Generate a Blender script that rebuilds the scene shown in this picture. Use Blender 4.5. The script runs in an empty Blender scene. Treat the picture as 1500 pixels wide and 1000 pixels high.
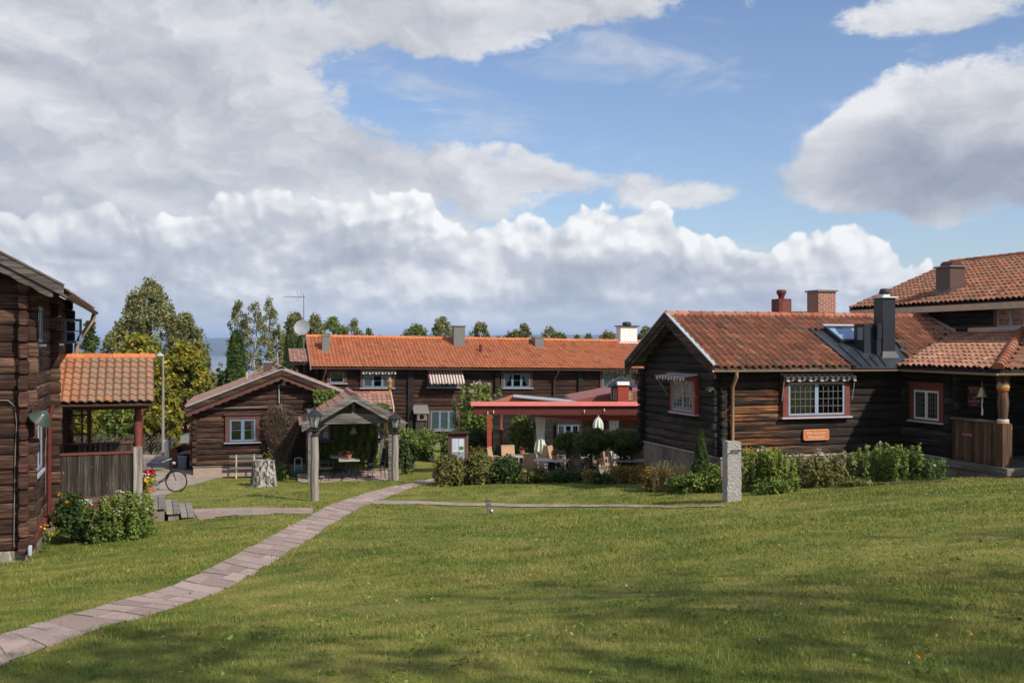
import bpy, math, random
import numpy as np
from mathutils import Vector, Matrix
random.seed(7); RNG = np.random.default_rng(7)
S = bpy.context.scene
F = 1458.0; CX = 750.0; CY = 505.0          # lens in photo pixels: 35 mm on a 36 mm frame, horizon at row 505
# ---------------------------------------------------------------- camera
cd = bpy.data.cameras.new('camera'); cam = bpy.data.objects.new('camera', cd); S.collection.objects.link(cam)
cd.lens = 35.0; cd.sensor_width = 36.0; cd.shift_y = 5 / 1500
cd.clip_start = 0.1; cd.clip_end = 60000
cam.location = (0, 0, 0); cam.rotation_euler = (math.radians(90), 0, 0)
S.camera = cam
S.render.resolution_x = 1024; S.render.resolution_y = 682
S.view_settings.view_transform = 'Standard'; S.view_settings.look = 'None'
S.view_settings.exposure = 0.22; S.view_settings.gamma = 1.0
# ---------------------------------------------------------------- sun
SUN_EL = math.radians(39); SUN_AZ = math.radians(134)      # azimuth clockwise from +Y
sdir = Vector((math.sin(SUN_AZ) * math.cos(SUN_EL), math.cos(SUN_AZ) * math.cos(SUN_EL), math.sin(SUN_EL)))
sl = bpy.data.lights.new('sun', 'SUN'); sl.energy = 4.4; sl.angle = math.radians(0.6); sl.color = (1.0, 0.93, 0.82)
so = bpy.data.objects.new('sun', sl); S.collection.objects.link(so)
so.rotation_euler = sdir.to_track_quat('Z', 'Y').to_euler(); so.location = (40, -40, 60)

# ---------------------------------------------------------------- tiny node language
class NT:
    def __init__(s, nt): s.nt = nt; s.n = nt.nodes; s.l = nt.links
    def put(s, sock, v):
        if v is None: return
        if isinstance(v, bpy.types.NodeSocket): s.l.new(v, sock)
        else: sock.default_value = v
    def m(s, op, a, b=None, c=None, clamp=False):
        x = s.n.new('ShaderNodeMath'); x.operation = op; x.use_clamp = clamp
        s.put(x.inputs[0], a); s.put(x.inputs[1], b); s.put(x.inputs[2], c); return x.outputs[0]
    def mr(s, v, a, b, c=0.0, d=1.0, smooth=False):
        x = s.n.new('ShaderNodeMapRange'); x.clamp = True
        if smooth: x.interpolation_type = 'SMOOTHSTEP'
        s.put(x.inputs[0], v); s.put(x.inputs[1], a); s.put(x.inputs[2], b); s.put(x.inputs[3], c); s.put(x.inputs[4], d); return x.outputs[0]
    def xyz(s, x=0.0, y=0.0, z=0.0):
        q = s.n.new('ShaderNodeCombineXYZ'); s.put(q.inputs[0], x); s.put(q.inputs[1], y); s.put(q.inputs[2], z); return q.outputs[0]
    def sep(s, v):
        q = s.n.new('ShaderNodeSeparateXYZ'); s.put(q.inputs[0], v); return q.outputs
    def noise(s, vec, scale=1.0, detail=4.0, rough=0.5, dist=0.0, col=False, lac=2.0):
        q = s.n.new('ShaderNodeTexNoise'); s.put(q.inputs['Vector'], vec); s.put(q.inputs['Scale'], scale)
        s.put(q.inputs['Detail'], detail); s.put(q.inputs['Roughness'], rough); s.put(q.inputs['Distortion'], dist); s.put(q.inputs['Lacunarity'], lac)
        return q.outputs['Color' if col else 'Fac']
    def voro(s, vec, scale=1.0, feature='F1', out='Distance', rand=1.0):
        q = s.n.new('ShaderNodeTexVoronoi'); q.feature = feature; s.put(q.inputs['Vector'], vec); s.put(q.inputs['Scale'], scale)
        s.put(q.inputs['Randomness'], rand); return q.outputs[out]
    def mix(s, f, a, b, mode='MIX'):
        q = s.n.new('ShaderNodeMix'); q.data_type = 'RGBA'; q.blend_type = mode; q.clamp_factor = True
        s.put(q.inputs[0], f); s.put(q.inputs[6], a); s.put(q.inputs[7], b); return q.outputs[2]
    def ramp(s, f, stops, interp='LINEAR'):
        q = s.n.new('ShaderNodeValToRGB'); s.put(q.inputs[0], f); cr = q.color_ramp; cr.interpolation = interp
        while len(cr.elements) < len(stops): cr.elements.new(0.5)
        for e, (p, c) in zip(cr.elements, stops):
            e.position = p; e.color = (c[0], c[1], c[2], 1)
        return q.outputs[0]
    def attr(s, name, out='Fac'):
        q = s.n.new('ShaderNodeAttribute'); q.attribute_name = name; return q.outputs[out]
    def obj(s):
        q = s.n.new('ShaderNodeTexCoord'); return q.outputs['Object']
    def vm(s, op, a, b=None):
        q = s.n.new('ShaderNodeVectorMath'); q.operation = op; s.put(q.inputs[0], a); s.put(q.inputs[1], b); return q.outputs[0]
def C4(c): return (c[0], c[1], c[2], 1.0)

# ---------------------------------------------------------------- world: Nishita sky with a procedural layer of broken cloud
w = bpy.data.worlds.new('World'); S.world = w; w.use_nodes = True
W_ = NT(w.node_tree); W_.n.clear()
tc = W_.n.new('ShaderNodeTexCoord').outputs['Generated']
dx, dy, dz = W_.sep(tc)
az = W_.m('ARCTAN2', dx, dy)
hr = W_.m('SQRT', W_.m('ADD', W_.m('MULTIPLY', dx, dx), W_.m('MULTIPLY', dy, dy)))
el = W_.m('ARCTAN2', dz, hr)
def sky_px(px, py):
    a = math.atan((px - CX) / F); return a, math.atan((CY - py) / F * math.cos(a))
def blobs(lst, p, q):
    tot = None
    for (px, py, rx, ry, wt) in lst:
        a, e = sky_px(px, py)
        u = W_.m('MULTIPLY', W_.m('SUBTRACT', p, a), F / rx); v = W_.m('MULTIPLY', W_.m('SUBTRACT', q, e), F / ry)
        r2 = W_.m('ADD', W_.m('MULTIPLY', u, u), W_.m('MULTIPLY', v, v))
        g = W_.m('MULTIPLY', W_.m('EXPONENT', W_.m('MULTIPLY', r2, -1.0)), wt)
        tot = g if tot is None else W_.m('ADD', tot, g)
    return tot
def n2(vec, *a, **k):
    r = W_.noise(vec, *a, **k); r.node.noise_dimensions = '2D'; return r
def v2(*a):
    r = W_.voro(*a); r.node.voronoi_dimensions = '2D'; return r
sky = W_.n.new('ShaderNodeTexSky'); sky.sky_type = 'NISHITA'; sky.sun_disc = False
sky.sun_elevation = SUN_EL; sky.sun_rotation = SUN_AZ; sky.altitude = 300; sky.air_density = 1.15; sky.dust_density = 0.6; sky.ozone_density = 1.0
SKY_STR = 0.118
pv = W_.xyz(az, W_.m('MULTIPLY', el, 1.7), 0.0)                       # clouds are wider than high
warp = n2(pv, 3.0, 2, 0.5, col=True)
wsep = W_.sep(warp)
azw = W_.m('ADD', az, W_.m('MULTIPLY', W_.m('SUBTRACT', wsep[0], 0.5), 0.14))
elw = W_.m('ADD', el, W_.m('MULTIPLY', W_.m('SUBTRACT', wsep[1], 0.5), 0.09))
# ---- upper soft layer: masks of the big sheets seen in the picture, plus cover for the rest of the sky
A = blobs([(150, 60, 420, 230, 1.0), (330, 230, 420, 120, .8), (60, 260, 260, 130, .6), (700, 30, 210, 70, .75), (870, -20, 200, 50, .7),
           (880, 262, 300, 50, .72), (1050, 255, 160, 40, .25), (1450, 190, 250, 85, .95), (1265, 215, 80, 95, .5), (1400, 290, 190, 55, .55), (1440, 0, 260, 60, .95),
           (695, 150, 34, 20, .55), (480, 125, 30, 22, .4),
           (760, 150, 250, 62, -.85), (1100, 130, 150, 110, -.8), (1090, 320, 150, 45, -1.0), (585, 140, 120, 50, -.75), (1380, 345, 120, 30, -.5), (1290, 100, 110, 24, -.45)], azw, elw)
back = W_.mr(W_.m('ABSOLUTE', az), 0.62, 0.95)                        # outside the framed part: scattered cover
hi = W_.mr(el, 0.36, 0.6)
outside = W_.m('MULTIPLY', W_.m('MAXIMUM', back, hi), 0.46)
pv2 = W_.vm('ADD', pv, W_.vm('MULTIPLY', W_.vm('SUBTRACT', n2(pv, 9.0, 4, .6, col=True), (.5, .5, .5)), (.10, .06, 0.0)))
fb = n2(pv2, 4.6, 9, 0.6, 0.0)
fb2 = n2(W_.vm('ADD', pv2, (0.012, 0.03, 0.0)), 4.6, 9, 0.6, 0.0)
fine = n2(pv, 19.0, 6, 0.62)
dA = W_.m('ADD', W_.m('ADD', A, outside), W_.m('MULTIPLY', W_.m('SUBTRACT', fb, 0.5), 2.1))
dA = W_.m('ADD', dA, W_.m('MULTIPLY', W_.m('SUBTRACT', fine, 0.5), 0.95))
aA = W_.mr(dA, 0.28, 0.66, 0, 0.97, True)
veil = n2(W_.vm('MULTIPLY', pv, (1.0, 2.2, 1.0)), 5.5, 8, 0.62, 0.4)
aA = W_.m('MAXIMUM', aA, W_.mr(veil, 0.50, 0.80, 0, 0.55, True))
litA = W_.m('MULTIPLY', W_.m('SUBTRACT', fb, fb2), 1.25)
thick = W_.mr(dA, 0.5, 1.5)
rgt = blobs([(1400, 265, 230, 60, 1.0), (200, 20, 160, 60, .35), (300, 130, 300, 60, .25)], azw, elw)         # the shaded undersides
toneA = W_.m('SUBTRACT', W_.m('ADD', 0.80, litA), W_.m('ADD', W_.m('MULTIPLY', thick, 0.10), W_.m('MULTIPLY', rgt, 0.28)))
edge_lit = W_.m('MULTIPLY', blobs([(1235, 210, 45, 75, 1.0), (1260, 140, 50, 22, 1.0), (330, 90, 60, 60, .3), (880, 235, 60, 20, .3)], azw, elw), 0.2)
toneA = W_.m('ADD', toneA, edge_lit)
toneA = W_.m('ADD', toneA, W_.m('MULTIPLY', W_.m('SUBTRACT', n2(pv, 9.0, 5, .6), 0.5), 0.12))
colA = W_.ramp(toneA, [(0.10, (.20, .225, .30)), (0.42, (.33, .355, .42)), (0.68, (.50, .515, .555)), (0.98, (.76, .76, .77))])
# ---- cumulus bank along the horizon, its top edge follows the heads of the clouds
tops = [(-300, 300), (0, 335), (110, 300), (190, 320), (300, 300), (380, 285), (470, 292), (560, 278), (625, 282), (668, 330), (700, 318), (790, 312), (950, 303),
        (1010, 325), (1060, 345), (1115, 368), (1150, 357), (1230, 338), (1300, 362), (1340, 392), (1700, 400)]
q = W_.n.new('ShaderNodeFloatCurve'); cv = q.mapping.curves[0]
a0, a1 = sky_px(-300, 300)[0], sky_px(1700, 300)[0]
pts = [((sky_px(x, y)[0] - a0) / (a1 - a0), (CY - y) / F / 0.2) for x, y in tops]
while len(cv.points) < len(pts): cv.points.new(0.5, 0.5)
for p_, (x, y) in zip(cv.points, pts): p_.location = (x, y); p_.handle_type = 'AUTO'
q.mapping.update()
W_.put(q.inputs['Value'], W_.mr(az, a0, a1))
top = W_.m('MULTIPLY', q.outputs[0], 0.2)
wv = W_.xyz(az, W_.m('ADD', el, 3.3), 0.0)
wv = W_.vm('ADD', wv, W_.vm('MULTIPLY', W_.vm('SUBTRACT', n2(wv, 14.0, 3, .5, col=True), (.5, .5, .5)), (.035, .03, .0)))
bil = W_.m('SUBTRACT', 1.0, v2(wv, 26.0, 'SMOOTH_F1'))
bil2 = W_.m('SUBTRACT', 1.0, v2(wv, 62.0, 'SMOOTH_F1'))
fbB = n2(wv, 22.0, 7, 0.6)
puff = W_.m('ADD', W_.m('ADD', W_.m('MULTIPLY', bil, 0.5), W_.m('MULTIPLY', bil2, 0.28)), W_.m('MULTIPLY', fbB, 0.5))
dep = W_.m('SUBTRACT', top, el)
dB = W_.m('ADD', dep, W_.m('MULTIPLY', W_.m('SUBTRACT', puff, 0.80), 0.055))
aB = W_.mr(dB, 0.0, 0.0065, 0, 1.0, True)
# light on the heads, slate bases further down, patches between
big = n2(W_.vm('MULTIPLY', W_.xyz(az, el, 0.0), (1.0, 2.4, 1.0)), 6.5, 6, 0.58, 0.3)
low = n2(W_.vm('MULTIPLY', W_.xyz(W_.m('ADD', az, 4.0), el, 0.0), (1.0, 5.5, 1.0)), 7.0, 5, 0.55)
headB = W_.mr(dep, 0.026, 0.070, 1.0, 0.0, True)
wv3 = W_.vm('ADD', wv, (0.0045, 0.0075, 0.0))
pf3 = W_.m('ADD', W_.m('ADD', W_.m('MULTIPLY', W_.m('SUBTRACT', 1.0, v2(wv3, 26.0, 'SMOOTH_F1')), 0.5), W_.m('MULTIPLY', W_.m('SUBTRACT', 1.0, v2(wv3, 62.0, 'SMOOTH_F1')), 0.28)), W_.m('MULTIPLY', n2(wv3, 22.0, 7, 0.6), 0.5))
puffl = W_.m('ADD', W_.m('MULTIPLY', W_.m('SUBTRACT', puff, 0.78), 0.45), W_.m('MULTIPLY', W_.m('SUBTRACT', puff, pf3), .85))
bodyB = W_.m('ADD', W_.mr(big, 0.36, 0.64, 0.40, 0.88), W_.m('MULTIPLY', puffl, 0.7))
dark = blobs([(390, 370, 210, 42, .26), (560, 330, 110, 15, .34), (760, 448, 380, 16, .22), (900, 338, 260, 8, .14), (900, 405, 130, 22, .16)], az, el)
lite = blobs([(690, 415, 60, 26, .16), (60, 350, 60, 20, .2), (820, 375, 60, 16, .12), (560, 395, 70, 40, .1), (300, 440, 160, 16, .22)], az, el)
bodyB = W_.m('ADD', W_.m('SUBTRACT', bodyB, dark), lite)
fin2 = n2(W_.vm('MULTIPLY', wv, (1.0, 1.6, 1.0)), 46.0, 6, 0.62)
bodyB = W_.m('ADD', bodyB, W_.m('MULTIPLY', W_.m('SUBTRACT', fin2, 0.5), 0.30))
headt = W_.m('ADD', 0.90, W_.m('MULTIPLY', puffl, 1.2))
hmask = W_.m('MULTIPLY', headB, blobs([(620, 300, 240, 60, 1.0), (950, 330, 240, 60, 1.1), (1220, 350, 90, 30, 1.1), (60, 330, 160, 30, .5), (260, 300, 90, 30, .6)], az, el), clamp=True)
toneB = W_.m('ADD', W_.m('MULTIPLY', W_.m('SUBTRACT', headt, bodyB), hmask), bodyB)
colB = W_.ramp(toneB, [(0.02, (.32, .355, .42)), (0.30, (.41, .44, .495)), (0.58, (.54, .56, .60)), (0.78, (.72, .73, .74)), (1.0, (.90, .90, .88))])
hor = W_.mr(el, 0.0, 0.045, 1.0, 0.0, True)
horc = W_.mix(W_.mr(low, 0.36, 0.58), (.40, .48, .58, 1), (.70, .73, .76, 1))
colB = W_.mix(W_.m('MULTIPLY', hor, 0.85), colB, horc)
aB = W_.m('MULTIPLY', aB, W_.mr(el, -0.02, -0.005))
skyc = W_.n.new('ShaderNodeVectorMath'); skyc.operation = 'SCALE'; W_.put(skyc.inputs[0], W_.vm('MULTIPLY', sky.outputs[0], (.80, .84, .98))); skyc.inputs['Scale'].default_value = SKY_STR
c1 = W_.mix(aA, skyc.outputs[0], colA)
c2 = W_.mix(aB, c1, colB)
bg = W_.n.new('ShaderNodeBackground'); W_.put(bg.inputs[0], c2); bg.inputs[1].default_value = 1.0
W_.l.new(bg.outputs[0], W_.n.new('ShaderNodeOutputWorld').inputs[0])
w.cycles.sampling_method = 'MANUAL'; w.cycles.sample_map_resolution = 1024
# ================================================================ tools
def add_obj(o, parent=None):
    S.collection.objects.link(o)
    if parent is not None: o.parent = parent
    return o
def tag(o, label=None, cat=None, group=None, kind=None):
    if label: o['label'] = label
    if cat: o['category'] = cat
    if group: o['group'] = group
    if kind: o['kind'] = kind
    return o
def empty(name, loc, rz=0.0, label=None, cat=None, group=None, ry=0.0, rx=0.0):
    o = bpy.data.objects.new(name, None); o.empty_display_size = .3
    o.location = loc; o.rotation_euler = (rx, ry, rz); add_obj(o)
    return tag(o, label, cat, group)
def kids(o): return [c for c in S.collection.objects if c.parent == o]
def copy_tree(o, parent=None):
    c = o.copy(); S.collection.objects.link(c); c.parent = parent
    for ch in kids(o): copy_tree(ch, c)
    return c
def copy_at(o, loc, rz, label, group=None, s=None):
    c = copy_tree(o); c.location = loc; c.rotation_euler.z = rz; c['label'] = label
    if group: c['group'] = group
    if s: c.scale = (s, s, s)
    return c
class MB:
    """collects quads, boxes, tubes ... and links them as ONE mesh object"""
    def __init__(s): s.v = []; s.f = []; s.r = []; s.mi = []; s.M = None; s.rnd = 0.5; s.m = 0; s.np = []
    def add(s, vs, fs, rnd=None):
        n = len(s.v)
        if s.M is not None: vs = [s.M @ Vector(p) for p in vs]
        s.v.extend([tuple(p) for p in vs])
        for f in fs: s.f.append([i + n for i in f]); s.r.append(s.rnd if rnd is None else rnd); s.mi.append(s.m)
        return s
    def box(s, x0, x1, y0, y1, z0, z1, rnd=None):
        vs = [(x0, y0, z0), (x1, y0, z0), (x1, y1, z0), (x0, y1, z0), (x0, y0, z1), (x1, y0, z1), (x1, y1, z1), (x0, y1, z1)]
        return s.add(vs, [(0, 3, 2, 1), (4, 5, 6, 7), (0, 1, 5, 4), (1, 2, 6, 5), (2, 3, 7, 6), (3, 0, 4, 7)], rnd)
    def prism(s, poly, y0, y1, axis='y', rnd=None):
        """poly: list of 2D points, extruded along the axis"""
        n = len(poly)
        def P(a, b, t): return (a, t, b) if axis == 'y' else ((t, a, b) if axis == 'x' else (a, b, t))
        vs = [P(a, b, y0) for a, b in poly] + [P(a, b, y1) for a, b in poly]
        fs = [tuple(range(n)), tuple(range(2 * n - 1, n - 1, -1))] + [(i, i + n, (i + 1) % n + n, (i + 1) % n) for i in range(n)]
        return s.add(vs, fs, rnd)
    def beam(s, p, q, w, h, up=(0, 0, 1), rnd=None):
        p = Vector(p); q = Vector(q); d = (q - p).normalized(); u = Vector(up)
        if abs(d.dot(u)) > .98: u = Vector((0, 1, 0))
        a = d.cross(u).normalized() * (w / 2); b = a.cross(d).normalized() * (h / 2)
        vs = [p - a - b, p + a - b, p + a + b, p - a + b, q - a - b, q + a - b, q + a + b, q - a + b]
        return s.add(vs, [(0, 1, 2, 3), (7, 6, 5, 4), (0, 4, 5, 1), (1, 5, 6, 2), (2, 6, 7, 3), (3, 7, 4, 0)], rnd)
    def tube(s, pts, r, n=8, rnd=None, cap=True):
        pts = [Vector(p) for p in pts]; k = len(pts); rr = r if isinstance(r, (list, tuple)) else [r] * k
        vs = []; a = None
        for i, p in enumerate(pts):
            d = (pts[min(i + 1, k - 1)] - pts[max(i - 1, 0)]).normalized()
            if a is None: a = d.orthogonal().normalized()
            a = (a - d * a.dot(d)).normalized(); b = d.cross(a)
            for j in range(n):
                t = 2 * math.pi * j / n; vs.append(p + (a * math.cos(t) + b * math.sin(t)) * rr[i])
        fs = [(i * n + j, i * n + (j + 1) % n, (i + 1) * n + (j + 1) % n, (i + 1) * n + j) for i in range(k - 1) for j in range(n)]
        if cap: fs += [tuple(range(n - 1, -1, -1)), tuple(range((k - 1) * n, k * n))]
        return s.add(vs, fs, rnd)
    def lathe(s, prof, n=16, c=(0, 0, 0), rnd=None, sq=None):
        """prof: list of (radius, z)"""
        vs = []
        for r, z in prof:
            for j in range(n):
                t = 2 * math.pi * (j + .5) / n; vs.append((c[0] + r * math.cos(t), c[1] + r * math.sin(t), c[2] + z))
        k = len(prof)
        fs = [(i * n + j, i * n + (j + 1) % n, (i + 1) * n + (j + 1) % n, (i + 1) * n + j) for i in range(k - 1) for j in range(n)]
        fs += [tuple(range(n - 1, -1, -1)), tuple(range((k - 1) * n, k * n))]
        return s.add(vs, fs, rnd)
    def quads(s, V, R):
        """numpy: V (n,4,3) corner points, R (n,) random value"""
        s.np.append((V, R)); return s
    def build(s, name, mat, parent=None, smooth=False, loc=None, rot=None):
        nv = len(s.v); co = np.array(s.v, dtype=np.float32).reshape(-1, 3)
        tot = [len(f) for f in s.f]; idx = np.array([i for f in s.f for i in f], dtype=np.int32)
        tot = np.array(tot, dtype=np.int32); r = np.array(s.r, dtype=np.float32); mi = np.array(s.mi, dtype=np.int32)
        for V, R in s.np:
            n, k = V.shape[0], V.shape[1]
            if s.M is not None:
                Mx = np.array(s.M); V = V @ Mx[:3, :3].T + Mx[:3, 3]
            idx = np.concatenate([idx, (np.arange(n * k) + len(co)).astype(np.int32)])
            co = np.concatenate([co, V.reshape(-1, 3).astype(np.float32)])
            tot = np.concatenate([tot, np.full(n, k, np.int32)]); r = np.concatenate([r, R.astype(np.float32)])
            mi = np.concatenate([mi, np.zeros(n, np.int32)])
        me = bpy.data.meshes.new(name); me.vertices.add(len(co)); me.vertices.foreach_set('co', co.ravel())
        me.loops.add(len(idx)); me.loops.foreach_set('vertex_index', idx)
        me.polygons.add(len(tot)); st = np.concatenate([[0], np.cumsum(tot)[:-1]]).astype(np.int32)
        me.polygons.foreach_set('loop_start', st)
        me.update(calc_edges=True)
        at = me.attributes.new('rnd', 'FLOAT', 'FACE'); at.data.foreach_set('value', r)
        ms = mat if isinstance(mat, (list, tuple)) else [mat]
        for m_ in ms:
            if m_: me.materials.append(m_)
        if len(ms) > 1: me.polygons.foreach_set('material_index', mi)
        hard = len(s.f) == 0
        me.polygons.foreach_set('use_smooth', np.full(len(tot), not hard))
        me.validate()
        if not hard: me.set_sharp_from_angle(angle=math.radians(60 if smooth else 38))
        o = bpy.data.objects.new(name, me); add_obj(o, parent)
        if loc is not None: o.location = loc
        if rot is not None: o.rotation_euler = rot
        return o

def W(px, py, Y): return Vector(((px - CX) / F * Y, Y, -(py - CY) / F * Y))
class Frame:
    """a building's own axes: origin, turned about z; plane hits give local coordinates"""
    def __init__(s, o, deg, roll=0.0):
        s.o = Vector(o); s.rz = math.radians(deg); s.ry = math.radians(roll)
        s.M = Matrix.Translation(s.o) @ Matrix.Rotation(s.rz, 4, 'Z') @ Matrix.Rotation(s.ry, 4, 'Y'); s.I = s.M.inverted()
    def hit(s, axis, val, px, py):
        k = 'xyz'.index(axis); a = s.I @ Vector((0, 0, 0)); b = s.I @ W(px, py, 1.0); d = b - a
        return a + d * ((val - a[k]) / d[k])
    def root(s, name, label, cat, group=None): return empty(name, s.o, s.rz, label, cat, group, ry=s.ry)
    def w(s, p): return s.M @ Vector(p)
    def l(s, p): return s.I @ Vector(p)
    def basis(s): pass

# ---------------------------------------------------------------- materials
def mat(name, fn, rough=0.8, spec=0.3, bump=None, metal=0.0, trans=0.0):
    m_ = bpy.data.materials.new(name); m_.use_nodes = True; t = NT(m_.node_tree); t.n.clear()
    out = t.n.new('ShaderNodeOutputMaterial'); b = t.n.new('ShaderNodeBsdfPrincipled')
    r = fn(t)
    if isinstance(r, tuple) and isinstance(r[0], (int, float)): r = list(r)
    col = r if not isinstance(r, tuple) else r[0]
    t.put(b.inputs['Base Color'], col)
    t.put(b.inputs['Roughness'], rough); b.inputs['Specular IOR Level'].default_value = spec; b.inputs['Metallic'].default_value = metal
    if isinstance(r, tuple):
        bm_ = t.n.new('ShaderNodeBump'); bm_.inputs['Strength'].default_value = r[2] if len(r) > 2 else .5; bm_.inputs['Distance'].default_value = r[3] if len(r) > 3 else .01
        t.put(bm_.inputs['Height'], r[1]); t.l.new(bm_.outputs[0], b.inputs['Normal'])
        if len(r) > 4: t.put(b.inputs['Roughness'], r[4])
    sh = b.outputs[0]
    if trans > 0:
        tr = t.n.new('ShaderNodeBsdfTranslucent'); t.put(tr.inputs[0], col); mx = t.n.new('ShaderNodeMixShader')
        mx.inputs[0].default_value = trans; t.l.new(sh, mx.inputs[1]); t.l.new(tr.outputs[0], mx.inputs[2]); sh = mx.outputs[0]
    t.l.new(sh, out.inputs[0]); return m_
def paint(name, c, rough=.55, var=.25, scale=6.0, bump=.15):
    def fn(t):
        o = t.obj(); n = t.noise(o, scale, 5, .6); g = t.noise(t.vm('MULTIPLY', o, (9, 9, 2.0)), 5, 3, .6)
        k = t.m('ADD', t.mr(n, .25, .75, 1 - var, 1 + var * .6), t.mr(g, .3, .7, -var * .3, var * .3))
        return (t.mix(1.0, C4(c), t.xyz(k, k, k), 'MULTIPLY'), g, bump, .003)
    return mat(name, fn, rough)
def logmat(name, dark, mid, light, amount=.5, patch=None, patch_amt=0.0, grey=None):
    """weathered tarred logs: dark grain, paler worn streaks; optionally a warm bare patch"""
    def fn(t):
        o = t.obj(); r = t.attr('rnd'); sx = t.sep(o); hx = t.m('ADD', sx[0], sx[1])
        off = t.m('MULTIPLY', r, 37.0)
        g1 = t.noise(t.xyz(t.m('MULTIPLY', hx, .9), off, t.m('MULTIPLY', sx[2], 26.0)), 1.0, 6, .65, .3)
        g2 = t.noise(t.xyz(t.m('MULTIPLY', hx, 2.6), off, t.m('MULTIPLY', sx[2], 70.0)), 1.0, 4, .6)
        pch = t.noise(t.xyz(t.m('MULTIPLY', hx, .45), t.m('MULTIPLY', r, 5.0), t.m('MULTIPLY', sx[2], 1.6)), 1.6, 3, .5)
        a = t.m('ADD', t.m('MULTIPLY', g1, .56), t.m('MULTIPLY', g2, .44)); a = t.m('ADD', t.m('MULTIPLY', t.m('SUBTRACT', a, .5), 1.35), .5)
        a = t.m('ADD', a, t.m('MULTIPLY', t.m('SUBTRACT', r, .5), .16))
        c = t.ramp(a, [(.30, dark), (.50, mid), (.50 + .35 * (1.2 - amount), light)])
        c = t.mix(t.mr(pch, .38, .66, .0, .75), c, C4(dark))
        ck = t.noise(t.xyz(t.m('MULTIPLY', hx, 1.7), t.m('ADD', off, 9.0), t.m('MULTIPLY', sx[2], 48.0)), 1.0, 3, .55)
        c = t.mix(t.mr(ck, .30, .40, .85, 0), c, C4([v * .35 for v in dark]))
        wn = t.noise(t.xyz(t.m('MULTIPLY', hx, .7), off, t.m('MULTIPLY', sx[2], 12.0)), 1.0, 5, .7)
        c = t.mix(t.mr(wn, .60, .74, 0, .55), c, C4(light))
        if grey: c = t.mix(t.mr(g2, .56, .7, 0, .6), c, C4(grey))
        if patch:
            c = patch(t, c, o, sx, a, g1, g2, r)
        h = t.m('ADD', t.m('MULTIPLY', g1, .6), t.m('MULTIPLY', g2, .4))
        return (c, t.m('SUBTRACT', h, t.mr(ck, .30, .42, .5, 0)), 1.0, .02)
    return mat(name, fn, .78, .25)
def simple(name, c, rough=.6, metal=0.0, spec=.4): return mat(name, lambda t: C4(c), rough, spec, metal=metal)
def leafmat(name, c0, c1, c2, extra=None, trans=.32):
    def fn(t):
        r = t.attr('rnd'); st = [(0.0, c0), (.5, c1), (.9, c2)]
        if extra: st.append((.97, extra))
        c = t.ramp(r, st); n = t.noise(t.obj(), 1.3, 2, .5); k = t.mr(n, .3, .7, .78, 1.2)
        return t.mix(1.0, c, t.xyz(k, k, k), 'MULTIPLY')
    return mat(name, fn, .6, .25, trans=trans)

def tilemat(name, cols, lichen=.3, lc=(.22, .20, .16)):
    def fn(t):
        r = t.attr('rnd'); o = t.obj(); c = t.ramp(r, [(i / (len(cols) - 1), q_) for i, q_ in enumerate(cols)])
        n = t.noise(o, 2.2, 6, .65); n2 = t.noise(o, 17.0, 4, .6); n3 = t.noise(o, .55, 3, .5)
        c = t.mix(t.mr(t.m('ADD', n, t.m('MULTIPLY', n3, .6)), .74, 1.0, 0, lichen), c, C4(lc))
        c = t.mix(t.mr(n2, .52, .75, 0, lichen * .8), c, C4([v * .45 for v in lc]))
        k = t.mr(n2, .3, .7, .8, 1.15)
        return (t.mix(1.0, c, t.xyz(k, k, k), 'MULTIPLY'), n2, .3, .006)
    return mat(name, fn, .82, .25)

M = {}
def orange_patch(t, c, o, sx, a, g1, g2, r):
    # bare weathered wood between the drainpipe and the window of the front wall, and a band beside the gable's foot
    m1 = t.m('MULTIPLY', t.mr(sx[0], 1.3, 2.35, 1.0, 0.0, True), t.mr(sx[1], -.35, .0, 1.0, 0.0) if False else t.mr(sx[1], .15, .4, 1.0, 0.0))
    zz = t.mr(sx[2], 1.65, 1.95, 1.0, 0.0, True)
    m1 = t.m('MULTIPLY', m1, zz)
    low = t.m('MULTIPLY', t.mr(sx[2], .0, .75, .55, 0.0, True), t.mr(sx[0], 2.2, 4.0, .8, 0.0, True))
    low = t.m('MULTIPLY', low, t.mr(sx[1], .15, .4, 1.0, 0.25))
    m1 = t.m('MAXIMUM', m1, low)
    n9 = t.noise(t.xyz(t.m('MULTIPLY', sx[0], 1.1), t.m('MULTIPLY', r, 9.0), t.m('MULTIPLY', sx[2], 7.0)), 1.0, 4, .6)
    st = t.mr(t.m('ADD', t.m('MULTIPLY', n9, .8), t.m('MULTIPLY', g1, .45)), .58, .74, 0, 1.0)
    cc = t.ramp(a, [(.34, (.05, .018, .008)), (.5, (.20, .068, .022)), (.68, (.42, .19, .065))])
    return t.mix(t.m('MULTIPLY', m1, st, clamp=True), c, cc)
M['log_right'] = logmat('tarred_logs', (.009, .007, .006), (.030, .021, .017), (.15, .105, .08), .5, orange_patch)
M['log_dark'] = logmat('black_tarred_logs', (.008, .007, .006), (.024, .018, .016), (.13, .105, .09), .4)
M['log_left'] = logmat('brown_grey_logs', (.014, .007, .005), (.060, .027, .018), (.24, .14, .095), .62)
M['log_cabin'] = logmat('red_brown_logs', (.013, .006, .0045), (.050, .023, .015), (.24, .12, .065), .6, grey=(.13, .10, .085))
M['log_long'] = logmat('dark_red_brown_logs', (.011, .0055, .0045), (.036, .016, .011), (.19, .085, .045), .55)
M['log_end'] = logmat('red_brown_log_ends', (.022, .011, .008), (.075, .030, .021), (.19, .10, .075), .7)
M['board_grey'] = logmat('weathered_grey_boards', (.06, .055, .05), (.17, .155, .14), (.34, .31, .28), .7)
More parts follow.
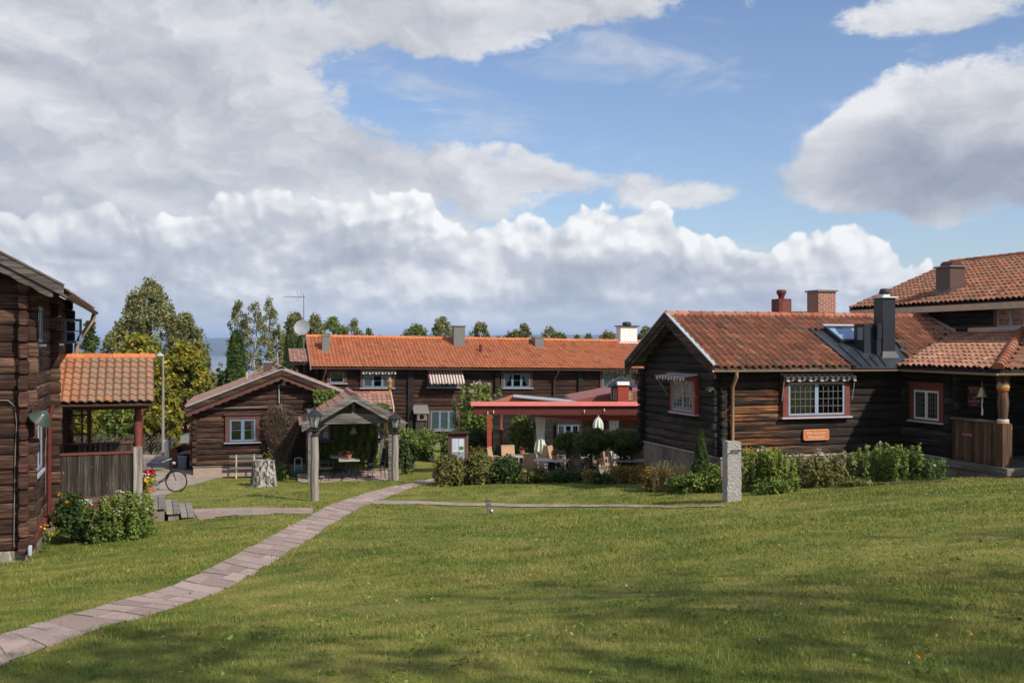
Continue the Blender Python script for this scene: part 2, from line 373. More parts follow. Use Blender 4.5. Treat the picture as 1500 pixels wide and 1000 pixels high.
M['board_brown'] = logmat('weathered_brown_grey_boards', (.035, .03, .026), (.10, .088, .078), (.22, .19, .17), .6)
def vboards(name, dark, mid, light):
    def fn(t):
        o = t.obj(); sx = t.sep(o); r = t.attr('rnd'); hx = t.m('ADD', sx[0], sx[1])
        g = t.noise(t.xyz(t.m('MULTIPLY', hx, 26.0), t.m('MULTIPLY', r, 31.0), t.m('MULTIPLY', sx[2], 1.1)), 1.0, 6, .62, .2)
        kn = t.voro(t.xyz(t.m('MULTIPLY', hx, 5.0), t.m('MULTIPLY', r, 3.0), t.m('MULTIPLY', sx[2], 3.0)), 1.0)
        a = t.m('ADD', g, t.m('MULTIPLY', t.m('SUBTRACT', r, .5), .22))
        c = t.ramp(a, [(.3, dark), (.5, mid), (.72, light)])
        c = t.mix(t.mr(kn, .05, .10, .9, 0.0), c, (.38, .20, .07, 1))
        return (c, g, .6, .006)
    return mat(name, fn, .75, .25)
M['vboard'] = vboards('dark_vertical_boards', (.012, .009, .007), (.034, .027, .022), (.105, .088, .074))
M['vboard_brown'] = vboards('brown_vertical_boards', (.03, .018, .012), (.085, .048, .030), (.19, .11, .07))
M['pole_wood'] = vboards('weathered_round_wood', (.10, .09, .08), (.24, .215, .19), (.42, .38, .34))
M['red_wood'] = paint('red_painted_wood', (.165, .046, .034), .6, .3)
M['red_bright'] = paint('bright_red_painted_wood', (.33, .058, .035), .5, .25)
M['red_dark'] = paint('dark_red_painted_wood', (.115, .026, .020), .6, .3)
M['red_metal'] = paint('red_painted_sheet_metal', (.52, .15, .125), .42, .12, 2.0)
M['pink_wood'] = paint('faded_red_casing', (.11, .046, .038), .6, .25)
M['blue_wood'] = paint('blue_grey_sash', (.13, .20, .27), .5, .15)
M['blue_light'] = paint('pale_blue_sash', (.25, .32, .40), .5, .12)
M['lilac'] = paint('pale_lilac_sill', (.38, .38, .44), .5, .12)
M['cream'] = paint('cream_painted_board', (.50, .38, .26), .5, .2)
M['white'] = paint('white_paint', (.62, .61, .58), .5, .08)
M['plaster'] = paint('white_plaster', (.72, .70, .68), .8, .12)
M['brown_metal'] = paint('brown_sheet_metal', (.105, .062, .052), .4, .12, 2.0)
M['grey_metal'] = paint('grey_sheet_metal', (.17, .165, .155), .45, .12, 2.0)
M['black_metal'] = paint('black_sheet_metal', (.028, .032, .040), .32, .2, 2.0)
M['light_metal'] = paint('pale_grey_metal', (.36, .39, .43), .35, .12, 2.0)
M['copper'] = paint('brown_gutter_metal', (.33, .21, .14), .4, .2, 3.0)
M['iron'] = simple('black_iron', (.015, .015, .017), .45)
M['lead'] = simple('lead_bars', (.15, .145, .13), .6)
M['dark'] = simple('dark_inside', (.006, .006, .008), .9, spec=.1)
M['cloth'] = mat('white_curtain', lambda t: (.74, .75, .74, 1), .9, .1, trans=.3)
M['lamp_glass'] = simple('frosted_lamp_glass', (.62, .62, .58), .25)
M['terra'] = paint('terracotta', (.42, .16, .09), .8, .15)
M['beige_cloth'] = paint('beige_sling_fabric', (.46, .29, .17), .8, .15)
M['beige_frame'] = paint('beige_frame', (.50, .36, .24), .5, .1)
M['parasol'] = mat('pale_green_parasol_cloth', lambda t: t.mix(t.noise(t.obj(), 4, 3), (.50, .56, .47, 1), (.66, .71, .62, 1)), .85, .1)
M['table_top'] = paint('pale_table_top', (.42, .38, .36), .5, .15)
M['wicker'] = paint('dark_wicker', (.035, .028, .032), .7, .3, 20)
M['soot'] = simple('lantern_metal', (.018, .018, .021), .6)
def _stone(t):
    o = t.obj(); n = t.noise(o, 40, 4, .7); n2 = t.noise(o, 3, 3, .5); v = t.voro(o, 26.0)
    c = t.ramp(n, [(.3, (.20, .185, .18)), (.55, (.40, .375, .36)), (.75, (.56, .53, .51))])
    return (t.mix(t.mr(n2, .4, .7, 0, .25), c, (.28, .22, .19, 1)), t.m('ADD', v, n), .9, .02)
M['granite'] = mat('rough_granite', _stone, .85, .2)
def _found(t):
    o = t.obj(); n = t.noise(o, 1.7, 6, .65); n2 = t.noise(o, 22, 4, .6)
    c = t.ramp(n, [(.3, (.10, .075, .062)), (.5, (.19, .155, .135)), (.72, (.30, .265, .24))])
    return (t.mix(t.mr(n2, .4, .7, 0, .35), c, (.12, .10, .09, 1)), n2, .6, .01)
M['found'] = mat('rendered_foundation', _found, .9, .15)
def _birch(t):
    o = t.obj(); s_ = t.sep(o); n = t.noise(t.xyz(t.m('MULTIPLY', s_[0], 9), t.m('MULTIPLY', s_[1], 9), t.m('MULTIPLY', s_[2], 5)), 1, 6, .7, .6)
    return (t.ramp(n, [(.42, (.04, .035, .03)), (.48, (.14, .125, .11)), (.54, (.36, .335, .31)), (.70, (.58, .55, .52))]), n, .8, .02)
M['birch_bark'] = mat('white_birch_bark', _birch, .85, .2)
def _bark(t):
    o = t.obj(); s_ = t.sep(o); n = t.noise(t.xyz(t.m('MULTIPLY', s_[0], 7), t.m('MULTIPLY', s_[1], 7), t.m('MULTIPLY', s_[2], 2)), 1, 5, .6)
    return (t.ramp(n, [(.35, (.03, .024, .019)), (.6, (.11, .09, .075))]), n, .8, .02)
M['bark'] = mat('grey_brown_bark', _bark, .9, .1)
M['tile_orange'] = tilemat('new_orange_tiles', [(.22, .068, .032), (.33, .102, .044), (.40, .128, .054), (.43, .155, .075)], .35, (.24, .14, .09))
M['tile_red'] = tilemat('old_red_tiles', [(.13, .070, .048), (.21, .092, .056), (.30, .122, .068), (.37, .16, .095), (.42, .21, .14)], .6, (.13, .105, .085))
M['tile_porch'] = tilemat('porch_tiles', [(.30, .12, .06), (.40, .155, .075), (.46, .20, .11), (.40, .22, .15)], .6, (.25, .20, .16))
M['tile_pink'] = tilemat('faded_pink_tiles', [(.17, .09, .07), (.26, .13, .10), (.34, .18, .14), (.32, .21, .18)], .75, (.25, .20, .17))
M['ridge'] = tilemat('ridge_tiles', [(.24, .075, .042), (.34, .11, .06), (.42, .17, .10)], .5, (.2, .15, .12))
M['ridge_new'] = tilemat('orange_ridge_tiles', [(.50, .15, .05), (.58, .19, .07)], .1, (.2, .15, .12))
def _brick(t):
    b = t.n.new('ShaderNodeTexBrick'); s_ = t.sep(t.obj())
    t.put(b.inputs['Vector'], t.xyz(t.m('ADD', s_[0], s_[1]), s_[2], 0)); b.inputs['Scale'].default_value = 1.0
    b.inputs['Brick Width'].default_value = .19; b.inputs['Row Height'].default_value = .068; b.inputs['Mortar Size'].default_value = .009
    b.inputs['Color1'].default_value = (.22, .075, .05, 1); b.inputs['Color2'].default_value = (.30, .115, .08, 1); b.inputs['Mortar'].default_value = (.42, .33, .28, 1)
    return (b.outputs['Color'], b.outputs['Fac'], -.6, .01)
M['brick'] = mat('chimney_brick', _brick, .85, .2)
def stripemat(name, c1, c2, w_, off=0.0, axis=0):
    def fn(t):
        s_ = t.sep(t.obj()); f = t.m('FRACT', t.m('ADD', t.m('MULTIPLY', s_[axis], 1 / w_), off + 100))
        n = t.noise(t.obj(), 8, 3, .5)
        c = t.mix(t.m('GREATER_THAN', f, .5), C4(c1), C4(c2)); k = t.mr(n, .3, .7, .85, 1.08)
        return t.mix(1.0, c, t.xyz(k, k, k), 'MULTIPLY')
    return mat(name, fn, .85, .1, trans=.15)
# window glass: a thin clear pane that mirrors the sky at a slant
g_ = bpy.data.materials.new('window_glass'); g_.use_nodes = True; t = NT(g_.node_tree); t.n.clear()
gl = t.n.new('ShaderNodeBsdfGlossy'); gl.inputs['Roughness'].default_value = .03; gl.inputs[0].default_value = (.9, .93, .95, 1)
tp = t.n.new('ShaderNodeBsdfTransparent'); tp.inputs[0].default_value = (.82, .87, .86, 1)
fr = t.n.new('ShaderNodeFresnel'); fr.inputs[0].default_value = 1.5
mx = t.n.new('ShaderNodeMixShader'); t.put(mx.inputs[0], t.m('ADD', t.m('MULTIPLY', fr.outputs[0], .85), .02, clamp=True))
t.l.new(tp.outputs[0], mx.inputs[1]); t.l.new(gl.outputs[0], mx.inputs[2]); t.l.new(mx.outputs[0], t.n.new('ShaderNodeOutputMaterial').inputs[0])
M['glass'] = g_
# ================================================================ the ground: one sheet, shaped through surveyed points
PXA = [(750, 1000, 4.7), (0, 1000, 5.3), (1500, 1000, 4.5), (0, 932, 7.3), (0, 973, 6.0), (155, 903, 9.3), (300, 855, 12.2), (420, 785, 17.5), (493, 763, 21),
       (527, 743, 25), (30, 822, 18), (200, 780, 21.5), (285, 760, 23.5), (100, 800, 19.8), (250, 720, 32), (215, 690, 38), (225, 671, 45), (225, 662, 50),
       (461, 733, 28), (578, 703, 36.5), (440, 708, 35), (375, 712, 34), (285, 700, 37.5), (340, 698, 38), (630, 705, 34), (765, 706, 32), (900, 708, 29),
       (1050, 741, 22.3), (1050, 723, 24), (718, 750, 25.5), (900, 741, 24.5), (1072, 735, 21), (1200, 724, 20.5), (1300, 716, 20.5), (1400, 709, 20.5), (1500, 705, 20.5),
       (1500, 800, 9.5), (1100, 800, 11.5), (750, 850, 10), (750, 780, 17.2), (1300, 760, 13.2), (1000, 760, 17.5), (600, 800, 14.5), (550, 900, 8.0), (1200, 900, 6.6)]
PTS = [(p.x, p.y, p.z) for p in (W(*a) for a in PXA)]
PTS += [(10.6, 25, -3.35), (8, 25.5, -3.5), (5.3, 25.2, -3.7), (12.4, 23.9, -3.2), (14, 22.5, -3.0), (3.9, 30.6, -4.25), (1, 37, -4.72), (.5, 33.2, -4.62), (4.4, 33.5, -4.6), (2.5, 35, -4.66), (5, 40, -4.9), (0, 45, -5.2), (-5, 55, -5.7), (8, 55, -5.7),
        (-12, 55, -5.6), (-25, 45, -5.3), (-32, 30, -4.6), (-20, 20, -4.1), (15, 35, -3.8), (20, 25, -2.9), (32, 20, -2.2), (-14, 11, -3.1), (0, 0, -1.6), (10, 0, -1.35), (-8, 1, -1.9),
        (0, -15, -1.1), (32, 50, -5), (-34, 60, -7), (0, 78, -8), (32, 78, -7), (-18, -10, -1.5), (25, -10, -1.0), (35, 5, -1.6), (-30, 5, -3)]
PA = np.array(PTS)
def _k(r2): return np.where(r2 > 1e-9, r2 * np.log(np.maximum(r2, 1e-9)) * .5, 0)
def _fit():
    n = len(PA); d2 = ((PA[:, None, :2] - PA[None, :, :2]) ** 2).sum(-1)
    A = np.zeros((n + 3, n + 3)); A[:n, :n] = _k(d2) + np.eye(n) * 1.2; A[:n, n] = 1; A[:n, n + 1:] = PA[:, :2]; A[n, :n] = 1; A[n + 1:, :n] = PA[:, :2].T
    return np.linalg.solve(A, np.concatenate([PA[:, 2], np.zeros(3)]))
CO = _fit()
def gh(x, y):
    x = np.asarray(x, float); y = np.asarray(y, float); sh = x.shape; x = x.ravel(); y = y.ravel()
    xc = np.clip(x, -36, 36); yc = np.clip(y, -16, 80)
    d2 = (xc[:, None] - PA[None, :, 0]) ** 2 + (yc[:, None] - PA[None, :, 1]) ** 2
    z = _k(d2) @ CO[:-3] + CO[-3] + CO[-2] * xc + CO[-1] * yc
    far = np.maximum(y - 80, 0); z = z - np.minimum(far * .085, 84) - np.clip((far - 900) * .02, 0, 12)
    side = np.maximum(np.abs(x) - 36, 0); z = z - np.minimum(side * .02, 4)
    z = z + .012 * np.sin(x * 2.1 + np.sin(y * 1.7)) * np.cos(y * 1.9 + x * .6) + .02 * np.sin(x * .8 + 1.3 * np.sin(y * .5))
    return z.reshape(sh)
def g1(x, y): return float(gh(np.array([x]), np.array([y]))[0])
_Ys = np.linspace(3, 75, 1400)
def ghit(px, py):
    X = (px - CX) / F * _Ys; z = gh(X, _Ys); ray = -(py - CY) / F * _Ys
    k = np.nonzero(ray <= z)[0]
    k = k[0] if len(k) else len(_Ys) - 1
    if k > 0:
        a, b = ray[k - 1] - z[k - 1], ray[k] - z[k]; t_ = a / (a - b) if a != b else 0
        Y = _Ys[k - 1] + t_ * (_Ys[k] - _Ys[k - 1])
    else: Y = _Ys[0]
    X = (px - CX) / F * Y
    return Vector((X, Y, g1(X, Y)))
def gat(px, Y, dz=0.0):
    X = (px - CX) / F * Y; return Vector((X, Y, g1(X, Y) + dz))
def axis_coords(lo, hi, step, grow, lim0, lim1):
    a = list(np.arange(lo, hi + 1e-6, step)); s_ = step
    while a[-1] < lim1: s_ *= grow; a.append(a[-1] + s_)
    s_ = step; b = []
    q_ = a[0]
    while q_ > lim0: s_ *= grow; q_ -= s_; b.append(q_)
    return np.array(b[::-1] + a)
def _lawn(t):
    o = t.obj(); a = t.noise(o, .33, 4, .55); b = t.noise(o, 1.6, 5, .6); f = t.noise(o, 45.0, 4, .7); d = t.noise(t.vm('ADD', o, (31., 7., 0.)), .8, 6, .65)
    c = t.ramp(t.m('ADD', t.m('MULTIPLY', a, .45), t.m('MULTIPLY', b, .55)), [(.38, (.10, .13, .022)), (.5, (.18, .19, .036)), (.62, (.28, .25, .068))])
    c = t.mix(t.mr(d, .56, .72, 0, .55), c, (.24, .20, .08, 1))
    k = t.mr(f, .25, .75, .55, 1.35)
    return (t.mix(1.0, c, t.xyz(k, k, k), 'MULTIPLY'), t.m('ADD', f, t.m('MULTIPLY', b, .4)), .8, .03)
M['lawn'] = mat('mown_lawn', _lawn, .85, .15)
def _grav(t):
    o = t.obj(); n = t.noise(o, 3.0, 5, .6); f = t.noise(o, 70, 3, .7); c = t.ramp(n, [(.35, (.24, .19, .16)), (.6, (.36, .295, .25))]); k = t.mr(f, .3, .7, .75, 1.2)
    return (t.mix(1.0, c, t.xyz(k, k, k), 'MULTIPLY'), f, .5, .01)
M['gravel'] = mat('fine_gravel', _grav, .9, .15)
def _asph(t):
    o = t.obj(); n = t.noise(o, .9, 5, .6); f = t.noise(o, 50, 3, .7); c = t.ramp(n, [(.35, (.15, .125, .12)), (.65, (.24, .205, .195))]); k = t.mr(f, .3, .7, .85, 1.1)
    return (t.mix(1.0, c, t.xyz(k, k, k), 'MULTIPLY'), f, .4, .008)
M['asphalt'] = mat('worn_asphalt', _asph, .9, .2)
def _slab(t):
    o = t.obj(); r = t.attr('rnd'); n = t.noise(o, 5.0, 6, .65); f = t.noise(o, 40, 4, .7)
    c = t.ramp(r, [(0, (.29, .205, .18)), (.35, (.35, .255, .225)), (.7, (.39, .295, .26)), (1, (.44, .33, .29))])
    c = t.mix(t.mr(n, .5, .72, 0, .5), c, (.21, .18, .155, 1)); k = t.mr(f, .3, .7, .85, 1.15)
    return (t.mix(1.0, c, t.xyz(k, k, k), 'MULTIPLY'), t.m('ADD', n, f), .5, .012)
M['slab'] = mat('pink_sandstone_slabs', _slab, .8, .25)
M['soil'] = mat('dark_soil', lambda t: t.mix(t.noise(t.obj(), 9, 5, .7), (.045, .032, .022, 1), (.12, .09, .06, 1)), .95, .1)

gx = axis_coords(-16, 16, .22, 1.13, -14000, 14000); gy = axis_coords(2, 44, .22, 1.12, -60, 26000)
GX, GY = np.meshgrid(gx, gy); GZ = gh(GX, GY)
nx_, ny_ = len(gx), len(gy)
me = bpy.data.meshes.new('lawn')
co = np.stack([GX, GY, GZ], -1).reshape(-1, 3)
i_ = (np.arange(ny_ - 1)[:, None] * nx_ + np.arange(nx_ - 1)[None, :]).ravel()
me.vertices.add(len(co)); me.vertices.foreach_set('co', co.astype(np.float32).ravel())
fc = np.stack([i_, i_ + 1, i_ + 1 + nx_, i_ + nx_], -1)
me.loops.add(fc.size); me.loops.foreach_set('vertex_index', fc.astype(np.int32).ravel())
me.polygons.add(len(fc)); me.polygons.foreach_set('loop_start', (np.arange(len(fc)) * 4).astype(np.int32))
me.update(calc_edges=True); me.polygons.foreach_set('use_smooth', np.ones(len(fc), bool)); me.materials.append(M['lawn'])
ground = add_obj(bpy.data.objects.new('lawn', me)); tag(ground, kind='structure')

def drape(name, left, right, m_, dz=.02, n=60, cross=6, inpx=True, jag=0.0, kind='structure'):
    """a strip laid on the ground between two edge lines given as points along it"""
    def line(pl):
        P_ = [ghit(*p) if inpx else Vector((p[0], p[1], 0)) for p in pl]; P_ = np.array([(p.x, p.y) for p in P_])
        d = np.concatenate([[0], np.cumsum(np.linalg.norm(np.diff(P_, axis=0), axis=1))]); tt = np.linspace(0, d[-1], n)
        return np.stack([np.interp(tt, d, P_[:, 0]), np.interp(tt, d, P_[:, 1])], -1)
    A, B = line(left), line(right)
    if jag:
        A = A + RNG.normal(0, jag, A.shape); B = B + RNG.normal(0, jag, B.shape)
    s_ = np.linspace(0, 1, cross)[None, :, None]; G = A[:, None, :] * (1 - s_) + B[:, None, :] * s_
    Z = gh(G[..., 0], G[..., 1]) + dz; mb = MB(); vs = [(G[i, j, 0], G[i, j, 1], Z[i, j]) for i in range(n) for j in range(cross)]
    mb.add(vs, [(i * cross + j, i * cross + j + 1, (i + 1) * cross + j + 1, (i + 1) * cross + j) for i in range(n - 1) for j in range(cross - 1)])
    o = mb.build(name, m_, smooth=True)
    if kind: o['kind'] = kind
    return o, A, B
PL = [(-70, 962), (0, 930), (72, 909), (155, 887), (227, 868), (274, 848), (327, 823), (377, 797), (420, 773), (460, 753), (490, 737), (527, 725), (560, 716), (595, 709), (627, 702), (640, 699)]
PR = [(-70, 1010), (0, 974), (108, 933), (155, 917), (234, 896), (300, 874), (337, 858), (393, 827), (447, 793), (493, 763), (527, 743), (553, 733), (580, 723), (603, 714), (634, 706), (648, 702)]
drape('path_bed', PL, PR, M['gravel'], .008, 90, 5, jag=.03)
def slabs(name, PLx, PRx, seed, rowlen=(.26, .62), parts=(1, 3), dz=.013, gap=.018):
    rg = random.Random(seed)
    def line(pl):
        P_ = np.array([(p.x, p.y) for p in (ghit(*p) for p in pl)]); d = np.concatenate([[0], np.cumsum(np.linalg.norm(np.diff(P_, axis=0), axis=1))]); return P_, d
    A, da = line(PLx); B, db = line(PRx)
    def at(P_, d, u): return np.array([np.interp(u * d[-1], d, P_[:, 0]), np.interp(u * d[-1], d, P_[:, 1])])
    L = (da[-1] + db[-1]) / 2; u = 0; mb = MB(); skew = 0
    while u < 1:
        un = min(1, u + rg.uniform(*rowlen) / L); k = rg.choice([1, 2, 2, 3]); cuts = sorted([0] + [(i + 1) / k + rg.uniform(-.13, .13) for i in range(k - 1)] + [1])
        sk2 = rg.uniform(-.10, .10) / L
        for a, b in zip(cuts[:-1], cuts[1:]):
            ja, jb = rg.uniform(-.03, .03) / L, rg.uniform(-.03, .03) / L
            def pt(w_, uu): p = at(A, da, min(max(uu, 0), 1)) * (1 - w_) + at(B, db, min(max(uu, 0), 1)) * w_; return p
            lo, hi = (a if a > 0 else rg.uniform(-.05, .02)), (b if b < 1 else 1 + rg.uniform(-.02, .05))
            P4 = [pt(lo, u + skew * (lo - .5) + ja), pt(hi, u + skew * (hi - .5) + ja), pt(hi, un + sk2 * (hi - .5) + jb), pt(lo, un + sk2 * (lo - .5) + jb)]
            c = sum(P4) / 4; P4 = [p + (c - p) / max(np.linalg.norm(c - p), .01) * gap for p in P4]
            # every slab is cut into cells so that it lies on the ground
            nn = 3; rd = rg.random(); h_ = dz + rg.uniform(-.004, .005); vs = []
            for i in range(nn + 1):
                for j in range(nn + 1):
                    p = (P4[0] * (1 - j / nn) + P4[1] * j / nn) * (1 - i / nn) + (P4[3] * (1 - j / nn) + P4[2] * j / nn) * i / nn
                    vs.append((p[0], p[1], g1(p[0], p[1]) + h_))
            fs = [(i * (nn + 1) + j, i * (nn + 1) + j + 1, (i + 1) * (nn + 1) + j + 1, (i + 1) * (nn + 1) + j) for i in range(nn) for j in range(nn)]
            nv = len(vs); ring = [j for j in range(nn + 1)] + [i * (nn + 1) + nn for i in range(1, nn + 1)] + [nn * (nn + 1) + j for j in range(nn - 1, -1, -1)] + [i * (nn + 1) for i in range(nn - 1, 0, -1)]
            vs += [(vs[q_][0], vs[q_][1], vs[q_][2] - .03) for q_ in ring]
            fs += [(ring[i], nv + i, nv + (i + 1) % len(ring), ring[(i + 1) % len(ring)]) for i in range(len(ring))]
            mb.add(vs, fs, rd)
        u = un + .004 / L; skew = sk2
    o = mb.build(name, M['slab']); o['kind'] = 'structure'; return o
slabs('path', PL, PR, 3)
L2 = [(282, 746), (345, 744), (407, 744), (460, 745)]; R2 = [(290, 761), (343, 755), (403, 752), (457, 753)]
drape('side_path_bed', L2, R2, M['gravel'], .016, 30, 4)
slabs('side_path', L2, R2, 9, (.35, .6), (1, 2), .016)
drape('gravel_path', [(550, 733.5), (640, 735.5), (720, 737), (850, 739), (960, 740), (1056, 740)], [(546, 738.5), (640, 739.5), (720, 741), (850, 742.5), (960, 743), (1060, 742.5)], M['gravel'], .02, 70, 4, jag=.025)
drape('gravel_yard', [(200, 724), (240, 726), (275, 712), (320, 700), (420, 697)], [(200, 664.0), (230, 664), (262, 670), (300, 690), (420, 690)], M['gravel'], .012, 40, 14)
drape('road', [(90, 690), (200, 691), (240, 688), (262, 684)], [(90, 671.5), (200, 671.5), (235, 671.5), (262, 672)], M['asphalt'], .03, 40, 10)
drape('footway', [(596, 668), (610, 674), (640, 676), (700, 672), (735, 668)], [(596, 664), (612, 670.5), (640, 673), (700, 669), (735, 664)], M['gravel'], .02, 30, 4)
drape('patio', [(738, 692), (850, 697), (960, 698)], [(720, 668), (850, 668), (985, 668)], M['slab'], .02, 40, 14)
lk = MB(); lk.add([(-14000, 1500, -85), (14000, 1500, -85), (14000, 25000, -85), (-14000, 25000, -85)], [(0, 1, 2, 3)])
lake = lk.build('lake', mat('lake_water', lambda t: ((.02, .035, .05, 1), t.noise(t.obj(), .02, 3), .2, 2.0), .12, .5)); lake['kind'] = 'structure'
# far shore
hb = MB(); xs = np.linspace(-12000, 12000, 90); ys = np.linspace(8300, 16000, 16); rr = random.Random(4)
def hillz(x, y):
    f_ = min(max((y - 8300) / 3800, 0), 1); b_ = math.sin(math.pi * min(f_, 1) * .5)
    return -87 + b_ * (165 + 32 * math.sin(x / 2300 + 1) + 18 * math.sin(x / 760 + y / 900) + 8 * math.sin(x / 260 + 2 * math.sin(y / 300)))
vs = [(x, y + 400 * math.sin(x / 1500), hillz(x, y)) for y in ys for x in xs]; n = len(xs)
hb.add(vs, [(i * n + j, i * n + j + 1, (i + 1) * n + j + 1, (i + 1) * n + j) for i in range(len(ys) - 1) for j in range(n - 1)])
hl = hb.build('hills', mat('distant_forest', lambda t: t.ramp(t.noise(t.obj(), .004, 6, .7), [(.35, (.018, .032, .014)), (.62, (.05, .07, .03))]), .9, .1), smooth=True); hl['kind'] = 'structure'
# ================================================================ house building
def tiles(mb, O, U, V, L, H, tw=.19, tl=.31, clip=None, seed=1, amp=.036, lift=.05, k=6, jit=.006):
    O, U, V = np.array(O, float), np.array(U, float), np.array(V, float); U /= np.linalg.norm(U); V /= np.linalg.norm(V); N = np.cross(U, V)
    if N[2] < 0: N = -N
    rg = np.random.default_rng(seed); nc, nr = max(1, round(L / tw)), max(1, round(H / tl)); tw, tl = L / nc, H / nr
    I, J = np.meshgrid(np.arange(nc), np.arange(nr)); I, J = I.ravel(), J.ravel()
    if clip is not None:
        keep = np.array([clip((i + .5) * tw, (j + .5) * tl) for i, j in zip(I, J)]); I, J = I[keep], J[keep]
    n = len(I); r = np.clip(rg.normal(.5, .19, n), 0, 1); dv = rg.normal(0, jit, n); dh = rg.uniform(0, jit, n)
    s = np.linspace(0, 1, k + 1); hp = amp * (.5 + .5 * np.cos(2 * np.pi * (s - .28)) + .12 * np.cos(4 * np.pi * (s - .1)))
    u = (I[:, None] + s[None, :]) * tw; v0 = (J * tl + dv - .02)[:, None]; v1 = ((J + 1) * tl)[:, None]
    h0 = hp[None, :] + lift + .030 + dh[:, None]; h1 = hp[None, :] + lift + .002 + dh[:, None] * .3
    def P(u_, v_, h_): return O + u_[..., None] * U + (v_ + 0 * u_)[..., None] * V + (h_ + 0 * u_)[..., None] * N
    lo, hi, dn = P(u, v0, h0), P(u, v1, h1), P(u, v0 + .004, h0 - .034)
    a = np.stack([lo[:, :-1], lo[:, 1:], hi[:, 1:], hi[:, :-1]], 2).reshape(-1, 4, 3); b = np.stack([dn[:, :-1], dn[:, 1:], lo[:, 1:], lo[:, :-1]], 2).reshape(-1, 4, 3)
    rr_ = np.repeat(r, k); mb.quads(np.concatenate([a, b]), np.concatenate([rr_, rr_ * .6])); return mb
def ridge_tiles(mb, A, B, r=.11, seg=.34, seed=2, up=(0, 0, 1)):
    A, B = Vector(A), Vector(B); d = (B - A); L = d.length; d.normalize(); s = d.cross(Vector(up)).normalized(); u = s.cross(d)
    n = max(1, round(L / seg)); seg = L / n; rg = random.Random(seed)
    for i in range(n):
        p0, p1 = A + d * (i * seg - .03), A + d * ((i + 1) * seg + .01); r0, r1 = r * 1.12, r * .92; vs = []
        for p, q_ in ((p0, r0), (p1, r1)):
            for j in range(8):
                t_ = math.pi * (j / 7) * 1.1 - .05 * math.pi; vs.append(p + s * math.cos(t_) * q_ + u * (math.sin(t_) * q_))
        fs = [(j, j + 1, j + 9, j + 8) for j in range(7)] + [tuple(range(8))]
        mb.add(vs, fs, rg.random())
    return mb
def logwall(mb, A, B, z0, z1, n, clip=None, bulge=.052, seed=0, step=.45):
    """rounded logs stacked from z0 to z1 between local points A and B (outside on the right hand of A->B)"""
    rg = random.Random(seed); A, B = Vector((A[0], A[1])), Vector((B[0], B[1])); L = (B - A).length; d = (B - A) / L; nr = Vector((d.y, -d.x)); h = (z1 - z0) / n
    m_ = max(2, int(L / step)); T = [0, .04, .12, .28, .5, .72, .88, .96, 1]
    bd = [[z0 + i * h + (rg.uniform(-.018, .018) if 0 < i < n else 0) for _ in range(m_ + 1)] for i in range(n + 1)]
    for row in bd:      # smooth
        for _ in range(2):
            for j in range(1, m_): row[j] = (row[j - 1] + row[j] * 2 + row[j + 1]) / 4
    for i in range(n):
        s0, s1 = (0, L) if clip is None else clip(z0 + (i + .5) * h, h)
        if s1 - s0 < .15: continue
        r = rg.random(); tp = rg.uniform(.85, 1.1); vs = []
        for j in range(m_ + 1):
            s = s0 + (s1 - s0) * j / m_; b_ = bulge * (1 + rg.uniform(-.14, .14)) * tp
            for t_ in T:
                dep = b_ * max(0, 1 - abs(2 * t_ - 1) ** 3.4) ** .6; p = A + d * s + nr * dep
                zl = bd[i][j] + (bd[i + 1][j] - bd[i][j]) * t_; vs.append((p.x, p.y, zl))
        k = len(T); mb.add(vs, [(j * k + q_, (j + 1) * k + q_, (j + 1) * k + q_ + 1, j * k + q_ + 1) for j in range(m_) for q_ in range(k - 1)], r)
    return mb
def logend(mb, p, d, w_, h, ln, rg):
    """a hewn log end sticking out from p along d"""
    d = Vector(d); s = Vector((-d.y, d.x, 0)); u = Vector((0, 0, 1)); p = Vector(p); c = .17; vs = []; tw = rg.uniform(-.06, .06)
    prof = [(-.5, -.5 + c), (-.5 + c, -.5), (.5 - c, -.5), (.5, -.5 + c), (.5, .5 - c), (.5 - c, .5), (-.5 + c, .5), (-.5, .5 - c)]
    j = [rg.uniform(-.03, .03) for _ in range(3)]
    for q_, sc in ((p, 1), (p + d * (ln - .03), 1), (p + d * ln + s * j[0] * .5, .84)):
        for a, b in prof: vs.append(q_ + s * ((a + tw * b) * w_ * sc) + u * ((b - tw * a) * h * sc))
    mb.add(vs, [(i + 8 * k, (i + 1) % 8 + 8 * k, (i + 1) % 8 + 8 * (k + 1), i + 8 * (k + 1)) for k in range(2) for i in range(8)] + [tuple(range(16, 24))], rg.random())
def corner(mb, x, y, dx, dy, z0, z1, n, e=.26, w_=.17, seed=5):
    """notched corner: log ends of both walls, half a course apart; dx, dy = signs of the outward directions"""
    rg = random.Random(seed); h = (z1 - z0) / n
    for i in range(n):
        z = z0 + (i + .5) * h
        logend(mb, (x - dx * .1, y, z), (dx, 0, 0), w_, h * .92, .1 + e + rg.uniform(-.02, .04), rg)
        if i < n - 1 or True: logend(mb, (x, y - dy * .1, z + h * .5 if i < n - 1 else z), (0, dy, 0), w_, h * .92, .1 + e + rg.uniform(-.02, .04), rg)
    return mb
def wmat(P, u, root=None):
    """matrix of a wall-mounted thing: a runs along the wall, y into the wall, z up"""
    u = Vector((u[0], u[1], 0)).normalized(); v = Vector((-u.y, u.x, 0))
    return Matrix(((u.x, v.x, 0, P[0]), (u.y, v.y, 0, P[1]), (0, 0, 1, P[2]), (0, 0, 0, 1)))
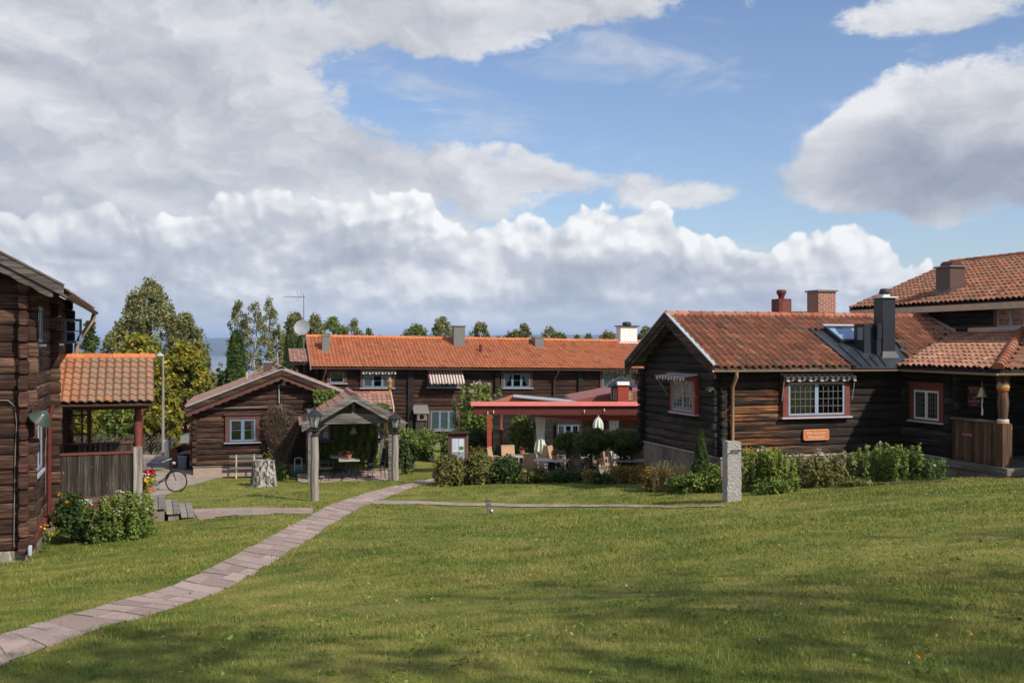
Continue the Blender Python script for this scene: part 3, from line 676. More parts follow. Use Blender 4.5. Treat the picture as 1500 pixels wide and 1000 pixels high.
def window(root, P, u, Wd, Hd, cas='red_wood', cw=.11, sash='blue_light', ns=2, grid=(1, 3), arcs=False, curt=None, sill='lilac', head=False, d=.15, label=None,
           awn=None, sashw=.045, cb=True, inset=0.0, glass=True, sb=.05, openw=None):
    """P = lower left corner of the outer casing on the wall face; the casing stands d proud of it"""
    Mx = wmat(P, u)
    def mb():
        b = MB(); b.M = Mx; return b
    b = mb(); y0, y1 = -d, .05
    b.box(0, cw, y0, y1, 0, Hd); b.box(Wd - cw, Wd, y0, y1, 0, Hd); b.box(cw, Wd - cw, y0 + .004, y1, Hd - cw, Hd)
    if cb: b.box(cw, Wd - cw, y0 + .004, y1, 0, .04)
    if head: b.box(-.05, Wd + .05, y0 - .06, y1, Hd + .002, Hd + .045)
    win = b.build('window', M[cas], root)
    if label: win['label'] = label
    x0, x1, z0, z1 = cw, Wd - cw, .04 if cb else 0, Hd - cw
    b = mb(); b.box(x0 + .002, x1 - .002, -.066, .02, z0 + .002, z1 - .002); b.build('window_recess', M['dark'], win)
    sw = (x1 - x0) / ns; ys0, ys1 = y0 + .008, y0 + .040
    b = mb(); g = mb()
    for i in range(ns):
        a0, a1 = x0 + i * sw + .002, x0 + (i + 1) * sw - .002
        b.box(a0, a0 + sashw, ys0, ys1, z0 + .001, z1 - .001); b.box(a1 - sashw, a1, ys0, ys1, z0 + .001, z1 - .001)
        b.box(a0 + sashw, a1 - sashw, ys0 + .002, ys1, z0 + .001, z0 + sashw); b.box(a0 + sashw, a1 - sashw, ys0 + .002, ys1, z1 - sashw, z1 - .001)
        ia, ib, ja, jb = a0 + sashw, a1 - sashw, z0 + sashw, z1 - sashw
        if not arcs:
            bw = .012
            for q_ in range(1, grid[0]): xx = ia + (ib - ia) * q_ / grid[0]; b.box(xx - bw, xx + bw, ys0 + .008, ys1 - .004, ja, jb)
            for q_ in range(1, grid[1]): zz = ja + (jb - ja) * q_ / grid[1]; b.box(ia, ib, ys0 + .01, ys1 - .006, zz - bw, zz + bw)
        g.box(ia, ib, ys1 - .022, ys1 - .018, ja, jb)
    b.build('sash', M[sash], win)
    if glass: g.build('pane', M['glass'], win)
    if arcs:
        b = mb(); t_ = .006
        for i in range(ns):
            ia, ib = x0 + i * sw + .002 + sashw, x0 + (i + 1) * sw - .002 - sashw; ja, jb = z0 + sashw, z1 - sashw
            cw_ = (ib - ia) / grid[0]; ch = (jb - ja) / grid[1]; yy = ys1 - .03
            for q_ in range(1, grid[0]): b.box(ia + cw_ * q_ - t_, ia + cw_ * q_ + t_, yy - t_, yy + t_, ja, jb - ch * .55)
            for q_ in range(1, grid[1]): b.box(ia, ib, yy - t_, yy + t_, ja + ch * q_ - t_, ja + ch * q_ + t_)
            for q_ in range(grid[0]):
                ca = ia + cw_ * q_; zb = jb - ch * .55; pts_ = []
                for s_ in range(9):
                    tt = s_ / 8; xx = ca + cw_ * tt; zz = zb + ch * .5 * math.sqrt(max(0, 1 - abs(2 * tt - 1) ** 1.7)); pts_.append((xx, yy, zz))
                b.tube(pts_, t_, 4)
        b.build('lead_bars', M['lead'], win)
    if curt:
        b = mb(); yy = -.082
        def cur(a0, a1, za, zb, gather=1.0):
            nfold = max(10, int((a1 - a0) / .02)); vs = []
            for i in range(nfold + 1):
                xx = a0 + (a1 - a0) * i / nfold; w0 = yy + .009 * math.sin(i * 1.9) + .004 * math.sin(i * .7)
                for j in range(5):
                    tz = j / 4; pull = gather + (1 - gather) * (tz ** 1.3)
                    xq = a0 + (xx - a0) * pull if a0 < (x0 + x1) / 2 else a1 - (a1 - xx) * pull
                    vs.append((xq, w0, za + (zb - za) * tz))
            b.add(vs, [(i * 5 + j, (i + 1) * 5 + j, (i + 1) * 5 + j + 1, i * 5 + j + 1) for i in range(nfold) for j in range(4)])
        for c_ in curt: cur(x0 + (x1 - x0) * c_[0], x0 + (x1 - x0) * c_[1], z0 + (z1 - z0) * (c_[3] if len(c_) > 3 else 0.02), z1, c_[2] if len(c_) > 2 else 1.0)
        b.build('curtain', M['cloth'], win, smooth=True)
    if sill:
        b = mb(); b.box(-sb, Wd + sb, y0 - .05, y1, -.045, -.002); b.build('sill', M[sill], win)
    if awn:
        awning(win, Mx, Wd, Hd, y0, **awn)
    return win
def awning(par, Mx, Wd, Hd, y0, drop=.02, out=.22, val=.10, over=.06, n=14, c1='awn_dark', c2='awn_light', arms=True, top=.0, armz=.55):
    b = MB(); b.M = Mx; a0, a1 = -over, Wd + over; z1 = Hd + top; z0 = z1 - drop; ya, yb = y0 - .01, y0 - out; m_ = 2 * n
    for i in range(m_):
        xa, xb = a0 + (a1 - a0) * i / m_, a0 + (a1 - a0) * (i + 1) / m_; b.m = i % 2
        b.add([(xa, ya, z1), (xb, ya, z1), (xb, yb, z0), (xa, yb, z0)], [(0, 3, 2, 1)])
        k = 4; vs = []
        for j in range(k + 1):
            t_ = j / k; sc = abs(math.sin(math.pi * ((i + t_) / 4))); xx = xa + (xb - xa) * t_
            vs += [(xx, yb - .002, z0), (xx, yb - .012, z0 - val * (.55 + .45 * sc))]
        b.add(vs, [(2 * j, 2 * j + 1, 2 * j + 3, 2 * j + 2) for j in range(k)])
    aw = b.build('awning', [M[c1], M[c2]], par)
    b = MB(); b.M = Mx; b.beam((a0, yb, z0 + .006), (a1, yb, z0 + .006), .02, .02)
    b.beam((a0, ya, z1 + .008), (a1, ya, z1 + .008), .03, .03)
    if arms:
        for xx in (a0 + .03, a1 - .03): b.tube([(xx, yb, z0), (xx - (.05 if xx < 0 else -.02) * 0, y0 - .02, Hd * armz)], .008, 5)
    b.build('awning_frame', M['light_metal'], aw)
    return aw
M['awn_light'] = mat('awning_pale_cloth', lambda t: (.60, .55, .50, 1), .85, .1, trans=.12)
M['awn_dark'] = mat('awning_brown_cloth', lambda t: (.16, .07, .06, 1), .85, .1, trans=.12)
def gutter(mb, P, Q, r=.055):
    P, Q = Vector(P), Vector(Q); d = (Q - P).normalized(); s = d.cross(Vector((0, 0, 1))).normalized(); vs = []
    for p in (P, Q):
        for rr_ in (r, r - .008):
            for j in range(9):
                t_ = math.pi * j / 8; vs.append(p + s * (math.cos(t_) * rr_) - Vector((0, 0, 1)) * (math.sin(t_) * rr_))
    fs = [(j, j + 1, j + 19, j + 18) for j in range(8)] + [(9 + j, 28 + j - 1, 28 + j, 10 + j) for j in range(8)] + [(0, 18, 27, 9), (8, 17, 35, 26)]
    fs += [(j, 9 + j, 10 + j, j + 1) for j in range(8)]
    L = (Q - P).length; n = max(2, int(L / .8))
    mb.add(vs, fs)
    for i in range(n + 1):
        c = P + d * (L * (i + .3) / (n + 1)); mb.beam(c + s * (r + .004) - Vector((0, 0, .03)), c - s * (r + .004) + Vector((0, 0, .02)), .02, .006)
    return mb
def pent(mb, x0, x1, D, z0, ze, zr, inset=.03, y0=0.0):
    mb.prism([(y0 + inset, z0), (y0 + D - inset, z0), (y0 + D - inset, ze), (y0 + D / 2, zr), (y0 + inset, ze)], x0 + inset, x1 - inset, 'x')
def slope_v(dy, dz):
    l = math.hypot(dy, dz); return (0, dy / l, dz / l), l
class Slope:
    """a roof plane in a building's axes: origin O, U along the eave, V up the slope"""
    def __init__(s, fr, O, U, V):
        s.fr, s.O, s.U, s.V = fr, Vector(O), Vector(U).normalized(), Vector(V).normalized(); s.N = s.U.cross(s.V)
        if s.N.z < 0: s.N = -s.N
    def uv(s, px, py):
        a = s.fr.I @ Vector((0, 0, 0)); d = (s.fr.I @ W(px, py, 1.0)) - a; p = a + d * ((s.O - a).dot(s.N) / d.dot(s.N)) - s.O
        return (p.dot(s.U), p.dot(s.V))
    def pt(s, u, v, h=0): return s.O + s.U * u + s.V * v + s.N * h
    def at(s, px, py, h=0): return s.pt(*s.uv(px, py), h)
def inpoly(x, y, P):
    c = False; j = len(P) - 1
    for i in range(len(P)):
        if (P[i][1] > y) != (P[j][1] > y) and x < (P[j][0] - P[i][0]) * (y - P[i][1]) / (P[j][1] - P[i][1]) + P[i][0]: c = not c
        j = i
    return c
def winpx(root, fr, wall, val, pl, pr, yt, yb, d=.15, **k):
    if wall == 'front':
        a, b, c = fr.hit('y', val - d, pl, yb), fr.hit('y', val - d, pr, yb), fr.hit('y', val - d, pl, yt); P = (a.x, val, a.z); Wd = b.x - a.x; u = (1, 0)
    elif wall == 'left':
        a, b, c = fr.hit('x', val - d, pl, yb), fr.hit('x', val - d, pr, yb), fr.hit('x', val - d, pl, yt); P = (val, a.y, a.z); Wd = a.y - b.y; u = (0, -1)
    else:
        a, b, c = fr.hit('x', val + d, pl, yb), fr.hit('x', val + d, pr, yb), fr.hit('x', val + d, pl, yt); P = (val, a.y, a.z); Wd = b.y - a.y; u = (0, 1)
    return window(root, P, u, Wd, c.z - a.z, d=d, **k)
def text(body, size, m_, parent, loc, rot, name='lettering', ext=.002, align='CENTER', spacing=1.0):
    cu = bpy.data.curves.new(name, 'FONT'); cu.body = body; cu.size = size; cu.extrude = ext; cu.align_x = align; cu.align_y = 'CENTER'; cu.space_character = spacing
    tmp = bpy.data.objects.new(name, cu); me = bpy.data.meshes.new_from_object(tmp); me.name = name; bpy.data.objects.remove(tmp); bpy.data.curves.remove(cu)
    me.materials.clear(); me.materials.append(m_)
    o = bpy.data.objects.new(name, me); add_obj(o, parent); o.location = loc; o.rotation_euler = rot; return o
# ================================================================ the near log house on the right (one storey)
FR = Frame((5.44, 26.0, -2.92), 16.8)
R = FR.root('log_house', 'one storey black log house with red tile roof, skylight, leaded window', 'house')
DR, ZE, ZR, OV = 4.7, 2.30, 3.73, .5
tz = (ZR - ZE) / (DR / 2 + OV)
mb = MB(); pent(mb, 0, 8.4, DR, 0, ZE + OV * tz - .12, ZR - .14); logwall(mb, (0, 0), (5.6, 0), 0, 2.42, 11, seed=2)
def clipg(z, h, D=DR, z0=ZE, zz=ZR, ov=OV):
    top = z + h * .3; mrg = max(0, (top - (z0 + ov * tz - .1)) / tz); return (mrg, D - mrg)
logwall(mb, (0, DR), (0, 0), 0, 3.72, 17, clip=clipg, seed=3)
mb.build('log_wall', M['log_right'], R)
mb = MB(); corner(mb, 0, 0, -1, -1, 0, 2.2, 10, e=.22, seed=8); mb.build('log_corner', M['log_dark'], R); mb = MB(); corner(mb, 0, DR, -1, 1, 0, 2.2, 10, e=.22, seed=9)
mb.build('log_corner', M['log_dark'], R)
mb = MB(); mb.box(-.02, 5.6, -.06, DR + .05, -1.3, -.01); mb.build('foundation', M['found'], R)
mb = MB(); mb.box(-.06, 5.6, -.10, -.06, -.05, -.012); mb.box(-.06, -.02, -.06, DR + .05, -.05, -.012); mb.build('foundation_ledge', M['granite'], R)
V1, H1 = slope_v(DR / 2 + OV, ZR - ZE)
S1 = Slope(FR, (-.42, -OV, ZE), (1, 0, 0), V1); S2 = Slope(FR, (9.0, DR + OV, ZE), (-1, 0, 0), (0, -V1[1], V1[2]))
# valley against the wing's roof, the free verge above it and the metal-clad part round the chimneys
sh = lambda x, y: (x + .42, (y + OV) / V1[1])
polyR = [sh(-.42, -OV), sh(5.15, -OV), sh(8.55, 1.36), sh(8.3, DR / 2), sh(-.42, DR / 2)]
metal = [S1.uv(*p) for p in [(1182, 482), (1250, 541), (1312, 541), (1331, 527), (1316, 508), (1300, 484)]]
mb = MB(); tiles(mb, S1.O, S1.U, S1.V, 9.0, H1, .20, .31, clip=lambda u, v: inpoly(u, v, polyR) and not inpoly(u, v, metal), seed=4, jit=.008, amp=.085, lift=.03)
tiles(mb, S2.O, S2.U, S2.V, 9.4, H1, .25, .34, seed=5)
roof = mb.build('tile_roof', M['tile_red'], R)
mb = MB(); ridge_tiles(mb, (-.42, DR / 2, ZR + .045), (8.35, DR / 2, ZR + .045), .105, .36); mb.build('ridge_tiles', M['ridge'], roof)
mb = MB()      # roof boarding under the tiles
for sl in (S1,):
    P4 = [S1.pt(u, v, h) for h in (-.05, .02) for u, v in polyR]; n = len(polyR)
    mb.add(P4, [tuple(range(n - 1, -1, -1)), tuple(range(n, 2 * n))] + [(i, (i + 1) % n, (i + 1) % n + n, i + n) for i in range(n)])
P4 = [S2.pt(u, v, h) for h in (-.05, .02) for u, v in [(0, 0), (9.4, 0), (9.4, H1), (0, H1)]]
mb.add(P4, [(3, 2, 1, 0), (4, 5, 6, 7), (0, 1, 5, 4), (1, 2, 6, 5), (2, 3, 7, 6), (3, 0, 4, 7)])
mb.build('roof_boarding', M['board_grey'], roof)
mb = MB()      # barge boards, two deep, with a pale metal strip on top
for sgn in (0, 1):
    ya, yb = (-OV, DR / 2) if sgn == 0 else (DR + OV, DR / 2)
    mb.add([(x, y, z + dz_) for x in (-.47, -.43) for y, z, dz_ in ((ya, ZE, -.10), (yb, ZR, -.10), (yb, ZR, .10), (ya, ZE, .10))], [(0, 1, 2, 3), (7, 6, 5, 4), (0, 4, 5, 1), (1, 5, 6, 2), (2, 6, 7, 3), (3, 7, 4, 0)])
    mb.add([(x, y, z + dz_) for x in (-.44, -.40) for y, z, dz_ in ((ya, ZE, -.25), (yb, ZR, -.25), (yb, ZR, -.10), (ya, ZE, -.10))], [(0, 1, 2, 3), (7, 6, 5, 4), (0, 4, 5, 1), (1, 5, 6, 2), (2, 6, 7, 3), (3, 7, 4, 0)])
mb.build('barge_board', M['log_left'], R)
mb = MB()
for ya, yb in ((-OV, DR / 2), (DR + OV, DR / 2)):
    mb.add([(x, y, z + dz_) for x in (-.485, -.36) for y, z, dz_ in ((ya, ZE, .102), (yb, ZR, .102), (yb, ZR, .135), (ya, ZE, .135))], [(0, 1, 2, 3), (7, 6, 5, 4), (0, 4, 5, 1), (1, 5, 6, 2), (2, 6, 7, 3), (3, 7, 4, 0)])
mb.build('verge_flashing', M['light_metal'], R)
mb = MB(); gutter(mb, (-.5, -OV - .055, ZE - .03), (5.12, -OV - .055, ZE - .045), .055); g_t = mb.build('gutter', M['copper'], R)
mb = MB(); a = FR.hit('y', -OV - .05, 1079, 547); b = FR.hit('y', -.14, 1073, 575)
mb.tube([(a.x, a.y, ZE - .08), (a.x, a.y, ZE - .2), (b.x, b.y, ZE - .48), (b.x, b.y, .2), (b.x, b.y - .03, -.55)], .047, 10); mb.build('downpipe', M['copper'], R, smooth=True)
mb = MB()      # eave soffit
mb.box(-.4, 5.1, -OV + .02, .05, ZE - .06, ZE - .03); mb.build('soffit', M['log_dark'], R)
# windows
winpx(R, FR, 'front', 0, 1147, 1245, 551, 611, d=.17, cas='red_wood', cw=.17, sash='blue_light', ns=2, grid=(5, 4), arcs=True, sashw=.05,
      awn=dict(drop=.05, out=.16, val=.13, over=.08, n=13, top=.04, armz=.4))
winpx(R, FR, 'left', 0, 982, 1018, 550, 601.5, d=.16, cas='red_bright', cw=.12, sash='blue_light', ns=2, grid=(3, 4), arcs=False,
      curt=[(0.02, .55), (.6, .98, 1, .3)], awn=dict(drop=.06, out=.40, val=.10, over=.16, n=10, top=.06, armz=.45))
# sign
a, b, c = FR.hit('y', -.12, 1177, 645), FR.hit('y', -.12, 1214.5, 645), FR.hit('y', -.12, 1177, 629)
sg = empty('wall_sign', FR.w((a.x, -.09, a.z)), FR.rz, 'orange brown name sign with pale lettering under the leaded window', 'sign')
w_, h_ = b.x - a.x, c.z - a.z
M['sign_o'] = paint('orange_brown_sign_paint', (.50, .155, .045), .5, .15); M['sign_line'] = simple('pale_sign_paint', (.72, .55, .42), .6)
mb = MB(); rr_ = .05; pts_ = []
for cx_, cz_, a0_ in ((w_ - rr_, h_ - rr_, 0), (rr_, h_ - rr_, 90), (rr_, rr_, 180), (w_ - rr_, rr_, 270)):
    for k_ in range(5): t_ = math.radians(a0_ + k_ * 22.5); pts_.append((cx_ + rr_ * math.cos(t_), cz_ + rr_ * math.sin(t_)))
mb.prism(pts_, -.03, .02); mb.build('board', M['sign_o'], sg)
mb = MB(); pi_ = [((x - w_ / 2) * .96 + w_ / 2, (z - h_ / 2) * .90 + h_ / 2) for x, z in pts_]; n = len(pi_)
mb.tube([(x, -.032, z) for x, z in pi_ + pi_[:1]], .006, 4, cap=False); mb.build('border_line', M['sign_line'], sg)
text('Klim Gunnars', .105, M['sign_line'], sg, (w_ / 2, -.034, h_ * .66), (math.pi / 2, 0, 0)); text('Förmakshall', .105, M['sign_line'], sg, (w_ / 2, -.034, h_ * .30), (math.pi / 2, 0, 0))
# floodlight at the corner
p = FR.w((-.22, .12, 1.75)); fl = empty('wall_lamp', p, FR.rz, 'small black dish lamp with a glass bulb at the corner of the dark log house', 'lamp')
mb = MB(); mb.tube([(0, 0, .12), (-.06, -.12, .16), (-.12, -.2, .10)], .012, 6); mb.build('arm', M['iron'], fl)
mb = MB(); mb.lathe([(.02, .07), (.06, .05), (.13, -.02), (.14, -.04), (.12, -.03), (.05, .03)], 14, (-.13, -.22, .05)); mb.build('lamp_shade', M['soot'], fl, smooth=True)
mb = MB(); mb.lathe([(.01, .02), (.045, -.01), (.055, -.05), (.03, -.09), (.005, -.10)], 10, (-.13, -.22, .05)); mb.build('bulb', M['lamp_glass'], fl, smooth=True)
# metal-clad strip with skylight, duct boxes and the black flue
mb = MB(); n = len(metal); mt = [(u, v) for u, v in metal]
P4 = [S1.pt(u, v, h) for h in (.01, .045) for u, v in mt]; mb.add(P4, [tuple(range(n - 1, -1, -1)), tuple(range(n, 2 * n))] + [(i, (i + 1) % n, (i + 1) % n + n, i + n) for i in range(n)])
def edge_rib(p, q_, w_=.05, h_=.07):
    a, b = S1.at(*p, .06), S1.at(*q_, .06); mb.beam(a, b, w_, h_, up=S1.N)
edge_rib((1183, 483), (1251, 540), .10, .09); edge_rib((1300, 486), (1316, 508)); edge_rib((1316, 508), (1331, 527), .07, .08)
for a_, b_ in (((1228, 508), (1262, 539)), ((1250, 512), (1275, 539)), ((1283, 520), (1297, 539)), ((1273, 525), (1286, 539))): edge_rib(a_, b_, .02, .03)
mb.build('roof_flashing', M['black_metal'], roof)
sk = [S1.uv(*p) for p in [(1203, 485), (1262, 485), (1278, 505), (1224, 505)]]
u0, v0 = min(p[0] for p in sk) + .12, min(p[1] for p in sk); u1, v1 = u0 + 1.15, max(p[1] for p in sk)
mb = MB()
def sbox(mb, u0, u1, v0, v1, h0, h1): 
    mb.add([S1.pt(u, v, h) for h in (h0, h1) for u, v in ((u0, v0), (u1, v0), (u1, v1), (u0, v1))], [(3, 2, 1, 0), (4, 5, 6, 7), (0, 1, 5, 4), (1, 2, 6, 5), (2, 3, 7, 6), (3, 0, 4, 7)])
for q_ in ((u0, u0 + .07, v0, v1), (u1 - .07, u1, v0, v1), (u0 + .07, u1 - .07, v0, v0 + .08), (u0 + .07, u1 - .07, v1 - .08, v1)): sbox(mb, *q_, .04, .16)
skl = mb.build('skylight', M['black_metal'], roof)
mb = MB(); sbox(mb, u0 + .07, u1 - .07, v0 + .08, v1 - .08, .10, .135); mb.build('pane', mat('skylight_glass', lambda t: (.22, .34, .50, 1), .04, .9), skl)
mb = MB(); sbox(mb, u0 + .0, u1, v1 - .001, v1 + .10, .05, .175); mb.build('skylight_hood', M['lilac'], skl)
def onroof(px, py, sl=S1): return sl.at(px, py, 0)
def vbox(mb, c, wx, wy, z0, z1): mb.box(c[0] - wx / 2, c[0] + wx / 2, c[1] - wy / 2, c[1] + wy / 2, z0, z1)
# flue
f0 = S1.at(1303, 525); zt = FR.hit('y', f0.y, 1300, 436).z; fw = .40; fc = (f0.x, f0.y + fw / 2 + .02)
mb = MB(); vbox(mb, fc, fw, fw, f0.z - .2, zt)
mb.add([(fc[0] - fw / 2 - .10, fc[1] - fw / 2 - .10, f0.z - .02), (fc[0] + fw / 2 + .10, fc[1] - fw / 2 - .10, f0.z - .02), (fc[0] + fw / 2 + .10, fc[1] + fw / 2, f0.z + .22), (fc[0] - fw / 2 - .10, fc[1] + fw / 2, f0.z + .22),
        (fc[0] - fw / 2 - .003, fc[1] - fw / 2 - .003, f0.z + .2), (fc[0] + fw / 2 + .003, fc[1] - fw / 2 - .003, f0.z + .2), (fc[0] + fw / 2 + .003, fc[1] + fw / 2, f0.z + .4), (fc[0] - fw / 2 - .003, fc[1] + fw / 2, f0.z + .4)],
       [(0, 1, 5, 4), (1, 2, 6, 5), (3, 0, 4, 7)])
flue = mb.build('chimney', M['black_metal'], roof, )
flue['label'] = 'tall square chimney clad in dark grey sheet metal beside the skylight'
mb = MB(); vbox(mb, fc, fw + .12, fw + .12, zt, zt + .035); vbox(mb, fc, .2, .2, zt + .035, zt + .10); mb.build('chimney_cap', M['white'], flue)
mb = MB(); mb.lathe([(.10, .10), (.14, .12), (.15, .17), (.11, .25), (.09, .26)], 8, (fc[0], fc[1], zt)); mb.build('cowl', M['soot'], flue)
b0 = S1.at(1272, 524); zb_ = FR.hit('y', b0.y, 1270, 474).z; mb = MB()
b0 = b0 + Vector((.27, 0, 0)); bc = (b0.x - .10, b0.y + .40); vbox(mb, bc, .36, .46, b0.z - .1, zb_); vbox(mb, (b0.x + .16, b0.y + .18), .28, .32, b0.z - .1, zb_ - .02); vbox(mb, (b0.x + .17, b0.y + .17), .30, .34, zb_ - .42, zb_ + .015)
duct = mb.build('duct_box', M['black_metal'], roof)
mb = MB()
for k_ in range(7): z_ = zb_ - .12 - k_ * .05; mb.box(bc[0] - .195, bc[0] - .181, bc[1] - .18, bc[1] + .05, z_ - .014, z_ + .014)
mb.build('vent_louvre', M['light_metal'], duct)
# brick chimney on the far slope
c0 = FR.hit('y', DR / 2 + .55, 1203, 466); zt = FR.hit('y', DR / 2 + .3, 1200, 427).z; cw_ = .60
mb = MB(); vbox(mb, (c0.x, c0.y), cw_, cw_, ZR - .6, zt); bch = mb.build('chimney', M['brick'], roof); bch['label'] = 'red brick chimney rising behind the ridge of the near roof'
mb = MB(); vbox(mb, (c0.x, c0.y), cw_ + .10, cw_ + .10, zt, zt + .05); mb.build('chimney_cap', M['grey_metal'], bch)

# ================================================================ the two-storey house at the right edge, with its low wing and porch
XU, YF = 8.6, 5.8
U_ = FR.root('log_house', 'two storey black log house at the right edge with low tiled wing and carved porch', 'house')
mb = MB(); mb.box(XU + .03, XU + 7.2, -9, YF - .5, -1.0, 4.05); logwall(mb, (XU, YF - .5), (XU, -9), 0, 4.15, 20, seed=21)
logwall(mb, (5.6, 0), (5.6, -2.0), 0, 2.42, 11, seed=22); logwall(mb, (5.6, -2.0), (XU, -2.0), 0, 2.42, 11, seed=23); mb.box(5.65, XU, -1.95, 1.2, -.4, 2.35)
mb.prism([(XU, 4.05), (XU + 7.2, 4.05), (XU + 3.6, 5.4)], -9 + .05, YF - .55, 'y')
mb.build('log_wall', M['log_dark'], U_)
mb = MB(); corner(mb, 5.6, -2.0, -1, -1, 0, 2.25, 10, e=.2, seed=31); mb.build('log_corner', M['log_dark'], U_)
mb = MB(); mb.box(5.55, XU, -2.05, 0, -.8, -.01); mb.box(5.35, 10.0, -4.0, -2.05, -.85, -.20); mb.build('foundation', M['found'], U_)
mb = MB(); mb.box(5.50, 5.60, -2.0, 0, -.045, -.008); mb.build('foundation_ledge', M['lilac'], U_)
# upper roof
XE, XRG, ZE2, ZR2 = 8.1, 12.27, 1.19 + 2.92, 2.82 + 2.92
Vu, Hu = slope_v(XRG - XE, ZR2 - ZE2); Vu = (Vu[1], 0, Vu[2])
mb = MB(); tiles(mb, (XE, YF, ZE2), (0, -1, 0), Vu, 15.0, Hu, .20, .33, seed=24, jit=.013, lift=.06, amp=.055)
tiles(mb, (2 * XRG - XE, -9, ZE2), (0, 1, 0), (-Vu[0], 0, Vu[2]), 14.8, Hu, .4, .5, seed=25)
roof2 = mb.build('tile_roof', tilemat('mixed_red_tiles', [(.13, .062, .038), (.22, .092, .050), (.31, .125, .066), (.39, .17, .095)], .65, (.15, .11, .085)), U_)
mb = MB(); ridge_tiles(mb, (XRG, YF, ZR2 + .06), (XRG, -9, ZR2 + .06), .12, .38); mb.build('ridge_tiles', M['ridge'], roof2)
mb = MB(); t5 = [(XE, ZE2 - .03), (XRG, ZR2 - .03), (2 * XRG - XE, ZE2 - .03), (2 * XRG - XE, ZE2 + .02), (XRG, ZR2 + .02), (XE, ZE2 + .02)]; mb.prism(t5, -9.0, YF, 'y'); mb.build('roof_boarding', M['log_dark'], roof2)
mb = MB(); mb.add([(x, y, z) for y in (YF + .01, YF + .06) for x, z in ((XE, ZE2 - .05), (XRG, ZR2 - .05), (XRG, ZR2 + .13), (XE, ZE2 + .11))], [(0, 1, 2, 3), (7, 6, 5, 4), (0, 4, 5, 1), (1, 5, 6, 2), (2, 6, 7, 3), (3, 7, 4, 0)]); mb.build('verge_board', M['light_metal'], U_)
mb = MB(); mb.box(XE - .03, XE + .02, -9, YF, ZE2 - .20, ZE2 - .02); mb.build('eave_board', M['cream'], U_)
mb = MB(); mb.box(XE + .02, XU, -9, YF, ZE2 - .09, ZE2 - .07); mb.build('soffit', M['log_dark'], U_)
SU = Slope(FR, (XE, YF, ZE2), (0, -1, 0), Vu)
b0 = SU.at(1376, 436); zt = FR.hit('x', b0.x, 1388, 391).z; mb = MB()
bc = (b0.x + .30, b0.y - .12); vbox(mb, bc, .55, .62, b0.z - .2, zt)
s5 = [(bc[0] - .52, b0.z - .10), (bc[0] + .3, b0.z + .22), (bc[0] + .27, b0.z + .5), (bc[0] - .278, b0.z + .28)]; mb.prism(s5, bc[1] - .40, bc[1] + .38, 'y')
bch = mb.build('chimney', M['brown_metal'], roof2); bch['label'] = 'wide chimney clad in brown sheet metal on the upper roof'
mb = MB(); vbox(mb, bc, .66, .74, zt, zt + .04); mb.build('chimney_cap', M['grey_metal'], bch)
mb = MB(); mb.prism([(bc[0] + .18 * math.cos(math.pi * i / 8), zt + .04 + .17 * math.sin(math.pi * i / 8)) for i in range(9)], bc[1] - .26, bc[1] + .24, 'y'); mb.build('cowl', M['red_dark'], bch)
mb = MB(); a = SU.at(1371, 401, .3); 
# upper windows
winpx(U_, FR, 'left', XU, 1455, 1506, 446, 481, d=.14, cas='pink_wood', cw=.13, sash='blue_light', ns=2, grid=(1, 2), curt=None)
winpx(U_, FR, 'left', XU, 1347, 1361, 456, 469, d=.12, cas='log_end', cw=.06, sash='blue_light', ns=1, grid=(1, 1), sill=None, cb=False)
mb = MB(); mb.box(XU - .16, XU - .01, -1.3, 1.5, 3.26, 3.42); mb.build('wall_board', M['cream'], U_)
a, b = S1.pt(9.0 - .02, (DR / 2 + OV) / V1[1] * .98, .05), S1.pt(9.0, (1.36 + OV) / V1[1], .05)
mb = MB(); mb.beam((8.42, DR / 2 - .02, ZR - .02), (8.62, 1.0, ZR - .64), .07, .22); mb.build('verge_board', M['cream'], U_)
mb = MB(); a = FR.hit('x', XU - .12, 1411, 484); mb.tube([(a.x, a.y - .22, a.z + .05), (a.x, a.y + .22, a.z + .05)], .10, 10); mb.build('vent_drum', M['soot'], U_, smooth=True)
# wing roof: lean-to slope to the left and a hip to the front
vy, hy = slope_v(XU - 5.15, 3.23 - ZE); Vw = (vy[1], 0, vy[2]); yv = 1.36; YH, YT = -4.05, -1.19
SW = Slope(FR, (5.15, yv, ZE), (0, -1, 0), Vw)
def wuv(x, y): return (yv - y, (x - 5.15) / Vw[0])
pw = [wuv(5.15, -OV), wuv(5.15, YH), wuv(XU, YT), wuv(XU, yv)]
mb = MB(); tiles(mb, SW.O, SW.U, SW.V, yv - YH, hy, .20, .33, clip=lambda u, v: inpoly(u, v, pw), seed=26, jit=.012, amp=.055)
vf, hf = slope_v(YT - YH, 3.23 - ZE); SF = Slope(FR, (5.15, YH, ZE), (1, 0, 0), vf)
pf = [(0, 0), (6, 0), (6, hf), (XU - 5.15, hf)]
tiles(mb, SF.O, SF.U, SF.V, 6, hf, .20, .33, clip=lambda u, v: inpoly(u, v, pf), seed=27, jit=.012, amp=.055)
roof3 = mb.build('wing_roof', tilemat('pale_red_wing_tiles', [(.20, .090, .058), (.31, .14, .085), (.40, .19, .12), (.45, .25, .17)], .5, (.2, .14, .11)), U_)
mb = MB(); ridge_tiles(mb, (5.15, YH, ZE + .08), (XU, YT, 3.23 + .08), .12, .30, seed=4); mb.build('ridge_tiles', M['ridge'], roof3)
mb = MB(); P5 = [(5.15, -OV, ZE), (5.15, YH, ZE), (XU, YT, 3.23), (XU, yv, 3.23)]; P6 = [(5.15, YH, ZE), (11.15, YH, ZE), (11.15, YT, 3.23), (XU, YT, 3.23)]
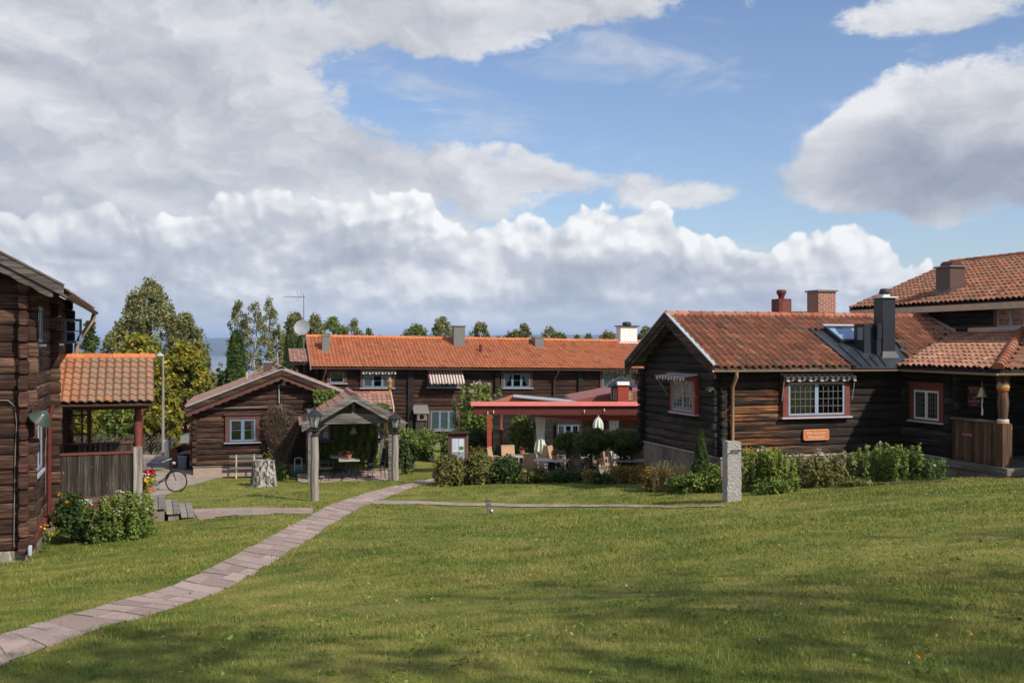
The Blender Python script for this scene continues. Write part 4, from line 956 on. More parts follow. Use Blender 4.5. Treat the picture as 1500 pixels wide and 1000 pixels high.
for P_ in (P5, P6):
    q5 = [Vector(p) + Vector((0, 0, h)) for h in (-.05, .03) for p in P_]; mb.add(q5, [(3, 2, 1, 0), (4, 5, 6, 7), (0, 1, 5, 4), (1, 2, 6, 5), (2, 3, 7, 6), (3, 0, 4, 7)])
mb.box(5.17, 11, YH + .02, -2.0, ZE - .12, ZE - .07); mb.build('roof_boarding', M['log_dark'], roof3)
mb = MB(); a, b = Vector((5.12, -OV - .02, ZE + .05)), Vector((XU - .05, yv - .02, 3.23 + .06)); mb.beam(a, b, .13, .03); mb.build('valley_flashing', M['red_bright'], roof3)
mb = MB(); gutter(mb, (5.09, -OV, ZE - .045), (5.09, YH - .05, ZE - .06), .055); gutter(mb, (5.05, YH - .055, ZE - .06), (11, YH - .055, ZE - .07), .055); mb.build('gutter', M['copper'], U_)
winpx(U_, FR, 'left', 5.6, 1332, 1381.5, 561, 614, d=.14, cas='red_wood', cw=.17, sash='white', ns=2, grid=(4, 5), arcs=True, head=True, sashw=.05, curt=[(.0, .25), (.78, 1.0)])
# porch: floor, boarded parapet, turned post
FZ = -.02; py0, py1 = -2.05, -3.62
mb = MB()
for k_ in range(14): mb.box(5.36, 10.5, -2.06 - (k_ + 1) * .145, -2.06 - k_ * .145 - .006, FZ - .05, FZ, rnd=(k_ * .37) % 1)
mb.box(5.30, 5.36, -4.1, -2.0, FZ - .17, FZ + .01, .3); mb.box(5.3, 10.5, -4.16, -4.1, FZ - .17, FZ + .01, .6); mb.build('porch_floor', M['board_grey'], U_)
mb = MB()
for k_ in range(11):
    y_ = py0 - .02 - k_ * .138; mb.box(5.50, 5.525 + .004 * (k_ % 2), y_ - .134, y_, FZ + .02, 1.02, rnd=(k_ * .61) % 1)
for k_ in range(3): y_ = py1 - .14 - k_ * .0; 
mb.build('parapet', M['vboard_brown'], U_)
mb = MB(); mb.box(5.44, 5.60, py1, py0, 1.02, 1.07); mb.build('handrail', M['board_grey'], U_)
mb = MB(); pc = (5.55, -3.76); mb.box(pc[0] - .14, pc[0] + .14, pc[1] - .14, pc[1] + .14, FZ, 1.02); mb.lathe([(.10, 1.14), (.12, 1.35), (.135, 1.5), (.115, 1.75), (.10, 1.82)], 12, (pc[0], pc[1], 0)); mb.box(pc[0] - .11, pc[0] + .11, pc[1] - .11, pc[1] + .11, 2.0, ZE - .08)
post = mb.build('porch_post', M['vboard_brown'], U_)
for k_, (z0, z1, r_, c_) in enumerate([(1.02, 1.06, .15, (.50, .24, .06)), (1.06, 1.13, .135, (.55, .52, .48)), (1.81, 1.87, .14, (.40, .10, .05)), (1.87, 1.94, .15, (.52, .27, .07)), (1.94, 1.98, .14, (.42, .48, .44)), (1.98, 2.03, .125, (.50, .30, .12))]):
    mb = MB(); mb.lathe([(r_ * .9, z0), (r_, z0 + .012), (r_, z1 - .012), (r_ * .9, z1)], 16, (pc[0], pc[1], 0)); mb.build('painted_ring', paint('ring_paint', c_, .55, .1), post)
mb = MB(); mb.beam((7.2, -3.2, FZ), (8.2, -4.2, .75), .03, .03); mb.beam((7.2, -3.2, FZ - .0), (7.2, -3.2, .6), .03, .03); mb.build('stair_rail', M['grey_metal'], U_)
for k_, (z0, z1) in enumerate(((-.38, -.2), (-.58, -.4))): mb = MB(); mb.box(6.2, 9.5, -4.42 - k_ * .32, -4.12 - k_ * .32, z0, z1); mb.build('step', M['board_grey'], U_)
# red notice boards with opening hours on the porch wall, small name plate on the parapet
a, b, c = FR.hit('y', -2.10, 1417.5, 596), FR.hit('y', -2.10, 1435.5, 596), FR.hit('y', -2.10, 1417.5, 565); M['notice'] = paint('dark_red_notice', (.16, .03, .035), .5, .1); M['notice_txt'] = simple('pale_notice_letters', (.45, .38, .34), .6)
w_, h_ = b.x - a.x, c.z - a.z
ns = empty('notice_board', FR.w((a.x, -2.08, a.z)), FR.rz, 'dark red notice board with opening hours hanging on the porch wall behind the bell', 'sign')
mb = MB(); mb.box(0, w_, -.03, .01, 0, h_ * .54); mb.box(0, w_, -.03, .01, h_ * .56, h_); mb.build('board', M['notice'], ns)
for s_, z_, sz in (('Reception', .90, .085), ('07-23', .72, .12), ('WC', .44, .085), ('Gårdsbutik', .28, .085), ('(200 m)', .12, .05)): text(s_, sz, M['notice_txt'], ns, (w_ / 2, -.034, h_ * z_), (math.pi / 2, 0, 0))
a = FR.hit('x', 5.49, 1408, 635.5); pl = empty('name_plate', FR.w((5.495, a.y, a.z)), FR.rz, 'small red name plate nailed to the brown boarded porch parapet', 'sign')
mb = MB(); mb.box(-.012, .003, -.42, 0, -.05, .05); mb.build('board', M['red_wood'], pl)
text('UTGÅNG', .075, M['notice_txt'], pl, (-.015, -.21, 0), (math.pi / 2, 0, -math.pi / 2))
# brass bell under the porch eave
p = FR.hit('x', 5.35, 1438.5, 566); bl = empty('hanging_bell', FR.w((5.35, p.y, p.z)), 0, 'pale brass bell with a long knotted rope hanging at the porch corner', 'bell')
mb = MB(); mb.lathe([(.02, 0), (.05, -.02), (.065, -.08), (.08, -.15), (.135, -.24), (.14, -.25), (.12, -.24), (.05, -.1)], 20); mb.tube([(0, 0, 0), (0, 0, .12)], .01, 6); mb.build('bell', simple('dull_brass', (.36, .28, .15), .4, .7), bl, smooth=True)
mb = MB(); mb.tube([(0, 0, -.2), (.006, 0, -.35), (-.006, 0, -.45), (.008, .0, -.58), (0, 0, -.7)], [.012, .018, .013, .022, .026], 8); mb.build('bell_rope', M['cloth'], bl, smooth=True)
# ================================================================ orange-roofed building behind the near log house
FB = Frame((9.3, 41.0, -4.0), 16.8)
B_ = FB.root('rear_building', 'building with bright orange tiles showing just over the near ridge, red ventilation chimney on it', 'house')
mb = MB(); pent(mb, 0, 7.2, 6, 0, 3.3, 4.95); mb.build('wall', M['log_dark'], B_)
vb, hb_ = slope_v(3.4, 1.75); mb = MB(); tiles(mb, (-.3, -.4, 3.35), (1, 0, 0), vb, 7.8, hb_, .24, .36, seed=41); tiles(mb, (7.5, 6.4, 3.35), (-1, 0, 0), (0, -vb[1], vb[2]), 7.8, hb_, .3, .4, seed=42)
rb = mb.build('tile_roof', M['tile_orange'], B_); mb = MB(); ridge_tiles(mb, (-.3, 3.0, 5.13), (7.5, 3.0, 5.13), .12, .36); mb.build('ridge_tiles', M['ridge_new'], rb)
c0 = FB.hit('y', 2.2, 1144.5, 463); zt = FB.hit('y', 2.2, 1144, 438).z; mb = MB(); vbox(mb, (c0.x, c0.y), .62, .62, 4.2, zt); rc = mb.build('chimney', M['red_dark'], rb); rc['label'] = 'square red metal ventilation chimney with round hood'
mb = MB(); vbox(mb, (c0.x + .05, c0.y - .315), .40, .015, zt - .60, zt - .10); mb.build('louvre', M['red_wood'], rc)
mb = MB(); mb.lathe([(.13, 0), (.13, .12), (.21, .26), (.22, .34), (.18, .40), (.16, .41)], 16, (c0.x, c0.y, zt)); mb.build('hood', M['red_dark'], rc, smooth=True)
for px_, w__ in ((1172, .5),):
    c0 = FB.hit('y', 3.2, px_, 461); mb = MB(); mb.tube([(c0.x - w__, c0.y, c0.z - .03), (c0.x + w__, c0.y, c0.z - .03)], .19, 12); mb.build('vent_drum', M['red_dark'], rb)
# ================================================================ the long two-storey building with the orange roof
FL = Frame((-10.67, 55.74, -5.55), 15.6, .7)
L_ = FL.root('long_log_house', 'long two storey dark log building with a bright orange tile roof and striped awnings', 'house')
DL, OL = 7.0, .6; e0 = FL.hit('y', -OL, 456, 538); r0 = FL.hit('y', DL / 2, 449, 494); ZLE, ZLR = e0.z, r0.z; tL = (ZLR - ZLE) / (DL / 2 + OL); XL = 23.5
mb = MB(); pent(mb, 0, XL, DL, -.6, ZLE + OL * tL - .12, ZLR - .14); logwall(mb, (0, 0), (XL, 0), 0, ZLE + .1, 19, seed=51, step=.8, bulge=.05); mb.build('log_wall', M['log_long'], L_)
mb = MB(); mb.box(-.05, XL, -.05, DL, -.8, 0); mb.build('foundation', M['found'], L_)
vl, hl_ = slope_v(DL / 2 + OL, ZLR - ZLE); xv = -.65
SL = Slope(FL, (xv, -OL, ZLE), (1, 0, 0), vl)
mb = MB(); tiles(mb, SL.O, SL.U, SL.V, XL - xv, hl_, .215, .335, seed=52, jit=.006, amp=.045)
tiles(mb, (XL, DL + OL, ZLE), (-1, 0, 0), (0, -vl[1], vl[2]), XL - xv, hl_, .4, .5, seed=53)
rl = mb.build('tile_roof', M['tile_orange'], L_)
mb = MB(); ridge_tiles(mb, (xv, DL / 2, ZLR + .06), (XL, DL / 2, ZLR + .02), .12, .38); mb.build('ridge_tiles', M['ridge_new'], rl)
mb = MB(); mb.prism([(-OL, ZLE - .06), (DL / 2, ZLR - .06), (DL + OL, ZLE - .06), (DL + OL, ZLE + .02), (DL / 2, ZLR + .02), (-OL, ZLE + .02)], xv, XL, 'x'); mb.build('roof_boarding', M['log_long'], rl)
mb = MB()
for sg_ in (1, -1):
    ya, yb = (-OL, DL / 2) if sg_ > 0 else (DL + OL, DL / 2)
    mb.add([(x, y, z + dz_) for x in (xv - .07, xv) for y, z, dz_ in ((ya, ZLE, -.14), (yb, ZLR, -.14), (yb, ZLR, .13), (ya, ZLE, .13))], [(0, 1, 2, 3), (7, 6, 5, 4), (0, 4, 5, 1), (1, 5, 6, 2), (2, 6, 7, 3), (3, 7, 4, 0)])
mb.build('verge_board', M['tile_pink'], L_)
mb = MB(); gutter(mb, (xv, -OL - .06, ZLE - .04), (XL, -OL - .06, ZLE - .06), .06); mb.build('gutter', M['brown_metal'], L_)
for px_, m__, y0_, y1_ in ((473, 'brown_metal', 541, 600), (811.5, 'pink_wood', 541, 600)):
    a = FL.hit('y', -.15, px_, 552); b = FL.hit('y', -.15, px_, y1_)
    mb = MB(); mb.tube([(a.x + .12, -OL - .04, ZLE - .1), (a.x + .1, -OL - .03, ZLE - .25), (a.x, -.16, ZLE - .65), (a.x, -.16, 0)], .05, 8); mb.build('downpipe', M[m__], L_, smooth=True)
for px0, px1 in ((598, 606.5), (725.5, 732.5), (847.5, 854.5)):
    a, b = FL.hit('y', -.22, px0, 560), FL.hit('y', -.22, px1, 560); mb = MB(); mb.box(a.x, b.x, -.2, .05, -.1, ZLE + .05, .1); mb.build('wall_post', M['log_dark'], L_)
kw = dict(cas='pink_wood', sash='blue_wood', cw=.16, d=.14, sashw=.06)
winpx(L_, FL, 'front', 0, 479, 508, 541, 561, sash='blue_wood', cas='pink_wood', cw=.17, ns=1, grid=(1, 1), curt=None)
FULL = [(.02, .335), (.335, .665), (.665, .98)]
winpx(L_, FL, 'front', 0, 528, 578, 544, 568, ns=3, grid=(1, 2), curt=[(.02, .33), (.67, .98)], awn=dict(drop=.03, out=.35, val=.16, over=.02, n=11, top=.05, arms=True), **kw)
winpx(L_, FL, 'front', 0, 626, 676, 544, 567, ns=3, grid=(1, 2), curt=[(.02, .33), (.67, .98)], awn=dict(drop=.62, out=.75, val=.12, over=.02, n=12, top=.05, arms=False), **kw)
winpx(L_, FL, 'front', 0, 734, 780, 543, 568, ns=3, grid=(1, 2), curt=[(.0, .3, .35), (.7, 1.0, .35), (.02, .98, 1, .02)][:2], **kw)
winpx(L_, FL, 'front', 0, 879, 930, 543, 568, ns=3, grid=(1, 2), curt=[(.02, .25), (.8, .98)], awn=dict(drop=.03, out=.35, val=.16, over=.02, n=11, top=.05, arms=True), **kw)
winpx(L_, FL, 'front', 0, 627, 674, 598, 630, ns=3, grid=(1, 2), curt=FULL, head=True, **kw)
winpx(L_, FL, 'front', 0, 533, 566, 600, 640, ns=2, grid=(1, 3), curt=[(.02, .98)], **kw)
# roof furniture
def stack(px0, px1, ytop, ybase, m_, fr=FL, sl=SL, capw=.08, par=rl, label=None, depth=.55, apron=True, cap='grey_metal', capm=True):
    a = sl.at(px0, ybase); b = sl.at(px1, ybase); zt = fr.hit('y', a.y + .05, px0, ytop).z; mb = MB(); w_ = b.x - a.x; x0 = a.x
    y0 = a.y + .02; mb.box(x0, x0 + w_, y0, y0 + depth, a.z - .2, zt)
    if apron: mb.box(x0 - .18, x0 + w_ + .18, y0 - .2, y0 + .01, a.z - .02, a.z + .07)
    c = mb.build('chimney', M[m_], par)
    if label: c['label'] = label
    if capm: mb = MB(); mb.box(x0 - capw, x0 + w_ + capw, y0 - capw, y0 + depth + capw, zt, zt + .06); mb.build('chimney_cap', M[cap], c)
    return c, (x0, y0, w_, zt, a.z)
stack(472, 483.5, 492, 516, 'grey_metal', label='low grey metal-clad chimney at the left end of the orange roof', capw=.03)
stack(665, 681, 478, 508, 'grey_metal', label='tall grey metal-clad chimney with red hood behind', depth=.7, capw=.05)
stack(784, 796.5, 494.5, 510, 'grey_metal', label='small grey metal-clad chimney right of the middle of the roof', depth=.9, capw=.02)
c, (x0, y0, w_, zt, zb) = stack(909, 933, 478, 502.5, 'plaster', label='white plastered chimney with dark cap on the orange roof', depth=.75, capw=.12, cap='black_metal')
mb = MB(); mb.lathe([(.22, .06), (.30, .12), (.30, .2), (.22, .3), (.2, .31)], 10, (x0 + w_ / 2, y0 + .38, zt)); mb.build('cowl', M['soot'], c)
p = SL.at(704, 517); mb = MB(); mb.tube([p, p + Vector((0, 0, .42))], .09, 10); mb.tube([p + Vector((0, 0, .42)), p + Vector((0, 0, .50))], .11, 10); mb.lathe([(.26, -.05), (.12, .1)], 10, p); mb.build('vent_pipe', M['red_dark'], rl)
p = FL.hit('y', DL / 2 + .1, 730, 498); mb = MB(); mb.lathe([(.08, -.2), (.08, .1), (.13, .12), (.10, .22), (.02, .25)], 8, p); mb.build('vent_pipe', M['soot'], rl)
p = FL.hit('y', DL / 2 + .5, 556, 494); mb = MB(); mb.lathe([(.07, -.3), (.07, .0), (.12, .02), (.10, .12), (.02, .15)], 8, p); mb.build('vent_pipe', M['soot'], rl)
# left annexe: little tiled roof over an open balcony
a, b, c = FL.hit('y', .6, 424, 531), FL.hit('y', .6, 455, 531), FL.hit('y', 2.2, 423, 512); wa = 0 - a.x
mb = MB(); vv, hh = slope_v(1.9, c.z - a.z); tiles(mb, (a.x, .3, a.z), (1, 0, 0), vv, wa - .02, hh, .22, .33, seed=61); an = mb.build('balcony_roof', M['tile_pink'], L_)
mb = MB(); mb.prism([(.25, a.z - .12), (.25, a.z), (2.2, c.z), (4.0, a.z), (4.0, a.z - .12)], a.x, -.66, 'x'); mb.build('roof_boarding', M['log_dark'], an)
mb = MB(); mb.box(a.x + .4, -.02, 1.6, 3.8, 0, a.z - .12); mb.build('balcony_wall', M['log_dark'], L_)
for x_ in (a.x + .35, a.x + .75, -.35): mb = MB(); mb.box(x_, x_ + .14, .5, .64, 0, a.z - .12); mb.build('balcony_post', M['log_end'], L_)
# dish and antenna on the annexe roof
p = FL.w(FL.hit('y', 1.8, 445, 505)); q = W(444, 480.5, p.y)
da = empty('satellite_dish', (p.x, p.y, p.z - .9), 0, 'grey round satellite dish on a mast at the left end of the orange roof', 'satellite dish')
hq = q.z - (p.z - .9); mb = MB(); mb.tube([(0, 0, 0), (0, 0, hq - .1)], .03, 8); mb.build('mast', M['grey_metal'], da)
mb = MB(); prof = [(.02, .0), (.2, .02), (.35, .06), (.46, .115), (.455, .125), (.34, .075), (.2, .035), (.02, .015)]
mb.M = Matrix.Translation((q.x - p.x, -.18, hq)) @ Matrix.Rotation(math.radians(72), 4, 'X') @ Matrix.Rotation(math.radians(0), 4, 'Y'); mb.lathe(prof, 28)
mb.build('dish', paint('dish_grey', (.27, .29, .31), .5, .1), da, smooth=True)
mb = MB(); mb.tube([(q.x - p.x, -.15, hq - .35), (q.x - p.x + .05, -.6, hq - .25), (q.x - p.x + .03, -.62, hq - .18)], .015, 6); mb.build('feed_arm', M['grey_metal'], da)
q2 = W(445, 432, p.y + .5); at = empty('tv_antenna', (q2.x, p.y + .5, p.z - .9), 0, 'thin television antenna on a tall mast above the satellite dish', 'antenna')
ha = q2.z - (p.z - .9); mb = MB(); mb.tube([(0, 0, 0), (0, 0, ha + .1)], [.035, .022], 8); mb.build('mast', M['grey_metal'], at)
mb = MB(); ln = 29 / F * (p.y + .5); mb.tube([(.1, 0, ha - .12), (-ln, -.1, ha - .10)], .013, 5)
for k_ in range(12): x_ = -ln * (k_ + .4) / 12; s_ = .30 if k_ < 11 else .3; mb.tube([(x_, -.04 - .30, ha - .11 + .0), (x_, -.04 + .30, ha - .11)], .008, 4); mb.tube([(x_, 0, ha - .17), (x_, 0, ha - .06)], .006, 4)
mb.tube([(-.25, 0, ha - .1), (-.45, 0, ha + .25)], .01, 4); mb.tube([(-.15, 0, ha - .1), (-.15, 0, ha + .3)], .01, 4); mb.tube([(-.25, 0, ha - .1), (-.42, 0, ha - .4)], .008, 4); mb.build('elements', M['grey_metal'], at)
# ventilation box and little lean-to on the lower wall
a, b, c = FL.hit('y', -.5, 607, 612), FL.hit('y', -.5, 627, 612), FL.hit('y', -.5, 607, 594); w_ = b.x - a.x
mb = MB(); mb.box(a.x + .1, b.x - .02, -.45, 0, a.z - 1.7, a.z - .0); hc = mb.build('heat_pump_cover', M['vboard'], L_)
mb = MB(); mb.add([(a.x - .05, -.62, a.z + .28), (b.x + .05, -.62, a.z + .28), (b.x + .05, .0, c.z + .05), (a.x - .05, 0, c.z + .05), (a.x - .05, -.62, a.z + .24), (b.x + .05, -.62, a.z + .24), (b.x + .05, .0, c.z), (a.x - .05, 0, c.z)], [(0, 1, 2, 3), (7, 6, 5, 4), (0, 4, 5, 1), (1, 5, 6, 2), (2, 6, 7, 3), (3, 7, 4, 0)]); mb.build('cover_roof', M['grey_metal'], hc)
mb = MB(); mb.box(a.x + .15, b.x - .06, -.55, -.452, a.z - .14, a.z + .24); hb2 = mb.build('heat_pump', paint('brown_grey_case', (.16, .125, .10), .6), hc)
mb = MB(); mb.tube([(a.x + .42, -.553, a.z + .06), (a.x + .42, -.562, a.z + .06)], .13, 16); mb.build('fan_opening', M['dark'], hb2)
# ================================================================ tiled entrance canopy between cabin and long house
FQ = Frame((W(576, 0, 46).x, 46, -5.2), 12.0)
a, b, c = FQ.hit('y', 0, 505, 602), FQ.hit('y', 0, 578, 603), FQ.hit('y', 1.5, 568, 577)
Q_ = empty('entrance_canopy', FQ.o, FQ.rz, 'small tiled entrance roof with a carved finial between the gazebo and the long building', 'canopy')
vq, hq_ = slope_v(1.5, c.z - a.z); mb = MB(); tiles(mb, (a.x, 0, a.z), (1, 0, 0), vq, c.x + .12 - a.x, hq_, .22, .34, seed=63, clip=lambda u, v: True); tiles(mb, (c.x + .12, 3.0, a.z), (-1, 0, 0), (0, -vq[1], vq[2]), c.x + .12 - a.x, hq_, .3, .4, seed=64)
rq = mb.build('tile_roof', M['tile_pink'], Q_); mb = MB(); ridge_tiles(mb, (a.x, 1.5, c.z + .05), (c.x + .12, 1.5, c.z + .05), .1, .33); mb.build('ridge_tiles', M['ridge'], rq)
mb = MB(); mb.prism([(.0, a.z - .08), (1.5, c.z - .08), (3.0, a.z - .08), (3, a.z), (1.5, c.z), (0, a.z)], a.x, c.x + .1, 'x'); mb.build('roof_boarding', M['log_dark'], rq)
mb = MB()
for ya, yb in ((-.03, 1.5), (3.03, 1.5)): mb.add([(x, y, z + dz_) for x in (c.x + .12, c.x + .18) for y, z, dz_ in ((ya, a.z, -.12), (yb, c.z, -.12), (yb, c.z, .12), (ya, a.z, .12))], [(0, 1, 2, 3), (7, 6, 5, 4), (0, 4, 5, 1), (1, 5, 6, 2), (2, 6, 7, 3), (3, 7, 4, 0)])
mb.build('verge_board', M['cream'], Q_)
mb = MB(); mb.lathe([(.03, 0), (.10, .10), (.05, .2), (.12, .32), (.09, .48), (.14, .6), (.03, .8)], 8, (c.x + .1, 1.5, c.z)); mb.build('finial', paint('weathered_ochre', (.30, .19, .06), .7), Q_)
for x_ in (a.x + .5, c.x - .1): 
    for y_ in (.15, 2.75): mb = MB(); mb.box(x_, x_ + .14, y_, y_ + .14, 0, a.z + .02); mb.build('post', M['log_end'], Q_)
mb = MB(); mb.box(a.x + .4, c.x + .1, .1, .25, a.z - .22, a.z - .02); mb.build('beam', M['white'], Q_)
# ================================================================ the small log cabin
FC = Frame((-12.12, 38.0, -4.62), 15.0)
C_ = FC.root('log_cabin', 'small red brown log cabin with scalloped red barge boards and a blue-grey window', 'house')
WC, DC = 6.75, 6.2; e0 = FC.hit('y', -.55, 272, 598); ap = FC.hit('y', -.55, 413, 543); ZE_, ZA = e0.z, ap.z; xa = WC / 2 + .0; ex0 = e0.x; ex1 = 2 * ap.x - ex0; xa = ap.x; tC = (ZA - ZE_) / (xa - ex0)
def clipc(z, h): top = z + h * .35; m_ = max(0, (top - (ZE_ - ex0 * tC - .12)) / tC); return (m_, WC - m_) if m_ < WC / 2 else (0, 0)
mb = MB(); mb.prism([(.03, -.05), (WC - .03, -.05), (WC - .03, ZE_ - ex0 * tC - .15), (xa, ZA - .18), (.03, ZE_ - ex0 * tC - .15)], .03, DC, 'y')
logwall(mb, (0, 0), (WC, 0), 0, ZA - .1, 17, clip=clipc, seed=71, bulge=.055); logwall(mb, (0, DC), (0, 0), 0, ZE_ - ex0 * tC, 11, seed=72); logwall(mb, (WC, 0), (WC, DC), 0, ZE_ - ex0 * tC, 11, seed=73)
mb.build('log_wall', M['log_cabin'], C_)
for x_, dx_ in ((0, -1), (WC, 1)): mb = MB(); corner(mb, x_, 0, dx_, -1, 0, ZE_ + .1, 11, e=.17, seed=75); mb.build('log_corner', M['log_cabin'], C_)
mb = MB(); mb.box(-.04, WC + .04, -.05, DC, -.9, -.01); mb.build('foundation', paint('pinkish_plinth', (.33, .25, .20), .85, .2), C_)
mb = MB(); mb.box(-.07, WC, -.09, -.05, -.04, -.008); mb.build('foundation_ledge', M['board_grey'], C_)
vC, hC = slope_v(xa - ex0, ZA - ZE_)
mb = MB(); tiles(mb, (ex0, DC + .5, ZE_), (0, -1, 0), (vC[1], 0, vC[2]), DC + 1.0, hC, .2, .33, seed=76); tiles(mb, (ex1, -.5, ZE_), (0, 1, 0), (-vC[1], 0, vC[2]), DC + 1.0, hC, .2, .33, seed=77)
rc = mb.build('tile_roof', M['tile_pink'], C_); mb = MB(); ridge_tiles(mb, (xa, DC + .5, ZA + .06), (xa, -.5, ZA + .06), .11, .35); mb.build('ridge_tiles', M['tile_pink'], rc)
mb = MB(); mb.prism([(ex0, ZE_ - .06), (xa, ZA - .06), (ex1, ZE_ - .06), (ex1, ZE_ + .02), (xa, ZA + .02), (ex0, ZE_ + .02)], -.5, DC + .5, 'y'); mb.build('roof_boarding', M['log_cabin'], rc)
def barge(mb, x0, z0, x1, z1, ya, yb, lo, hi, scal=0):
    n = 40 if scal else 1; P_ = []
    for i in range(n + 1):
        t_ = i / n; x, z = x0 + (x1 - x0) * t_, z0 + (z1 - z0) * t_; s_ = scal * abs(math.sin(t_ * math.pi * 13)) if scal else 0; P_.append((x, z + lo - s_ + scal, z + hi))
    for i in range(n):
        a, b = P_[i], P_[i + 1]
        mb.add([(a[0], ya, a[1]), (b[0], ya, b[1]), (b[0], ya, b[2]), (a[0], ya, a[2]), (a[0], yb, a[1]), (b[0], yb, b[1]), (b[0], yb, b[2]), (a[0], yb, a[2])], [(0, 1, 2, 3), (7, 6, 5, 4), (0, 4, 5, 1), (2, 6, 7, 3)] + ([(3, 7, 4, 0)] if i == 0 else []) + ([(1, 5, 6, 2)] if i == n - 1 else []))
for nm, lo, hi, ya, yb, mt_, sc in (('barge_board', -.16, .05, -.55, -.51, 'log_cabin', 0), ('scalloped_board', -.36, -.14, -.49, -.46, 'pink_wood', .06), ('verge_flashing', .05, .09, -.57, -.48, 'light_metal', 0)):
    mb = MB(); barge(mb, ex0, ZE_, xa, ZA, ya, yb, lo, hi, sc); barge(mb, ex1, ZE_, xa, ZA, ya, yb, lo, hi, sc); mb.build(nm, M[mt_], C_)
kw2 = dict(cas='pink_wood', sash='blue_wood', cw=.17, d=.14, sashw=.06)
winpx(C_, FC, 'front', 0, 330, 381, 608, 648, ns=2, grid=(1, 2), curt=[(.84, .98)], head=True, sill='blue_light', **kw2)
winpx(C_, FC, 'front', 0, 452, 490, 614, 646, ns=2, grid=(1, 2), head=False, sill='blue_light', **kw2)
c0 = FC.hit('x', xa - .3, 386, 545); c0 = FC.hit('y', 2.4, 392.5, 547); zt = FC.hit('y', 2.2, 392, 531).z; mb = MB(); vbox(mb, (c0.x, c0.y), .36, .42, c0.z - .7, zt); ch = mb.build('chimney', M['brown_metal'], rc)
mb = MB(); vbox(mb, (c0.x, c0.y), .42, .48, zt, zt + .03)
for k_ in range(3): mb.tube([(c0.x - .12 + k_ * .12, c0.y - .2, zt + .03), (c0.x - .12 + k_ * .12, c0.y - .2, zt + .1), (c0.x - .12 + k_ * .12, c0.y + .2, zt + .1)], .012, 4)
mb.build('chimney_cap', M['light_metal'], ch)
c0 = FC.hit('y', 2.5, 361.5, 556); mb = MB(); mb.tube([(c0.x, c0.y, c0.z - .3), (c0.x, c0.y, c0.z + .32)], .05, 8); mb.build('vent_pipe', M['cream'], rc)
p = FC.hit('y', -.12, 414, 562); mb = MB(); mb.tube([(p.x, -.02, p.z), (p.x - .1, -.2, p.z + .0), (p.x - .14, -.13, p.z - .12), (p.x - .13, -.12, p.z - .75)], .02, 6); mb.box(p.x - .02, p.x + .12, -.14, 0, p.z - .06, p.z + .1); mb.build('cable_pipe', M['light_metal'], C_)
a = FC.hit('y', -.1, 299, 598); b = FC.hit('y', -.1, 392, 598); mb = MB(); mb.box(a.x, b.x, -.12, -.02, a.z - .02, a.z + .03); mb.build('ledge_strip', M['board_grey'], C_)
# ================================================================ the big log house at the left edge, with its tiled porch
FH = Frame((-8.81, 18.0, -3.70), 20.0)
H_ = FH.root('log_house', 'tall brown grey log house filling the left edge, tiled porch and weathered barge boards', 'house')
WH, DH = 8.0, 9.0; ep = FH.hit('y', -.6, 92, 428); ZHE = ep.z; XO = ep.x; bp = FH.hit('y', -.6, 0, 380); tH = (bp.z - ep.z) / (ep.x - bp.x); ZW = ZHE + XO * tH - .1; XM = -WH / 2; ZHR = ZHE + (XO - XM) * tH
def cliph(z, h): top = z + h * .3; m_ = max(0, (top - ZW) / tH); return (m_, WH - m_) if m_ < WH / 2 else (0, 0)
mb = MB(); mb.prism([(-WH + .03, -.05), (-.03, -.05), (-.03, ZW - .05), (XM, ZHR - .2), (-WH + .03, ZW - .05)], .03, DH, 'y')
nlog = round(ZW / .285)
logwall(mb, (-WH, 0), (0, 0), 0, ZW / nlog * (nlog + 7), nlog + 7, clip=cliph, seed=81, bulge=.045, step=.35); logwall(mb, (0, 0), (0, DH), 0, ZW, nlog, seed=82, bulge=.05, step=.35)
mb.build('log_wall', M['log_left'], H_)
def endstack(name, x, y, dx, dy, n, e, w_, mt_, z1, seed, z0=0.0, jit=.04):
    rg = random.Random(seed); mb = MB(); h = (z1 - z0) / n
    for i in range(n): logend(mb, (x - dx * .1, y - dy * .1, z0 + (i + .5) * h), (dx, dy, 0), w_ * rg.uniform(.9, 1.08), h * rg.uniform(.93, 1.0), .1 + e + rg.uniform(-jit, jit), rg)
    return mb.build(name, M[mt_], H_)
h_ = ZW / nlog
endstack('log_corner', -.0, 0, 0, -1, nlog, .26, .17, 'log_end', ZW + .0, 83, z0=h_ * .3 - h_ * .5, jit=.05)
endstack('log_corner', 0, -.0, 1, 0, nlog, .20, .20, 'log_left', ZW, 84)
endstack('log_corner', .0, 4.6, 1, 0, nlog, .24, .22, 'log_left', ZW, 85)
endstack('log_corner', .0, 8.9, 1, 0, nlog, .24, .22, 'log_left', ZW, 86)
def _rub(t):
    o = t.obj(); v = t.voro(o, 3.4, 'DISTANCE_TO_EDGE'); cc = t.voro(o, 3.4, 'F1', 'Color'); n = t.noise(o, 12, 4, .6); c = t.mix(t.sep(cc)[0], (.13, .12, .11, 1), (.27, .24, .20, 1))
    c = t.mix(t.mr(v, .04, .09, 1, 0), c, (.42, .34, .26, 1)); k = t.mr(n, .3, .7, .75, 1.2); return (t.mix(1.0, c, t.xyz(k, k, k), 'MULTIPLY'), t.m('ADD', t.mr(v, 0, .15), t.m('MULTIPLY', n, .3)), .8, .04)
M['rubble'] = mat('rubble_foundation', _rub, .9, .15)
mb = MB(); mb.box(-WH, .03, -.06, DH, -1.2, -.01); mb.build('foundation', M['rubble'], H_)
mb = MB(); mb.box(.0, .13, .15, 5.2, -.04, .10); mb.build('sill_board', M['red_wood'], H_)
vH, hH = slope_v(XO - XM, ZHR - ZHE)
